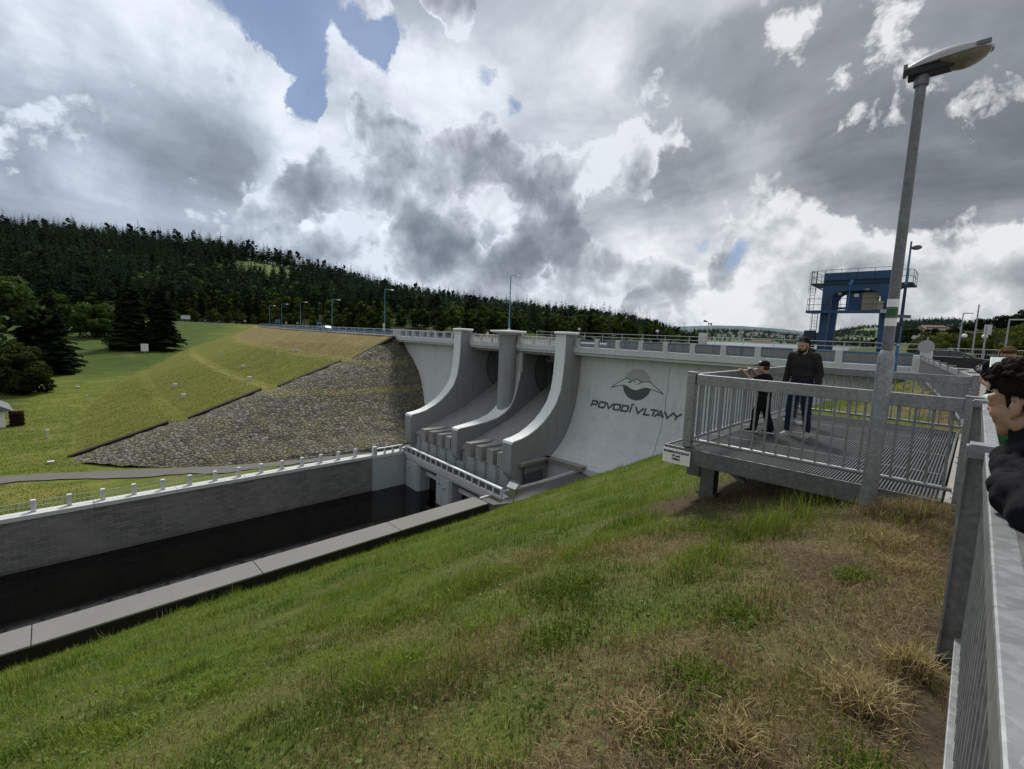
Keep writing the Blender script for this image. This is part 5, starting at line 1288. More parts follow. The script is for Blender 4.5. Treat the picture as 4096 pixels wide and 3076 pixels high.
for px, s, sc in [(float(RSX.uniform(3640, 4250)), float(RSX.uniform(-.05, .40)), float(RSX.uniform(.55, 1.0))) for _ in range(46)]: rs('shrub', px, s, sc)
for px, s, sc in ((3860, .92, .95), (3885, .8, .9), (3905, .95, .9), (3935, .7, .85), (3960, .95, .95), (3985, .8, 1.0), (4010, .9, 1.05), (4035, .75, 1.05), (4060, .9, 1.12), (4085, .7, 1.05), (4110, .9, 1.15), (4150, .8, 1.2), (4200, .9, 1.1), (3760, 1.0, .80), (3785, .98, .86), (3835, .98, .85), (3740, .98, .72)): rs('pine_tree', px, s, sc)
for px, s, sc in ((3800, .3, .8), (3850, .45, .9), (3890, .35, .9), (3925, .3, .85), (3960, .4, 1.0), (3990, .25, .9), (4025, .35, 1.1), (4060, .3, 1.0), (4090, .4, 1.1), (3770, .5, .9), (3740, .45, .9), (4120, .3, 1.1)): rs('shrub', px, s, sc)
for px, s, sc in ((3590, .95, 1.0), (3615, .85, 1.05), (3635, .95, 1.0), (3660, .8, .8), (3690, .75, .8), (3720, .7, .85), (3480, .9, .7), (3510, .95, .8), (3440, .9, .6), (3405, .9, .5), (3545, .95, .9), (3805, .62, .75), (3715, .95, .8)): rs('broadleaf_tree', px, s, sc)
# ------------------------------------------------------------------ ground behind the right abutment
b = MB(); b.add([(2.5, 55, -.35), (-3, 124, -.35), (-12, 143, -.6), (-24, 195, -1.6), (80, 195, -.4), (260, 100, -.35), (260, 55, -.35)], [tuple(range(7))])
g_ = b.build('shore_grass', M['meadow']); tag(g_, kind='structure')
a_ = g_.data.color_attributes.new('Col', 'FLOAT_COLOR', 'POINT'); a_.data.foreach_set('color', [.06, .085, .022, 1]*7)

# ------------------------------------------------------------------ blue gantry crane
cr_ = thing('gantry_crane', 'dark blue gantry crane with cabin, beige cabinets and railed platforms standing on the dam', 'crane', (-8.4, 53.8, .55))
def portal(y0, y1, lab):
    """portal frame with rounded upper inner corners"""
    out = [(-11.0, .60), (-11.02, 7.15), (-5.72, 7.15), (-5.74, .60), (-6.45, .60), (-6.62, 5.9), (-6.75, 6.25), (-7.0, 6.47), (-7.35, 6.56), (-9.55, 6.56), (-9.9, 6.47), (-10.15, 6.25), (-10.28, 5.9), (-10.42, .60)]
    o = MB().prism(out, 'y', y0, y1).build('portal_frame', M['blue_crane'], cr_, bevel=.03); tag(o, lab); return o
portal(52.0, 52.5, 'near portal frame of the crane'); portal(55.2, 55.7, 'far portal frame of the crane')
MB().box(-11.0, -5.75, 51.93, 55.8, 7.16, 7.50).build('main_girder', M['blue_dark'], cr_, bevel=.02)
MB().box(-10.97, -5.95, 51.9, 55.7, 7.51, 8.25).build('machinery_housing', M['blue_crane'], cr_, bevel=.04)
mb = MB(); [mb.box(-10.97+1.255*k-.015, -10.97+1.255*k+.015, 51.875, 51.898, 7.52, 8.2) for k in range(1, 4)]; mb.box(-10.97, -5.95, 51.86, 51.898, 7.52, 7.58); mb.build('seam', M['blue_dark'], cr_)
MB().box(-12.0, -10.98, 51.9, 55.6, 7.22, 7.34).build('upper_gangway', M['blue_dark'], cr_); MB().box(-5.72, -4.55, 51.9, 55.6, 7.02, 7.14).build('upper_gangway', M['blue_dark'], cr_)
MB().bar((-11.9, 52.2, 7.2), (-11.0, 52.2, 6.7), .08, .1).build('gangway_brace', M['blue_dark'], cr_); MB().bar((-4.6, 52.2, 7.0), (-5.7, 52.2, 6.4), .08, .1).build('gangway_brace', M['blue_dark'], cr_)
MB().box(-12.0, -5.35, 51.0, 52.0, 4.52, 4.76).build('middle_gangway', M['blue_crane'], cr_, bevel=.015)
MB().box(-6.4, -5.85, 50.95, 51.0, 4.5, 4.8).build('junction_box', M['grey_paint'], cr_)
def cage_rail(pts, z0, h, nm='crane_railing', mids=(.5,)):
    mb = MB(); pts = [Vector((*p, 0)) for p in pts]
    for a, c in zip(pts[:-1], pts[1:]):
        for k in (1.0,)+tuple(mids): mb.tube(a+Vector((0, 0, z0+h*k)), c+Vector((0, 0, z0+h*k)), .022, None, 5)
        n = max(1, int((c-a).length/1.2))
        for i in range(n+1):
            q = a+(c-a)*i/n; mb.tube(q+Vector((0, 0, z0)), q+Vector((0, 0, z0+h)), .02, None, 5)
    mb.build(nm, M['blue_dark'], cr_, 60)
cage_rail([(-10.98, 51.95), (-11.95, 51.95), (-11.95, 55.5), (-10.98, 55.5)], 7.34, 1.15)
cage_rail([(-5.7, 51.95), (-4.9, 51.95), (-4.6, 52.4), (-4.6, 55.5)], 7.14, 1.1)
cage_rail([(-10.9, 51.95), (-6.0, 51.95)], 8.25, .28, mids=())
cage_rail([(-11.95, 52.0), (-11.95, 51.05), (-5.4, 51.05)], 4.76, 1.05)
# ladders with safety hoops
for (x, z0, z1) in ((-11.75, 4.76, 8.5), (-11.35, .6, 4.6)):
    mb = MB()
    for dx in (-.2, .2): mb.tube((x+dx, 51.7, z0), (x+dx, 51.7, z1), .022, None, 5)
    z = z0+.25
    while z < z1: mb.tube((x-.2, 51.7, z), (x+.2, 51.7, z), .014, None, 5); z += .3
    for zz in np.arange(z0+2.0 if z0 > 2 else z0+1.6, z1, .75): mb.path([(x+.3*math.cos(t), 51.6-.42*math.sin(t)*1.2, zz) for t in np.linspace(0, PI, 9)], .014, 5)
    for t in np.linspace(.3, PI-.3, 4): mb.tube((x+.3*math.cos(t), 51.6-.5*math.sin(t), z0+1.6), (x+.3*math.cos(t), 51.6-.5*math.sin(t), z1-.1), .010, None, 4)
    mb.build('ladder', M['blue_dark'], cr_, 60)
cab = MB().box(-9.2, -8.02, 52.6, 54.6, 4.70, 6.42).build('cabin', M['blue_crane'], cr_, bevel=.03); MB().box(-9.28, -7.9, 52.5, 54.7, 6.43, 6.52).build('cabin_roof', M['blue_dark'], cab)
MB().box(-8.62, -8.28, 52.57, 52.595, 6.05, 6.33).build('notice_plate', M['white'], cab)
MB().box(-8.0, -6.98, 52.55, 54.4, 4.78, 6.46).build('cabinet', M['beige'], cr_, bevel=.02); tag(MB().box(-6.92, -6.3, 51.2, 51.8, 4.78, 5.55).build('cabinet', M['beige'], cr_, bevel=.03), 'small beige cabinet at the right end of the gangway')
MB().box(-9.75, -9.5, 51.9, 51.99, 6.2, 6.42).build('floodlight', M['beige'], cr_); MB().ell((-7.6, 51.85, 6.62), (.22, .1, .09), None, 10, 6).build('floodlight', M['beige'], cr_, 80)
p_ = MB().tube((-8.75, 50.9, 4.7), (-8.70, 50.9, 7.0), .035, None, 6).build('lamp_stem', M['blue'], cr_, 60); MB().obox((-8.66, 50.8, 7.18), (.24, .1, .48), Matrix.Rotation(.35, 3, 'Y')).build('lamp_panel', M['blue'], p_)
mb = MB(); mb.box(-10.3, -8.0, 55.2, 55.3, 5.1, 5.3); mb.build('tie_beam', M['blue_crane'], cr_)
for x in (-10.72, -6.08):
    MB().box(x-.55, x+.55, 51.9, 55.8, .62, .95).build('bogie', M['blue_dark'], cr_, bevel=.04)
MB().box(-12.1, -11.2, 51.6, 52.0, 1.3, 2.9).build('cable_reel_box', M['blue_dark'], cr_, bevel=.02)
mb = MB(); [mb.tube((a, 51.5, 1.4), (a, 51.5, 2.9), .02, None, 5) for a in (-9.6, -8.9, -8.2, -7.5, -6.9)]; [mb.tube((-9.6, 51.5, z), (-6.9, 51.5, z), .018, None, 5) for z in (2.1, 2.9)]; mb.build('guard_rail', M['blue_dark'], cr_, 60)

# ------------------------------------------------------------------ entrance pillar, round traffic sign, low wall at the right end of the dam
gp = thing('entrance_pillar', 'white concrete pillar at the right end of the dam parapet', 'pillar', (-2.5, 42.3, 0))
MB().box(-2.84, -2.22, 42.1, 42.9, -.6, 1.42).build('shaft', M['conc_white'], gp, bevel=.03)
MB().prism([(42.9, -.6), (42.9, 1.1), (43.9, 1.1), (43.9, -.6)], 'x', -3.25, -2.85).build('wing', M['conc_white'], gp, bevel=.03)
MB().box(-3.35, -2.2, 42.0, 44.0, -1.2, -.605).build('footing', M['conc'], gp)
rs_ = thing('traffic_sign', 'grey backs of a large and a small disc sign on a thin post', 'traffic sign', (-2.45, 40.6, -.4))
MB().tube((-2.45, 40.6, -.5), (-2.45, 40.6, 2.35), .04, None, 8).build('post', M['grey_paint'], rs_, 60)
MB().path([(-2.47, 40.54, 1.72), (-2.47, 40.51, 1.72)], .42, 28).build('sign_disc', M['grey_paint'], rs_, 50); MB().path([(-2.52, 40.54, 1.02), (-2.52, 40.51, 1.02)], .30, 24).build('sign_disc', M['white_metal'], rs_, 50)

# ------------------------------------------------------------------ cars
def car(name, label, paint, estate=True, group=None):
    r = thing(name, label, 'car', (0, 0, 0), 0, group)
    low = [(.02, .34), (0, .55), (.04, .92), (.10, .98), (3.30, 1.00), (3.75, .93), (4.25, .83), (4.52, .70), (4.60, .52), (4.57, .28), (4.35, .22), (.3, .22)]
    n = len(low); V = []
    def hw(x): return .86-.10*max(0, (x-3.9)/.7)**2-.07*max(0, (.5-x)/.5)**2
    for s in (-1, 1):
        for x, z in low: V.append((x, s*hw(x)*(1.0 if z > .3 else .93), z))
    F = [tuple(range(n)), tuple(range(2*n-1, n-1, -1))]+[(i, n+i, n+(i+1) % n, (i+1) % n) for i in range(n)]
    body = MB().add(V, F).build('body', paint, r, 40, bevel=.05, local=True)
    gh = [(.10, .975, .82), (.22, 1.30, .72), (.45, 1.45, .63), (1.2, 1.49, .63), (2.1, 1.47, .63), (2.55, 1.40, .64), (3.42, .985, .80)] if estate else [(.35, .975, .82), (.9, 1.38, .66), (1.3, 1.45, .63), (1.7, 1.47, .63), (2.1, 1.46, .63), (2.5, 1.38, .64), (3.42, .985, .80)]
    m = len(gh); V = [(x, -w, z) for x, z, w in gh]+[(x, w, z) for x, z, w in gh]
    F = [tuple(range(m)), tuple(range(2*m-1, m-1, -1))]+[(i, m+i, m+i+1, i+1) for i in range(m-1)]+[(m-1, 2*m-1, m, 0)]
    MB().add(V, F).build('cabin', paint, r, 30, bevel=.03, local=True)
    for s in (-1, 1):
        for x0, x1 in ((.42, 1.05), (1.13, 1.95), (2.03, 2.95)):
            def zt(x): return float(np.interp(x, [g[0] for g in gh], [g[1] for g in gh]))-.06
            def yy(z): return s*(.828-(z-.985)*.40+.004)
            zb = 1.02; q = [(x0, yy(zb), zb), (x1+.12 if x1 > 2.5 else x1, yy(zb), zb), (min(x1, 2.6) if x1 > 2.5 else x1, yy(zt(min(x1, 2.6))), zt(min(x1, 2.6))), (x0+.03, yy(zt(x0+.03)), zt(x0+.03))]
            MB().add(q, [(0, 1, 2, 3)]).build('side_window', M['glassdark'], r, local=True)
    for s in (-1, 1): MB().bar((.35, s*.845, 1.0), (3.1, s*.845, 1.0), .012, .03).bar((.5, s*.655, 1.445), (2.3, s*.655, 1.445), .012, .025).build('trim_and_glint', M['chrome'], r, local=True)  # added chrome strips; the roofline one stands for the sun's glint
    MB().add([(2.62, -.58, 1.375), (2.62, .58, 1.375), (3.36, .70, 1.02), (3.36, -.70, 1.02)], [(0, 1, 2, 3)]).build('windscreen', M['glassdark'], r, local=True).location.z = .012
    for x in (.82, 3.72):
        for s in (-1, 1):
            MB().path([(x, s*.70, .33), (x, s*.875, .33)], .36, 20).build('wheel_arch', M['black'], r, 50, local=True)
            t = MB().path([(x, s*.72, .32), (x, s*.895, .32)], .32, 20).build('wheel', M['black'], r, 50, local=True)
            rim = MB(); rim.path([(x, s*.894, .32), (x, s*.902, .32)], .08, 12)
            for k in range(5): a = 2*PI*k/5; rim.bar((x, s*.900, .32), (x+.21*math.cos(a), s*.900, .32+.21*math.sin(a)), .06, .012, (0, 1, 0))
            rim.path([(x+.215*math.cos(a), s*.899, .32+.215*math.sin(a)) for a in np.linspace(0, 2*PI, 21)], .018, 5); rim.build('rim', M['chrome'], t, 60, local=True)
    for s in (-1, 1):
        MB().obox((4.44, s*.60, .70), (.22, .3, .11), Matrix.Rotation(s*-.35, 3, 'Z')).build('headlight', M['white_metal'], r, local=True, bevel=.02)
        MB().obox((.03, s*.66, .88), (.06, .2, .2)).build('tail_light', M['red'], r, local=True, bevel=.01)
        MB().ell((2.85, s*.93, 1.05), (.08, .09, .07), None, 10, 6).build('mirror', paint, r, 80, local=True)
    if estate:
        for s in (-1, 1): MB().path([(.4, s*.60, 1.47), (.5, s*.60, 1.53), (2.0, s*.60, 1.54), (2.2, s*.60, 1.49)], .016, 6).build('roof_rail', M['chrome'], r, 60, local=True)
    return r
PAINT = {k: m_plain('car_paint_'+k, c, .18, .1, .04, 2, 0, .6) for k, c in (('black', (.012, .012, .015)), ('white', (.62, .63, .64)), ('silver', (.30, .31, .32)), ('blue', (.03, .05, .11)))}
c = car('parked_car', 'black estate car with roof rails turning onto the dam road behind the fence', PAINT['black']); c.location = (-3.55, 47.3, .07)
cw = car('parked_car', 'white car standing between the blue lamp posts on the earth dam road', PAINT['white'], False); cw.location = (-116, 48.5+float(emb_off(-116)), .18); cw.rotation_euler.z = PI
GC = 'cars in the far car park'
for px, d, col, lab in ((352, 322, 'black', 'dark car at the left end of the far car park row'), (394, 318, 'white', 'leftmost white car in the far car park row'), (415, 326, 'blue', 'dark blue car just behind the two white cars in the far car park'), (430, 318, 'white', 'right one of the two white cars in the far car park row'), (447, 328, 'silver', 'silver car at the right end of the far car park row')):
    x, y = sector(px, d); o = car('parked_car', lab, PAINT[col], col != 'white', GC); o.location = (float(x), float(y), .62); o.rotation_euler.z = 1.1
for px, d, col, lab in ((815, 300, 'black', 'dark low car on the far road left of the blue signs'), (872, 292, 'black', 'dark car with pale rear on the far road right of its twin')):
    x, y = sector(px, d); o = car('parked_car', lab, PAINT[col], False); o.location = (float(x), float(y), .75); o.rotation_euler.z = 2.3
lot = MB()
A_ = [sector(p, d) for p, d in ((300, 296), (960, 285), (960, 330), (300, 334))]
lot.add([(float(x), float(y), .60) for x, y in A_], [(0, 1, 2, 3)]); tag(lot.build('car_park', M['pave']), kind='structure')

# ------------------------------------------------------------------ signs and small things on the left bank
def board(px, d, z0, w, h, zc, mat, lab, face=0.0, name='road_sign', legs=2, cat='sign'):
    x, y = sector(px, d); x = float(x); y = float(y); r = thing(name, lab, cat, (x, y, z0), math.atan2(-y, -x)+PI/2+face)
    MB().box(-w/2, w/2, -.04, .04, zc-h/2, zc+h/2).build('sign_panel', mat, r, local=True)
    for k in ([0] if legs == 1 else [-w*.35, w*.35]): MB().tube((k, .08, -1), (k, .08, zc+h/2-.05), .06, None, 6).build('post', M['grey_paint'], r, 60, local=True)
    return r
board(742, 288, .3, 4.8, 2.3, 3.2, M['white_metal'], 'large pale billboard on the far road right of the spruces', name='billboard', cat='billboard')
board(1108, 268, .2, 2.6, 1.8, 3.0, M['blue'], 'bright blue road sign on the far road left of the white car')
board(1274, 240, .2, 2.6, 1.1, 2.6, M['blue_pole'], 'pale blue road sign right of the white car')
for px, lab in ((978, 'small round road sign left of the blue road sign'), (1142, 'small road sign just right of the blue road sign'), (1187, 'triangular-looking white road sign near the lamp post')):
    r = board(px, 262, .2, .9, .9, 2.3, M['white'], lab, legs=1)
    MB().path([(0, -.05, 2.3), (0, -.08, 2.3)], .35, 12).build('red_ring', M['red'], r, 60, local=True)
# white marker posts, survey heads and the white board on the meadow
def mark(x, y, h, w, lab, cat='marker post', name='marker_post', cap=True):
    z = float(left_z(np.array([x]), np.array([y]))[0]); w *= .75; h *= .85; r = thing(name, lab, cat, (x, y, z))
    MB().box(-w/2, w/2, -w/2, w/2, -.3, h).build('shaft', M['conc'], r, local=True)
    MB().box(-w*.75, w*.75, -w*.75, w*.75, h+.003, h+.08).build('cap', M['conc_white'], r, local=True); return r
mark(-86, -.9, 1.25, .30, 'white marker post on the mown meadow nearest the house')
mark(-115, 4.3, 1.2, .28, 'white marker post in the middle of the left meadow')
mark(-71.3, -.65, .22, .50, 'white survey block lying in the grass left of the stone slope tip', 'survey block', 'survey_block')
mark(-89.5, 14.8, .62, .55, 'white survey block on the embankment just above the dark kerb', 'survey block', 'survey_block')
mark(-103, 15.8, .62, .55, 'white survey block on the embankment left of the one above the kerb', 'survey block', 'survey_block')
mark(-86.0, 23.5, .62, .55, 'white survey block on the lower bench near the stone slope', 'survey block', 'survey_block')
mark(-101, 26.5, .5, .5, 'white survey block on the lower bench farther along', 'survey block', 'survey_block')
mark(-137, 31.0, .5, .5, 'survey block at the far end of the lower bench', 'survey block', 'survey_block')
mark(-98, 35.6, .5, .5, 'survey block on the upper bench below the brown slope', 'survey block', 'survey_block')
mark(-118, 37.0, .5, .5, 'second survey block on the upper bench farther left', 'survey block', 'survey_block')
mark(-131, 3.6, .3, .6, 'low survey block in the grass near the round bush', 'survey block', 'survey_block')
x, y = -188, 21.3; r = thing('info_board', 'white upright board standing on the meadow in front of the pair of spruces', 'board', (x, y, float(left_z(np.array([x]), np.array([y]))[0])), -.1)
MB().box(-.05, .05, -.95, .95, .5, 2.9).build('panel', M['white'], r, local=True); MB().box(-.08, .08, -.1, .1, -.5, .5).build('leg', M['grey_paint'], r, local=True)
x, y = -212, 17.8; r = thing('soil_heap', 'low heap of bare brown soil on the meadow below the spruces', 'soil heap', (x, y, float(left_z(np.array([x]), np.array([y]))[0])))
mb = MB(); P_ = []; nn_ = 18
V = []; F = []
for i in range(7):
    for k in range(nn_): t = 2*PI*k/nn_; q = 5.2*(1-i/6.)*(1+.2*math.sin(3*t+1)); V.append((q*.6*math.cos(t), q*math.sin(t), -.3+1.9*(i/6.)**.8+.15*math.sin(5*t+i)))
for i in range(6):
    for k in range(nn_): F.append((i*nn_+k, i*nn_+(k+1) % nn_, (i+1)*nn_+(k+1) % nn_, (i+1)*nn_+k))
mb.add(V, F).build('heap', M['soil'], r, 180, local=True)
# house corner and clipped hedge at the left picture edge
hs = thing('house', 'white house with dark roof partly cut off by the left edge of the photo', 'house', (-101.5, -7.6, -14.9), math.radians(6))
MB().box(-4, 4, -6, 2.0, 0, 2.6).build('wall', M['white'], hs, local=True)
MB().prism([(-6.9, 2.55), (2.9, 2.55), (-2, 5.6)], 'x', -4.6, 4.6).build('roof', m_plain('slate_roof', (.14, .15, .165), .8, 0, .25, 3), hs, local=True)
f = MB().box(4.005, 4.06, -2.2, -1.0, .9, 2.1).build('window', M['white_metal'], hs, local=True); MB().box(4.065, 4.075, -2.1, -1.1, 1.0, 2.0).build('pane', M['glassdark'], f, local=True)
MB().box(4.01, 4.07, -.2, .8, .0, 2.1).build('door', M['red'], hs, local=True)
rngh = np.random.default_rng(8); cc_ = np.stack([rngh.uniform(-.9, .9, 1500), rngh.uniform(-1.1, 1.1, 1500), rngh.uniform(.0, 2.1, 1500)], 1)
hd = thing('hedge', 'clipped dark red hedge block beside the house at the left edge', 'hedge', (-99.0, -4.1, -14.7), .1)
tri_soup('foliage', leaf_quads(cc_*np.array((1.0, .62, .9)), .30*np.ones(1500), rngh), np.array((.055, .026, .022))*rngh.uniform(.5, 1.5, (1500, 1)), M['leaf'], hd); MB().box(-.8, .8, -.6, .6, -.2, 1.7).build('core', M['soil'], hd, local=True)

# box on a post with a shingled roof, and the plank beside it
bx = thing('post_box', 'small wooden box with a pale pitched roof on a post beside the service path', 'post box', (-29.9, 30.7, -14.9))
zb_ = float(bank_z(-29.9, 30.7))
MB().box(-29.96, -29.84, 30.64, 30.76, zb_-.3, -13.75).build('post', M['wood'], bx)
MB().box(-30.25, -29.55, 30.4, 31.0, -13.75, -13.0).build('box', M['wood'], bx, bevel=.01)
MB().prism([(30.25, -13.02), (30.7, -12.62), (31.15, -13.02), (31.15, -13.08), (30.25, -13.08)], 'x', -30.5, -29.3).build('roof', M['white_metal'], bx)
mb = MB(); [mb.box(-30.2+.13*k, -30.12+.13*k, 30.37, 30.395, -13.7, -13.1) for k in range(6)]; mb.build('slat_front', M['wood'], bx); 
pk = MB().obox((-28.95, 31.55, -14.55), (.35, 1.5, .06), Matrix.Rotation(.8, 3, 'Z')); tag(pk.build('wooden_plank', m_plain('pale_plank', (.42, .35, .25), .7, 0, .2, 10)), 'pale wooden plank lying at the path edge right of the post box', 'plank')

# mast with loudspeakers, white box, floodlights on the upstream railing
ms = thing('loudspeaker_mast', 'thin mast with two horn loudspeakers rising behind the dam road railing', 'mast', (-21.1, 50.95, .6))
MB().tube((-21.1, 50.95, .56), (-21.1, 50.95, 3.6), .05, .04, 8).build('pole', M['grey_paint'], ms, 60)
MB().path([(-21.2, 50.95, 3.6), (-21.45, 50.85, 3.66), (-21.55, 50.8, 3.68)], [.06, .10, .16], 10).build('horn', M['slate'], ms, 60); MB().path([(-21.02, 50.95, 3.4), (-20.8, 50.9, 3.36), (-20.72, 50.88, 3.34)], [.05, .09, .14], 10).build('horn', M['slate'], ms, 60)
MB().box(-22.2, -21.4, 51.3, 51.9, .56, 2.35).build('control_box', M['white_metal'], None, bevel=.02); tag(bpy.data.objects['control_box'], 'pale square control box behind the railing left of the loudspeaker mast', 'control box')
for i, (x, lab) in enumerate(((-38.6, 'small floodlight on the railing between the middle and right pier'), (-27.1, 'small floodlight on the railing above the bird emblem'))):
    fl = thing('floodlight', lab, 'floodlight', (x, 51.2, 1.9)); MB().tube((x, 51.2, 1.6), (x, 51.2, 2.35), .025, None, 6).build('stem', M['grey_paint'], fl, 60); MB().obox((x, 51.1, 2.45), (.32, .16, .26), Matrix.Rotation(-.4, 3, 'X')).build('lamp', M['white_metal'], fl, bevel=.02)

# ------------------------------------------------------------------ right background: mesh fence, poles, buildings
mf = thing('mesh_fence', 'grey wire mesh fence behind the black car in front of the shrubs', 'fence', (8, 70, -.3))
a, c_ = Vector((-2.5, 70, 0)), Vector((11, 60, 0)); n = 14
for i in range(n+1):
    q = a+(c_-a)*i/n; MB().tube((q.x, q.y, -.6), (q.x, q.y, 1.75), .04, None, 6).build('post', M['grey_paint'], mf, 60)
mb = MB()
for k in range(70): q = a+(c_-a)*k/70; mb.tube((q.x, q.y, -.2), (q.x, q.y, 1.7), .010, None, 4)
for z in (1.72, 1.2, .7, .2): mb.tube((a.x, a.y, z), (c_.x, c_.y, z), .018, None, 4)
mb.build('wire_mesh', M['grey_paint'], mf, 60)
def pole(px, d, h, lab, kind):
    x, y = sector(px, d); x = float(x); y = float(y); r = thing('lamp_pole', lab, 'lamp pole', (x, y, -.35)); MB().path([(0, 0, 0), (0, 0, h)], [.09, .06], 8).build('pole', M['grey_paint'], r, 60, local=True)
    if kind == 'arm': MB().bar((0, 0, h), (1.5, .6, h+.05), .18, .12).build('lamp_head', M['white_metal'], r, local=True)
    if kind == 'globes':
        for s in (-1, 1):
            b_ = MB().path([(0, 0, h*.55), (s*.7, s*.3, h*.57), (s*.8, s*.35, h*.52)], .03, 6).build('bracket', M['grey_paint'], r, 60, local=True); MB().ell((s*.8, s*.35, h*.50), (.26, .26, .24), None, 12, 8).build('globe', M['white'], b_, 180, local=True)
    if kind == 'sign': MB().obox((.1, 0, h-.4), (.55, .06, 1.0)).build('sign_panel', M['white_metal'], r, local=True)
    if kind == 'plain': MB().bar((0, 0, h), (.9, .35, h), .16, .1).build('lamp_head', M['grey_paint'], r, local=True)
pole(3872, 52, 7.0, 'grey lamp pole with two round globes left of the sign pole', 'globes'); pole(3915, 46, 4.4, 'grey pole with a pale square sign plate near the top', 'sign'); pole(4000, 48, 5.2, 'grey pole with a flat angled lamp head at the right', 'arm')
pole(3815, 60, 6.6, 'thin plain pole above the roof of the black car', 'plain')
# hotel and houses among the trees
def house(px, hill, s, w, h, lab, wall, roofc, storeys=1, name='house', group=None, rot=None, base=None):
    x, y, z, d = hill(px, s); r = thing(name, lab, 'house' if name == 'house' else 'building', (float(x), float(y), float(z)-1), rot if rot is not None else math.atan2(-float(y), -float(x))+PI/2+random.uniform(-.4, .4), group)
    MB().box(-w/2, w/2, -w*.35, w*.35, -2, h).build('wall', wall, r, local=True); MB().prism([(-w*.42, h+.01), (w*.42, h+.01), (0, h+w*.30)], 'x', -w*.54, w*.54).build('roof', roofc, r, local=True); return r
ROOFS = [m_plain('roof_tile_'+n, c, .8, 0, .2, 1) for n, c in (('red', (.13, .065, .045)), ('grey', (.12, .125, .14)), ('brown', (.11, .075, .05)))]
WALLS = [m_plain('render_'+n, c, .8, 0, .08, .5) for n, c in (('white', (.62, .62, .60)), ('cream', (.55, .49, .36)), ('grey', (.42, .43, .44)))]
x, y, z, d = shore_at(3770, 1.0); ht = thing('hotel', 'cream hotel with rows of balconies and reddish roof among the pines', 'building', (float(x), float(y), float(z)-1), math.radians(20))
MB().box(-14, -3, -6, 6, 0, 8.5).build('wall', WALLS[0], ht, local=True); MB().box(-2.99, 14, -4.5, 6, 0, 7.5).build('wall', WALLS[1], ht, local=True)
for k in range(4): MB().box(-14.6, -2.6, -7.2, -6.01, 1.4+2.1*k, 2.3+2.1*k).build('balcony', WALLS[0], ht, local=True); MB().box(-13.6, -3.4, -6.05, -6.005, 2.4+2.1*k, 3.3+2.1*k).build('window', M['glassdark'], ht, local=True)
for k in range(2): MB().box(-1.5, 12.5, -4.56, -4.505, 2.0+2.8*k, 3.6+2.8*k).build('window', M['glassdark'], ht, local=True)
MB().prism([(-7.4, 8.6), (7, 8.6), (0, 11.0)], 'x', -15, -2.9).build('roof', ROOFS[0], ht, local=True); MB().prism([(-5.6, 7.6), (7, 7.6), (0.5, 10.0)], 'x', -2.88, 15).build('roof', ROOFS[2], ht, local=True)
house(3668, shore_at, .9, 9, 3.5, 'small cream house below the hotel left of the round sign', WALLS[1], ROOFS[1])
x, y, z, d = village_at(3030, -.03); wh = thing('warehouse', 'long low warehouse with red roof on the far shore of the reservoir', 'building', (float(x), float(y), -2), math.radians(42))
MB().box(-28, 28, -9, 9, 0, 7).build('wall', WALLS[1], wh, local=True); MB().prism([(-10, 7.02), (10, 7.02), (0, 11)], 'x', -29, 29).build('roof', ROOFS[0], wh, local=True)
vh = [house(0, village_at, .3, 13, 7, 'white or pale house on the wooded hillside across the reservoir', WALLS[i % 2], ROOFS[(1, 2, 1)[i]], group='village houses across the reservoir') for i in range(3)]
rv_ = np.random.default_rng(31)
for i in range(52):
    px = rv_.choice([rv_.uniform(2900, 3010), rv_.uniform(3060, 3190), rv_.uniform(2860, 3200)]); s = rv_.uniform(.22, .66); x, y, z, d = village_at(px, s)
    o = vh[i] if i < 3 else dup(vh[i % 3]); o.location = (float(x), float(y), float(z)+4); o.rotation_euler.z = rv_.uniform(0, 6.28); k = rv_.uniform(.55, 1.05); o.scale = (k, k, k*1.25)

# ------------------------------------------------------------------ pale lectern and green bin beyond the railing
le = thing('info_lectern', 'pale slanted information lectern behind the platform in front of the man in black', 'lectern', (.55, 9.2, 0))
MB().obox((.58, 9.15, 1.38), (.92, .62, .03), Matrix.Rotation(.42, 3, 'X')).build('slanted_panel', m_plain('pale_panel', (.40, .46, .44), .35), le, bevel=.006)
MB().box(.12, 1.02, 8.86, 8.93, 1.07, 1.22).build('front_board', M['beige'], le, bevel=.006)
for x in (.22, .94): MB().box(x-.03, x+.03, 8.95, 9.01, 0, 1.3).build('leg', M['galv_dark'], le)
bn = thing('green_bin', 'green plastic bin with a rounded white lid standing behind the railing', 'bin', (.5, 7.9, 0))
MB().add([(.14, 7.62, 0), (.80, 7.62, 0), (.80, 8.22, 0), (.14, 8.22, 0), (.09, 7.56, 1.0), (.86, 7.56, 1.0), (.86, 8.28, 1.0), (.09, 8.28, 1.0)], [(0, 3, 2, 1), (4, 5, 6, 7), (0, 1, 5, 4), (1, 2, 6, 5), (2, 3, 7, 6), (3, 0, 4, 7)]).build('bin_body', M['green'], bn, bevel=.03)
MB().box(.08, .87, 7.54, 8.30, 1.005, 1.04).build('rim', M['green'], bn, bevel=.01)
mb = MB(); mb.ell((.475, 7.92, 1.04), (.41, .38, .10), None, 20, 8); mb.build('lid', m_plain('bin_lid', (.45, .52, .44), .4), bn, 180)
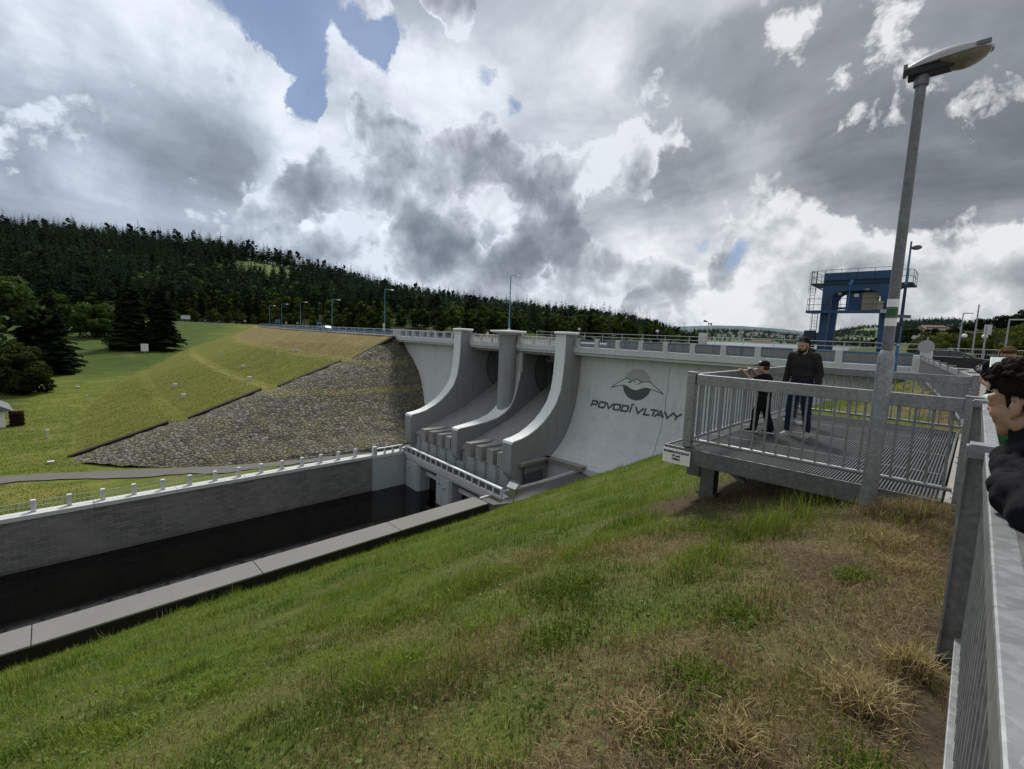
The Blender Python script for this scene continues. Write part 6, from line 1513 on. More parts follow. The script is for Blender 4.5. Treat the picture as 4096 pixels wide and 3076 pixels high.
# ------------------------------------------------------------------ people
M['skin'] = m_plain('skin', (.40, .235, .165), .5, 0, .10, 14, 0, .35)
M['skin_ruddy'] = m_plain('skin_ruddy', (.36, .19, .135), .5, 0, .12, 14)
M['lip'] = m_plain('lip_skin', (.33, .14, .11), .45)
def m_cloth(name, col, sc=180, var=.25):
    t = NT(name); v = t.coord(); w = t.noise(v, sc, 3, .6); f = t.noise(v, 5, 4, .6)
    c = t.mix(w, tuple(a*(1-var) for a in col), tuple(a*(1+var) for a in col)); c = t.mix(t.math('MULTIPLY', f, .5), c, tuple(a*.6 for a in col))
    t.bump(t.noise(v, 14, 4, .6, .6), .35, .03); return t.done(c, .95, 0, .15)
M['hoodie'] = m_cloth('charcoal_hoodie', (.030, .027, .028)); M['black_cloth'] = m_cloth('black_cloth', (.010, .010, .012)); M['denim'] = m_cloth('dark_denim', (.018, .026, .055)); M['denim_pale'] = m_cloth('grey_denim', (.09, .11, .15)); M['black_soft'] = m_cloth('black_softshell', (.0085, .0085, .011), 60)
M['hair_dark'] = m_cloth('dark_brown_hair', (.014, .010, .008), 120, .5); M['hair_brown'] = m_cloth('brown_hair', (.075, .042, .022), 90, .4); M['hair_black'] = m_cloth('black_hair', (.012, .009, .008), 90, .4)
M['shoe_white'] = m_plain('white_shoe', (.62, .60, .56), .6); M['shoe_pink'] = m_plain('mauve_shoe', (.30, .24, .25), .7, 0, .2, 20); M['sole'] = m_plain('shoe_sole', (.5, .48, .44), .7)
M['shade'] = m_plain('blue_mirror_lens', (.02, .20, .42), .08, .6); M['gold'] = m_plain('gold_print', (.45, .30, .03), .5); M['eye'] = m_plain('eye_white', (.6, .58, .55), .2)
def soft(mb, name, mat, parent, voxel=.008, it=6, local=True, disp=0):
    o = mb.build(name, mat, parent, 180, local=local, recalc=True)
    r = o.modifiers.new('remesh', 'REMESH'); r.mode = 'VOXEL'; r.voxel_size = voxel; r.use_smooth_shade = True
    s = o.modifiers.new('smooth', 'SMOOTH'); s.iterations = it; s.factor = .5
    if disp:
        tx = bpy.data.textures.new(name+'_folds', 'CLOUDS'); tx.noise_scale = .07; d = o.modifiers.new('folds', 'DISPLACE'); d.texture = tx; d.strength = disp; d.mid_level = .5; d.texture_coords = 'LOCAL'
    return o
def limb(mb, pts, rs):
    for i in range(len(pts)-1): mb.cap(pts[i], rs[i], pts[i+1], rs[i+1], 14)
class Head:
    def __init__(s, c, f, up=(0, 0, 1), k=1.0):
        s.C = Vector(c); s.F = Vector(f).normalized(); u = Vector(up); s.L = u.cross(s.F).normalized(); s.U = s.F.cross(s.L).normalized(); s.k = k
        s.M = Matrix((s.L, s.F, s.U)).transposed()
    def p(s, l, f, u): return s.C+(s.L*l+s.F*f+s.U*u)*s.k
    def ell(s, mb, c, r, nu=16, nv=10): mb.ell(s.p(*c), [a*s.k for a in r], s.M, nu, nv)
    def skin(s, mb):
        s.ell(mb, (0, -.012, .035), (.074, .098, .088)); s.ell(mb, (0, .022, -.035), (.060, .074, .080)); s.ell(mb, (0, .066, -.098), (.026, .022, .020)); s.ell(mb, (0, .05, -.085), (.042, .035, .03))
        mb.cap(s.p(0, .088, .012), .009*s.k, s.p(0, .105, -.024), .0115*s.k); 
        for q in (-1, 1):
            mb.cap(s.p(q*.012, .091, .020), .012*s.k, s.p(q*.050, .070, .020), .013*s.k); s.ell(mb, (q*.030, .064, .002), (.026, .026, .022)); mb.cap(s.p(q*.016, .088, .0), .008*s.k, s.p(q*.044, .080, -.004), .008*s.k); s.ell(mb, (q*.036, .062, -.034), (.022, .024, .026)); s.ell(mb, (q*.011, .093, -.027), (.009, .010, .008)); s.ell(mb, (q*.052, .0, -.06), (.018, .03, .035))
            mb.ell(s.p(q*.076, -.008, -.012), (.009*s.k, .017*s.k, .027*s.k), s.M @ Matrix.Rotation(q*-.35, 3, 'Z')); mb.ell(s.p(q*.074, .002, -.036), (.009*s.k, .012*s.k, .012*s.k), s.M)
        mb.cap(s.p(-.018, .083, -.058), .009*s.k, s.p(.018, .083, -.058), .009*s.k); mb.cap(s.p(-.014, .081, -.069), .0095*s.k, s.p(.014, .081, -.069), .0095*s.k); s.ell(mb, (0, .062, -.062), (.036, .024, .03))
    def eyes(s, parent, brow):
        for q in (-1, 1):
            e = MB(); e.ell(s.p(q*.031, .0735, .004), [.0115*s.k]*3, None, 10, 6); eo = e.build('eye', M['eye'], parent, 180, local=True)
            i = MB(); i.ell(s.p(q*.031, .0815, .004), [.0055*s.k]*3, None, 8, 6); i.build('iris', M['black'], eo, 180, local=True)
            b = MB(); b.cap(s.p(q*.014, .096, .026), .004*s.k, s.p(q*.048, .078, .027), .003*s.k, 8); b.build('eyebrow', brow, parent, 180, local=True)
def hand(mb, wrist, d, palm_n, curl=.4, k=1.0, thumb=1):
    """palm and five separate fingers; d = direction of the fingers, palm_n = direction the palm faces"""
    w = Vector(wrist); d = Vector(d).normalized(); n = Vector(palm_n); n = (n-d*n.dot(d)).normalized(); s = d.cross(n)*thumb
    mb.cap(w, .026*k, w+d*.05*k, .030*k, 12)
    for i, (o, L) in enumerate(((.027, .068), (.009, .076), (-.009, .070), (-.026, .055))):
        b = w+d*.075*k+s*o*k; mb.cap(w+d*.035*k+s*o*.8*k, .0135*k, b, .0105*k, 8); m1 = b+(d*math.cos(curl)+n*math.sin(curl))*L*.5*k; m2 = m1+(d*math.cos(curl*2.1)+n*math.sin(curl*2.1))*L*.5*k
        mb.cap(b, .0095*k, m1, .0085*k, 8); mb.cap(m1, .0085*k, m2, .007*k, 8)
    t0 = w+d*.02*k+s*.026*k; t1 = t0+(d*.7+s*.75+n*.25).normalized()*.040*k; t2 = t1+(d*.95+s*.2+n*.4).normalized()*.030*k
    mb.cap(t0, .013*k, t1, .0105*k, 8); mb.cap(t1, .0105*k, t2, .008*k, 8)
def shoe(root, ankle, fwd, k, mat, sole):
    a = Vector(ankle); f = Vector(fwd).normalized(); s = Vector((-f.y, f.x, 0)); Mx = Matrix((s, f, Vector((0, 0, 1)))).transposed()
    mb = MB(); mb.cap(a+Vector((0, 0, -.005)), .045*k, a+f*.03*k+Vector((0, 0, -.045*k)), .046*k); mb.ell(a+f*.055*k+Vector((0, 0, -.055*k)), (.043*k, .115*k, .036*k), Mx); mb.ell(a+f*.11*k+Vector((0, 0, -.060*k)), (.042*k, .07*k, .030*k), Mx)
    o = soft(mb, 'shoe', mat, root, .006, 4); z = .0
    sl = MB(); P = [a+f*(.055+.128*math.cos(t))*k+s*(.046*math.sin(t))*k for t in np.linspace(0, 2*PI, 22, endpoint=False)]
    sl.prism([(p.x, p.y) for p in P], 'z', .002, .026*k); sl.build('sole', sole, o, local=True)

def adult(root, pose, cloth, hair, Hd, top='hoodie', voxel=.008, beard=None, skin='skin', shoes='shoe_white'):
    """pose: joint dict; body is one continuous skin surface, clothes and hair are its children"""
    J = {k: Vector(v) for k, v in pose.items()}; k = pose_k = Hd.k
    b = MB(); Hd.skin(b); limb(b, [Hd.p(0, -.02, -.05), J['neck']], [.052*k, .058*k])
    b.ell((J['neck']+J['pelvis'])/2+Vector((0, 0, .10)), (.15, .10, .24)); b.ell(J['pelvis']+Vector((0, 0, .06)), (.145, .105, .14)); limb(b, [J['shL'], J['neck'], J['shR']], [.055, .06, .055]); limb(b, [J['neck'], J['pelvis']], [.09, .11])
    for s in 'LR':
        limb(b, [J['sh'+s], J['el'+s], J['wr'+s]], [.050*k, .040*k, .027*k]); limb(b, [J['hip'+s], J['kn'+s], J['an'+s]], [.078*k, .055*k, .038*k]); b.cap(J['an'+s], .036*k, J['an'+s]+Vector((0, 0, -.03)), .04*k)
        hand(b, J['wr'+s], J['hd'+s], J['pn'+s], pose_curl.get(id(pose), .45), k, 1 if s == 'L' else -1)
    body = soft(b, 'body', M[skin], root, voxel, 4)
    t = MB(); e = .022
    t.ell((J['neck']*.62+J['pelvis']*.38)+Vector((0, 0, .0)), (.190*k, .135*k, .22*k)); t.ell((J['neck']*.30+J['pelvis']*.70), (.185*k, .140*k, .17*k)); limb(t, [J['shL'], J['neck']+Vector((0, 0, -.05)), J['shR']], [.078*k, .085*k, .078*k]); t.ell(J['pelvis']+Vector((0, 0, .05)), (.178*k, .135*k, .09*k))
    for s in 'LR':
        if top == 'tee': m_ = J['sh'+s]*.45+J['el'+s]*.55; limb(t, [J['sh'+s], m_], [.074*k, .066*k])
        else: limb(t, [J['sh'+s], J['el'+s], J['wr'+s]+(J['el'+s]-J['wr'+s])*.10], [.080*k, .064*k, .048*k]); t.cap(J['wr'+s]+(J['el'+s]-J['wr'+s])*.16, .050*k, J['wr'+s]+(J['el'+s]-J['wr'+s])*.04, .040*k)
    if top == 'hoodie':
        hb = -Hd.F; t.cap(J['neck']+Vector((-.07*k, 0, .03)), .045*k, J['neck']+Vector((.07*k, 0, .03)), .045*k); t.ell(J['neck']+hb*.09*k+Vector((0, 0, .01)), (.12*k, .075*k, .08*k)); limb(t, [J['neck']+Vector((.08, 0, .035)), J['neck']+Hd.F*.075+Vector((0, 0, -.015)), J['neck']+Vector((-.08, 0, .035))], [.035*k, .032*k, .035*k])
    else: t.cap(J['neck']+Vector((0, 0, -.06)), .085*k, J['neck']+Vector((0, 0, -.02)), .066*k)
    top_o = soft(t, 'hoodie' if top == 'hoodie' else ('t_shirt' if top == 'tee' else 'jacket'), M[cloth[0]], root, .010, 5, disp=.022)
    q = MB(); q.ell(J['pelvis']+Vector((0, 0, -.02)), (.160*k, .122*k, .13*k))
    for s in 'LR': limb(q, [J['hip'+s], J['kn'+s], J['an'+s]+Vector((0, 0, .02))], [.098*k, .074*k, .058*k])
    soft(q, 'trousers', M[cloth[1]], root, .010, 5, disp=.02)
    for s in 'LR': shoe(root, J['an'+s], J['ft'+s], k, M[shoes], M['sole'])
    Hd.eyes(root, M[hair]); return body
pose_curl = {}

# the man in the charcoal hoodie (faces the camera side, head bent)
mr = thing('person', 'bearded man in charcoal hoodie and dark jeans standing on the viewing platform', 'person', (-2.10, 9.15, 0), math.radians(-10))
Hd = Head((0, -.075, 1.575), (-.10, -.93, -.22), (0, -.2, 1), 1.02)
pz_ = dict(neck=(0, -.005, 1.44), pelvis=(0, .02, .94), shL=(.180, .0, 1.385), shR=(-.180, .0, 1.385), elL=(.245, .05, 1.12), elR=(-.245, .04, 1.12), wrL=(.255, -.02, .89), wrR=(-.255, -.03, .89), hdL=(0, -.10, -1), hdR=(0, -.12, -1), pnL=(-1, -.1, 0), pnR=(1, -.1, 0),
          hipL=(.095, .02, .90), hipR=(-.095, .02, .90), knL=(.115, .02, .50), knR=(-.11, -.05, .50), anL=(.125, .09, .09), anR=(-.12, -.06, .09), ftL=(.15, -1, 0), ftR=(-.2, -1, 0))
adult(mr, pz_, ('hoodie', 'denim'), 'hair_dark', Hd, 'hoodie', .008, shoes='shoe_pink')
hm = MB(); Hd.ell(hm, (0, -.025, .065), (.082, .098, .075)); Hd.ell(hm, (0, -.055, .02), (.08, .072, .085)); Hd.ell(hm, (0, .02, .105), (.06, .07, .032))
for i in range(26): t = random.uniform(0, 6.28); u = random.uniform(.2, 1); Hd.ell(hm, (.075*u*math.cos(t), -.02+.085*u*math.sin(t), .085+.045*math.sqrt(max(0, 1-u*u))), (.018, .02, .016), 8, 6)
soft(hm, 'hair', M['hair_dark'], mr, .006, 2)
bd = MB(); Hd.ell(bd, (0, .060, -.090), (.046, .038, .036)); Hd.ell(bd, (0, .096, -.048), (.026, .008, .007))
for q in (-1, 1): bd.cap(Hd.p(q*.060, .01, -.03), .012, Hd.p(q*.045, .045, -.088), .02)
soft(bd, 'beard', M['hair_dark'], mr, .005, 2)
gl = MB(); gl.cap(Hd.p(-.078, .02, .070), .004, Hd.p(-.05, .082, .084), .004, 6); gl.cap(Hd.p(.078, .02, .070), .004, Hd.p(.05, .082, .084), .004, 6); gl.cap(Hd.p(-.05, .080, .104), .004, Hd.p(.05, .080, .104), .004, 6); g0 = gl.build('sunglasses', M['black'], mr, 180, local=True)
ln = MB(); [ln.ell(Hd.p(q*.032, .084, .098), (.027, .007, .014), Hd.M, 12, 8) for q in (-1,)]; ln.build('lens', M['shade'], g0, 180, local=True)
ln = MB(); ln.ell(Hd.p(.032, .084, .098), (.027, .007, .014), Hd.M, 12, 8); ln.build('lens', M['shade'], g0, 180, local=True)
hem = MB(); hem.ell((-.08, -.02, .875), (.09, .12, .025)); hem.build('shirt_hem', M['white'], mr, 180, local=True)

# the boy in black with his hands on the outer rail (faces -x)
br_ = thing('person', 'boy in black cap and black clothes holding the outer platform rail', 'person', (-2.60, 8.90, 0))
Hb = Head((-.045, -.01, 1.165), (-1, -.05, -.06), (0, 0, 1), .90)
pb = dict(neck=(.0, 0, 1.045), pelvis=(.02, 0, .67), shL=(-.01, -.135, 1.0), shR=(-.01, .135, 1.0), elL=(-.14, -.25, .93), elR=(-.17, .20, .95), wrL=(-.275, -.36, 1.105), wrR=(-.275, .10, 1.115), hdL=(-1, -.25, .05), hdR=(-1, -.1, .05), pnL=(0, 0, -1), pnR=(0, 0, -1),
          hipL=(.02, -.075, .64), hipR=(.02, .075, .64), knL=(-.07, -.08, .38), knR=(.04, .09, .36), anL=(-.10, -.06, .075), anR=(.14, .06, .075), ftL=(-1, -.25, 0), ftR=(-1, .1, 0))
k_ = .78
J = {k: Vector(v) for k, v in pb.items()}
b = MB(); Hb.skin(b); limb(b, [Hb.p(0, -.02, -.05), J['neck']], [.044, .046]); b.ell((.01, 0, .86), (.082, .115, .19)); b.ell((.02, 0, .69), (.085, .11, .10)); limb(b, [J['shL'], J['neck']+Vector((0, 0, -.03)), J['shR']], [.042, .045, .042])
for s in 'LR': limb(b, [J['sh'+s], J['el'+s], J['wr'+s]], [.038, .031, .022]); limb(b, [J['hip'+s], J['kn'+s], J['an'+s]], [.062, .046, .032]); hand(b, J['wr'+s], J['hd'+s], J['pn'+s], .75, .80, -1 if s == 'L' else 1)
soft(b, 'body', M['skin'], br_, .006, 3)
t = MB(); t.ell((.01, 0, .90), (.115, .150, .17)); t.ell((.015, 0, .75), (.115, .145, .13)); limb(t, [J['shL'], J['neck']+Vector((0, 0, -.05)), J['shR']], [.058, .060, .058])
for s in 'LR': limb(t, [J['sh'+s], J['sh'+s]*.42+J['el'+s]*.58], [.060, .056])
soft(t, 't_shirt', M['black_cloth'], br_, .008, 4, disp=.016)
q = MB(); q.ell((.02, 0, .66), (.105, .130, .10))
for s in 'LR': limb(q, [J['hip'+s], J['kn'+s], J['an'+s]+Vector((0, 0, .02))], [.080, .068, .062])
soft(q, 'trousers', M['black_cloth'], br_, .008, 4, disp=.02)
for s in 'LR': shoe(br_, J['an'+s], J['ft'+s], .84, M['black_cloth'], M['shoe_white'])
Hb.eyes(br_, M['hair_dark'])
hm = MB(); Hb.ell(hm, (0, -.035, .0), (.078, .075, .075)); soft(hm, 'hair', M['hair_brown'], br_, .006, 2)
cp = MB(); Hb.ell(cp, (0, -.015, .055), (.085, .105, .078)); Hb.ell(cp, (0, -.01, .045), (.086, .106, .03)); co_ = soft(cp, 'cap', M['black_cloth'], br_, .006, 3)
bm_ = MB(); bm_.ell(Hb.p(0, .125, .045), (.070, .075, .010), Hb.M @ Matrix.Rotation(-.12, 3, 'X'), 18, 6); bm_.build('brim', M['black_cloth'], co_, 180, local=True)
em_ = MB(); em_.ell(Hb.p(.055, .045, .10), (.022, .03, .018), Hb.M, 10, 6); em_.build('cap_print', M['white_metal'], co_, 180, local=True)

# person almost hidden behind the man
hp = thing('person', 'person in grey jeans and pale shoes almost hidden behind the man in the hoodie', 'person', (-2.43, 10.65, 0), math.radians(-60))
Hh = Head((0, -.06, 1.47), (0, -1, -.1), (0, 0, 1), .96)
ph = {k: (v[0], v[1], v[2]*(.93 if k[:2] not in ('hd', 'pn', 'ft') and k[:2] != 'an' else 1)) for k, v in pz_.items()}
adult(hp, ph, ('hoodie', 'denim_pale'), 'hair_brown', Hh, 'hoodie', .012)
hm = MB(); Hh.ell(hm, (0, -.03, .05), (.08, .095, .075)); soft(hm, 'hair', M['hair_brown'], hp, .009, 2)

# man in black beyond the lectern
bg = thing('person', 'man with short brown hair in a black t-shirt behind the pale lectern looking down', 'person', (.31, 10.35, 0), math.radians(4))
Hg = Head((0, -.085, 1.545), (.05, -.86, -.35), (0, -.3, 1), 1.03)
pg = dict(pz_); pg.update(elL=(.225, .0, 1.13), elR=(-.225, .0, 1.13), wrL=(.12, -.22, 1.02), wrR=(-.12, -.22, 1.02), hdL=(-.5, -.8, -.1), hdR=(.5, -.8, -.1), pnL=(0, 0, -1), pnR=(0, 0, -1))
adult(bg, pg, ('black_cloth', 'denim'), 'hair_brown', Hg, 'tee', .009, skin='skin_ruddy')
hm = MB(); Hg.ell(hm, (0, -.02, .06), (.082, .098, .074)); Hg.ell(hm, (0, .045, .085), (.066, .055, .035)); soft(hm, 'hair', M['hair_brown'], bg, .006, 2, disp=.01)

# the teenager leaning on the railing at the right edge
tr_ = thing('person', 'teenager with dark curly hair leaning on the railing at the right edge', 'person', (.5, 2.4, 0))
o_ = Vector((.5, 2.4, 0))
def W(x, y, z): return Vector((x, y, z))-o_
Ht = Head(W(.143, 2.42, 1.424), (-.84, .54, -.10), (-.12, 0, 1), 1.06)
J = dict(neck=W(.215, 2.395, 1.295), pelvis=W(.64, 2.36, .93), shL=W(.285, 2.20, 1.245), shR=W(.31, 2.62, 1.25), elL=W(.172, 1.975, 1.155), elR=W(.205, 2.78, 1.17), wrL=W(.112, 2.24, 1.165), wrR=W(.118, 2.42, 1.20))
b = MB(); Ht.skin(b); limb(b, [Ht.p(0, -.025, -.045), J['neck']], [.054, .060]); limb(b, [J['neck'], W(.44, 2.40, 1.16), J['pelvis']], [.085, .13, .13]); limb(b, [J['shL'], J['neck']+Vector((.03, 0, -.03)), J['shR']], [.055, .06, .055])
for s in 'LR': limb(b, [J['sh'+s], J['el'+s], J['wr'+s]], [.048, .040, .027])
hand(b, J['wrL'], (-.05, 1, .0), (0, 0, -1), .35, .95, -1); hand(b, J['wrR'], (-.05, -1, -.12), (0, 0, -1), .4, .95, 1)
for s, dy in (('L', -.1), ('R', .1)): limb(b, [J['pelvis']+Vector((0, dy, -.03)), J['pelvis']+Vector((-.02, dy, -.45)), J['pelvis']+Vector((.05, dy, -.84))], [.08, .056, .038])
soft(b, 'body', M['skin'], tr_, .0048, 5)
t = MB(); limb(t, [W(.29, 2.40, 1.19), W(.42, 2.40, 1.10), W(.60, 2.37, .93)], [.150, .165, .16]); limb(t, [J['shL'], W(.27, 2.40, 1.235), J['shR']], [.092, .115, .092])
limb(t, [J['shL'], J['elL'], J['wrL']+Vector((.002, -.01, .0))], [.092, .068, .052]); limb(t, [J['shR'], J['elR'], J['wrR']], [.092, .066, .052])
for p in ((.162, 1.965, 1.140, .064), (.125, 2.07, 1.150, .058), (.108, 2.18, 1.165, .052), (.112, 2.30, 1.205, .050), (.130, 2.05, 1.185, .052), (.108, 2.46, 1.215, .046), (.185, 2.10, 1.215, .07), (.20, 2.25, 1.20, .08)): t.ell(W(*p[:3]), (p[3], p[3]*1.15, p[3]*.92))
limb(t, [W(.235, 2.31, 1.325), W(.170, 2.34, 1.325), W(.135, 2.40, 1.318), W(.150, 2.48, 1.31), W(.225, 2.49, 1.32), W(.27, 2.42, 1.345), W(.235, 2.31, 1.325)], [.036]*7)
limb(t, [W(.235, 2.31, 1.27), W(.160, 2.34, 1.27), W(.135, 2.40, 1.265), W(.150, 2.48, 1.26), W(.225, 2.49, 1.27), W(.27, 2.42, 1.29), W(.235, 2.31, 1.27)], [.04]*7)
jk = soft(t, 'jacket', M['black_soft'], tr_, .0075, 12, disp=.024)
cf = MB(); cf.path([W(.112+.040*math.cos(a), 2.205+.012*math.sin(a*2), 1.168+.042*math.sin(a)) for a in np.linspace(0, 2*PI, 18)], .006, 8); cf.build('cuff', M['black_cloth'], jk, 180, local=True)
pr_ = MB(); [pr_.obox(W(.222+.010*k, 2.075-.004*k, 1.262+.005*k), (.020, .004, .007), Matrix.Rotation(.5, 3, 'Y')) for k in range(2)]; pr_.build('print', M['gold'], jk, local=True)
q = MB(); q.ell(J['pelvis']+Vector((0, 0, -.02)), (.14, .175, .15))
for dy in (-.1, .1): limb(q, [J['pelvis']+Vector((0, dy, -.03)), J['pelvis']+Vector((-.02, dy, -.45)), J['pelvis']+Vector((.05, dy, -.82))], [.10, .075, .06])
soft(q, 'trousers', M['denim'], tr_, .012, 5)
for dy in (-.1, .1): shoe(tr_, J['pelvis']+Vector((.05, dy, -.84)), (-1, 0, 0), 1.0, M['shoe_white'], M['sole'])
Ht.eyes(tr_, M['hair_dark'])
hm = MB(); rh = np.random.default_rng(4)
Ht.ell(hm, (0, -.022, .052), (.078, .094, .080)); Ht.ell(hm, (0, -.062, .005), (.070, .050, .075)); Ht.ell(hm, (0, .02, .095), (.064, .075, .040))
for i in range(240):
    a = rh.uniform(0, 6.28); u = rh.uniform(0, 1)**.6; l, f = .082*u*math.cos(a), -.005+.112*u*math.sin(a); hh = .078+.062*math.sqrt(max(0, 1-u*u))+rh.uniform(-.012, .012)
    Ht.ell(hm, (l, f, hh), (rh.uniform(.007, .016), rh.uniform(.008, .019), rh.uniform(.008, .014)), 8, 6)
for i in range(60):    # fringe falling over the forehead
    a = rh.uniform(-1.25, 1.25); c0 = Ht.p(.062*math.sin(a), .072*math.cos(a)+.002, .098+rh.uniform(-.012, .022)); hm.cap(c0, rh.uniform(.010, .016), c0+(Ht.F*rh.uniform(.008, .024)-Ht.U*rh.uniform(.015, .045)+Ht.L*rh.uniform(-.015, .015)), .007, 8)
for q_ in (-1, 1):
    for i in range(40): f = rh.uniform(-.085, .036); Ht.ell(hm, (q_*(.069-.2*max(0, f-.02)), f, rh.uniform(.030 if f > -.035 else -.055, .075)), (.010, .013, .014), 8, 6)
    hm.cap(Ht.p(q_*.070, .016, .03), .008, Ht.p(q_*.069, .014, -.010), .005, 8)
hr = soft(hm, 'hair', M['hair_dark'], tr_, .0042, 2, disp=.008)
# loose curls
nC = 1200; Pq = []; Cq = []
for i in range(nC):
    a = rh.uniform(0, 6.28); u = rh.uniform(0, 1)**.5; l, f = .086*u*math.cos(a), -.005+.116*u*math.sin(a); hh = .085+.066*math.sqrt(max(0, 1-u*u))
    if u > .85 and f < .03: hh = rh.uniform(.0, .1)
    p0 = Ht.p(l, f, hh); d = (Ht.L*l*6+Ht.F*(f+.02)*6+Ht.U*.5); d = Vector(d).normalized(); r_ = Vector(rh.normal(size=3)); side = d.cross(r_).normalized(); L_ = rh.uniform(.008, .020)
    prev = p0
    for j in range(3):
        a2 = 1.1*(j+1); nx = prev+(d*math.cos(a2*.8)+side*math.sin(a2)*.9-Ht.U*.2).normalized()*L_/2.2; w_ = d.cross(nx-prev).normalized()*.0013
        Pq.append([tuple(prev+w_), tuple(prev-w_), tuple(nx-w_), tuple(nx+w_)]); Cq.append((.020, .013, .009)); prev = nx
tri_soup('loose_curls', np.array(Pq), np.array(Cq)*rh.uniform(.6, 2.2, (len(Cq), 1)), M['needle'], hr)

# two people far off on the dam road behind the balustrade
for i, (x, lab, top, hc, k) in enumerate(((-50.6, 'tiny figure in pale pink behind the balustrade left of the round tower', (.62, .42, .40), 'hair_brown', 1.0), (-49.3, 'smaller tiny figure in beige beside the pale pink figure behind the balustrade', (.50, .40, .30), 'hair_brown', .8))):
    r = thing('person', lab, 'person', (x, 45.2, .05)); k2 = k
    b = MB(); b.ell((0, 0, 1.6*k), (.085*k, .10*k, .125*k)); limb(b, [(0, 0, 1.5*k), (0, 0, 1.35*k)], [.05, .06]); limb(b, [(0, 0, 1.3*k), (0, 0, .95*k)], [.12*k, .12*k])
    for s in (-1, 1): limb(b, [(s*.17*k, 0, 1.36*k), (s*.24*k, -.05, 1.1*k), (s*.15*k, -.2, 1.0*k)], [.045*k, .04*k, .03*k]); limb(b, [(s*.08*k, 0, .9*k), (s*.09*k, 0, .48*k), (s*.09*k, 0, .05)], [.08*k, .055*k, .04*k])
    soft(b, 'body', M['skin'], r, .018, 3)
    t = MB(); limb(t, [(0, 0, 1.32*k), (0, 0, .92*k)], [.15*k, .15*k]); [limb(t, [(s*.17*k, 0, 1.36*k), (s*.24*k, -.05, 1.1*k)], [.07*k, .06*k]) for s in (-1, 1)]; soft(t, 'shirt', m_plain('pale_shirt_%d' % i, top, .9), r, .018, 3)
    h = MB(); h.ell((0, .03, 1.64*k), (.095*k, .10*k, .11*k)); soft(h, 'hair', M[hc], r, .015, 2)
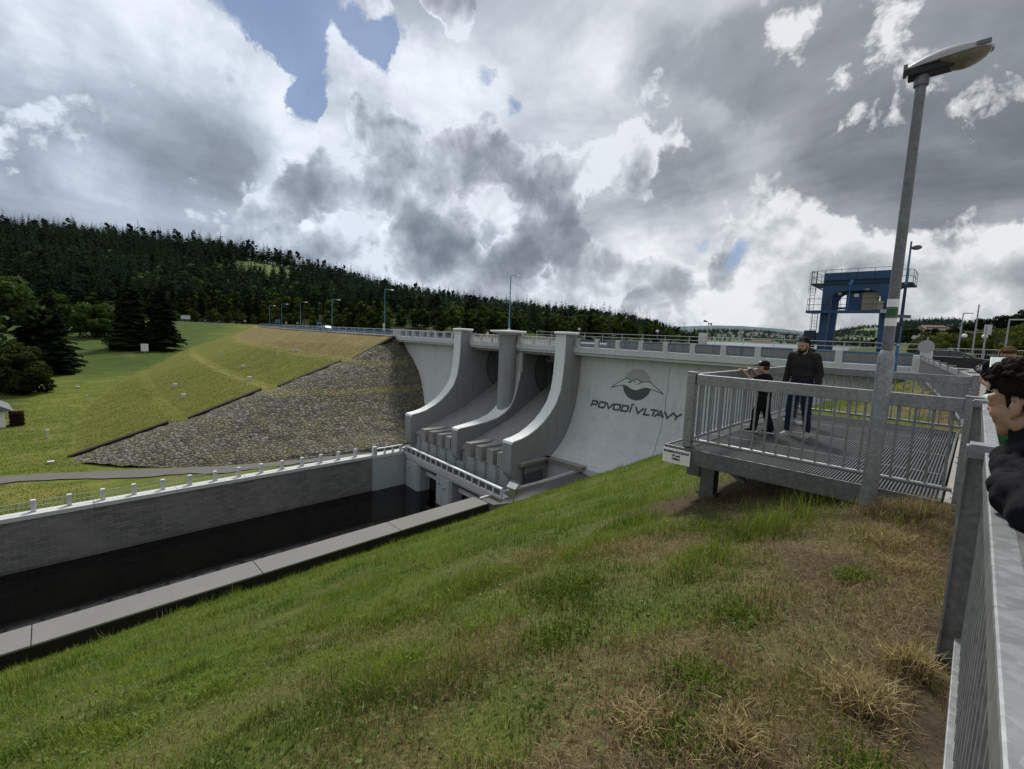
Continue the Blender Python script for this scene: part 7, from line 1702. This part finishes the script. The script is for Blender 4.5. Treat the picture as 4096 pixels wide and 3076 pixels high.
# ------------------------------------------------------------------ grass blades on the bank (nobody could count them)
def make_blades():
    rg = np.random.default_rng(99)
    bands = [(0.8, 3.2, 5200, .80), (3.2, 6.0, 2300, 1.05), (6.0, 11.0, 620, 1.8), (11.0, 20.0, 210, 2.8), (20.0, 34.0, 75, 4.5), (34.0, 50.0, 32, 7.0)]
    Ps = []; Cs = []; P3 = []; C3 = []
    for r0, r1, dens, ws in bands:
        n = int(dens*(2*r1)*(2*r1))
        n = min(n, 3000000)
        x = rg.uniform(-min(r1, 33), .15, int(n*min(r1, 33)/(2*r1))); y = rg.uniform(-min(r1, 24), min(r1, 46), len(x))
        keepn = (min(r1, 24)+min(r1, 46))/(2*r1); k = rg.random(len(x)) < keepn; x = x[k]; y = y[k]
        r = np.hypot(x, y); b_ = np.degrees(np.arctan2(-x, y))      # bearing left of +y
        k = (r >= r0) & (r < r1) & (b_ > -4) & (b_ < 104); x = x[k]; y = y[k]
        xe, ze = path_edge(y); k = (x > xe+.15) & ~((x < -29) & (y > 41)) & (y < 45); x = x[k]; y = y[k]
        dry, soil, n2 = bank_masks(x, y)
        k = rg.random(len(x)) < (1-.80*soil)*(1-.25*dry); x, y, dry, soil, n2 = x[k], y[k], dry[k], soil[k], n2[k]
        z = bank_z(x, y); n = len(x)
        tuft = fbm(x, y, 2.3, 3, 201); tuft2 = fbm(x, y, .8, 3, 203)
        h = (.045+.10*sst(.45, .75, tuft)+.05*sst(.5, .7, tuft2))*rg.uniform(.55, 1.35, n)*(1+.12*ws-.12)
        h = h*(1+1.3*np.exp(-(((x+.9)/1.0)**2+((y-5.9)/.8)**2))*(tuft > .4)+.9*sst(.64, .74, fbm(x, y, 1.3, 3, 231)))
        isdry = rg.random(n) < (.06+.86*np.clip(dry, 0, 1)**1.3); lying = isdry & (rg.random(n) < .45)
        a = rg.uniform(0, 6.283, n); lean = np.where(lying, rg.uniform(1.0, 1.5, n), rg.uniform(.1, .95, n)); h = np.where(lying, h*.8+.008, h)
        d = np.stack([np.cos(a), np.sin(a), np.zeros(n)], 1); s = np.stack([-d[:, 1], d[:, 0], np.zeros(n)], 1)
        w = (.0027*rg.uniform(.6, 1.5, n)*ws*np.where(isdry, .62, 1))[:, None]
        base = np.stack([x, y, z-.01], 1); up = np.array((0, 0, 1.0))
        m = base+(d*np.sin(lean*.5)[:, None]+up*np.cos(lean*.5)[:, None])*(h*.55)[:, None]; t = m+(d*np.sin(lean*1.25)[:, None]+up*np.cos(lean*1.25)[:, None])*(h*.5)[:, None]
        t[:, 2] = np.maximum(t[:, 2], z+.006)
        g = lerp(GREEN, GREEN2, np.clip(n2*.6+rg.random(n)*.6-.1, 0, 1)); dk = fbm(x, y, 1.1, 3, 211); g = lerp(g, np.array((.055, .10, .02)), sst(.5, .7, dk)*.7)
        st = lerp(STRAW*.55, STRAW*1.15, rg.random(n)); st = lerp(st, np.array((.15, .085, .04)), (rg.random(n) < .35)*.8)
        c = np.where(isdry[:, None], st, g)*rg.uniform(.65, 1.35, (n, 1))
        if ws < 1.5:
            Ps.append(np.stack([base-s*w, base+s*w, m+s*w*.8, m-s*w*.8], 1)); Cs.append(c*.8); P3.append(np.stack([m-s*w*.8, m+s*w*.8, t], 1)); C3.append(c)
        else:
            P3.append(np.stack([base-s*w, base+s*w, t], 1)); C3.append(c)
    # taller straw tussocks and dark green weed tufts that stand out on the near bank
    for (tx0, ty0, rr_, nb, hh, dryt) in ((-.24, 2.66, .13, 520, .20, 1), (-.09, 3.10, .10, 420, .18, 1), (-.51, 6.15, .30, 700, .20, 1), (-.26, 6.2, .22, 600, .22, 1), (-.40, 5.16, .22, 520, .15, 1), (-.23, 4.6, .16, 420, .13, 1), (-.96, 1.92, .14, 420, .15, 1), (-.59, 2.05, .16, 420, .15, 1), (-2.7, 4.5, .5, 700, .14, 1), (-3.9, 4.45, .6, 800, .15, 1),
                                         (-.50, 4.23, .16, 360, .10, 0), (-.95, 3.2, .22, 420, .10, 0), (-.89, 2.36, .24, 520, .11, 0), (-.80, 1.95, .22, 420, .10, 0), (-2.0, 2.54, .3, 600, .13, 0), (-1.5, 5.2, .4, 600, .13, 0), (-2.2, 5.6, .4, 600, .12, 0), (-.12, 2.2, .16, 400, .12, 0), (-2.6, 3.4, .4, 700, .15, 0), (-4.2, 2.6, .5, 800, .16, 0), (-3.4, 6.0, .4, 700, .14, 0)):
        x = tx0+rg.normal(0, rr_*.5, nb); y = ty0+rg.normal(0, rr_*.5, nb); x = np.minimum(x, .12); z = bank_z(x, y); a = rg.uniform(0, 6.283, nb); ln_ = rg.uniform(.1, 1.0, nb); h = hh*rg.uniform(.5, 1.2, nb)
        d = np.stack([np.cos(a), np.sin(a), 0*a], 1); s = np.stack([-d[:, 1], d[:, 0], 0*a], 1); w = (.0022 if dryt else .0034)*rg.uniform(.6, 1.4, nb)[:, None]; b0 = np.stack([x, y, z-.01], 1)
        m = b0+(d*np.sin(ln_*.5)[:, None]+up*np.cos(ln_*.5)[:, None])*(h*.55)[:, None]; t = m+(d*np.sin(ln_*1.6)[:, None]+up*np.cos(ln_*1.6)[:, None])*(h*.5)[:, None]; t[:, 2] = np.maximum(t[:, 2], z+.01)
        c = (lerp(STRAW*.7, STRAW*1.5, rg.random(nb)) if dryt else lerp(np.array((.07, .12, .02)), np.array((.15, .20, .035)), rg.random(nb)))*rg.uniform(.7, 1.25, (nb, 1))
        Ps.append(np.stack([b0-s*w, b0+s*w, m+s*w*.8, m-s*w*.8], 1)); Cs.append(c*.7); P3.append(np.stack([m-s*w*.8, m+s*w*.8, t], 1)); C3.append(c)
    P = np.concatenate(Ps); C = np.concatenate(Cs); Q = np.concatenate(P3); D = np.concatenate(C3)
    co = np.concatenate([P.reshape(-1, 3), Q.reshape(-1, 3)]); col = np.concatenate([np.repeat(C, 4, 0), np.repeat(D, 3, 0)])
    i4 = np.arange(len(P)*4).reshape(-1, 4); i3 = len(P)*4+np.arange(len(Q)*3).reshape(-1, 3)
    o = mesh_np('grass', co, [i4, i3], M['blade'], None, col); tag(o, 'short mixed green and straw-coloured grass growing on the slope', 'grass', kind='stuff')
    # broad clover and dandelion leaves close by
    n = 30000; x = -.3-rg.random(n)**.8*11; y = rg.uniform(-3.5, 11, n); cl = fbm(x, y, .9, 3, 221); k = (cl > .52) & (rg.random(n) > bank_masks(x, y)[1]) & (np.hypot(x, y) > 1.2); x = x[k]; y = y[k]; n = len(x); z = bank_z(x, y)+rg.uniform(.015, .06, n)
    L = leaf_quads(np.stack([x, y, z], 1), rg.uniform(.016, .042, n), rg, 1.2, 2.2); c = np.array((.13, .18, .06))*rg.uniform(.55, 1.35, (n, 1))
    tag(tri_soup('clover', L, c, M['blade'], None), 'low clover and broad leaves among the grass near the camera', 'ground cover', kind='stuff')
    # loose straw on the bare strip by the railing
    n = 110000; x = -.05-rg.random(n)**1.3*3.6; y = rg.uniform(.2, 7.5, n); dry, soil, n2 = bank_masks(x, y); k = rg.random(n) < np.clip(dry*.5+soil*.6, 0, 1)*sst(-3.6, -1.6, x+.0); x = x[k]; y = y[k]; n = len(x)
    a = rg.uniform(0, 6.283, n); Ls = rg.uniform(.012, .065, n)*(1+.8*(rg.random(n) < .1)); d = np.stack([np.cos(a)*Ls, np.sin(a)*Ls, rg.uniform(-.01, .035, n)], 1); w = np.stack([-np.sin(a), np.cos(a), 0*a], 1)*.0009
    b0 = np.stack([x, y, bank_z(x, y)+rg.uniform(.004, .035, n)], 1); e = b0+d; e[:, 2] = np.maximum(e[:, 2], bank_z(e[:, 0], e[:, 1])+.004); mid = (b0+e)/2+np.stack([0*a, 0*a, rg.uniform(0, .012, n)], 1)
    c = lerp(np.array((.085, .055, .032)), np.array((.33, .26, .15)), rg.random(n)**1.5); P = np.concatenate([np.stack([b0-w, b0+w, mid+w, mid-w], 1), np.stack([mid-w, mid+w, e+w, e-w], 1)])
    tag(tri_soup('loose_straw', P, np.concatenate([c, c]), M['blade'], None), 'loose dry straw lying on the bare soil by the railing', 'straw', kind='stuff')
    # short mown turf beyond the river
    n = 170000; x = -54.5-rg.random(n)**1.3*95; y = rg.uniform(-16, 40, n); ok = (rg.random(n) < sst(-148, -105, x)) & (emb_z(x, y)+.3 < left_z(x, y)+.6) & ~((x > -73.0) & (y > 1.0) & (y > (np.interp(x, [-73.5, -69.5, -65.3, -61.2, -57.6, -55.9], [.3, 1.7, 4.8, 10.2, 17.8, 25.5]))))
    px_ = np.interp(y, [-60, -4, 5, 13, 21, 30], [-69, -66.6, -62.0, -58.0, -55.9, -54.6]); ok &= np.abs(x-px_) > 2.0; x = x[ok]; y = y[ok]; n = len(x); z = left_z(x, y)
    a = rg.uniform(0, 6.28, n); s = np.stack([np.cos(a), np.sin(a), 0*a], 1)*rg.uniform(.025, .07, n)[:, None]; b0 = np.stack([x, y, z-.02], 1); t = b0+np.stack([rg.normal(0, .03, n), rg.normal(0, .03, n), rg.uniform(.03, .13, n)], 1)
    c = left_col(x, y, z)*rg.uniform(.7, 1.45, (n, 1))*1.05; tag(tri_soup('meadow_grass', np.stack([b0-s, b0+s, t], 1), c, M['blade'], None), 'mown grass on the meadow and embankment beyond the river', 'grass', kind='stuff')
make_blades()
# a few yellow dandelions
dn = None
for i, (x, y) in enumerate(((-2.65, 5.6), (-2.1, 2.6))):
    z = float(bank_z(x, y)); lab = ['small yellow dandelion in the grass in front of the platform leg', 'small yellow dandelion in the grass low in the photo'][i]
    r = thing('dandelion', lab, 'flower', (x, y, z), 0, 'dandelions in the grass'); MB().tube((0, 0, 0), (.01, 0, .05), .002, None, 5).build('stem', M['green'], r, 60, local=True); MB().ell((.01, 0, .055), (.012, .012, .006), None, 12, 6).build('bloom', m_plain('yellow_bloom', (.75, .52, .02), .7), r, 180, local=True)
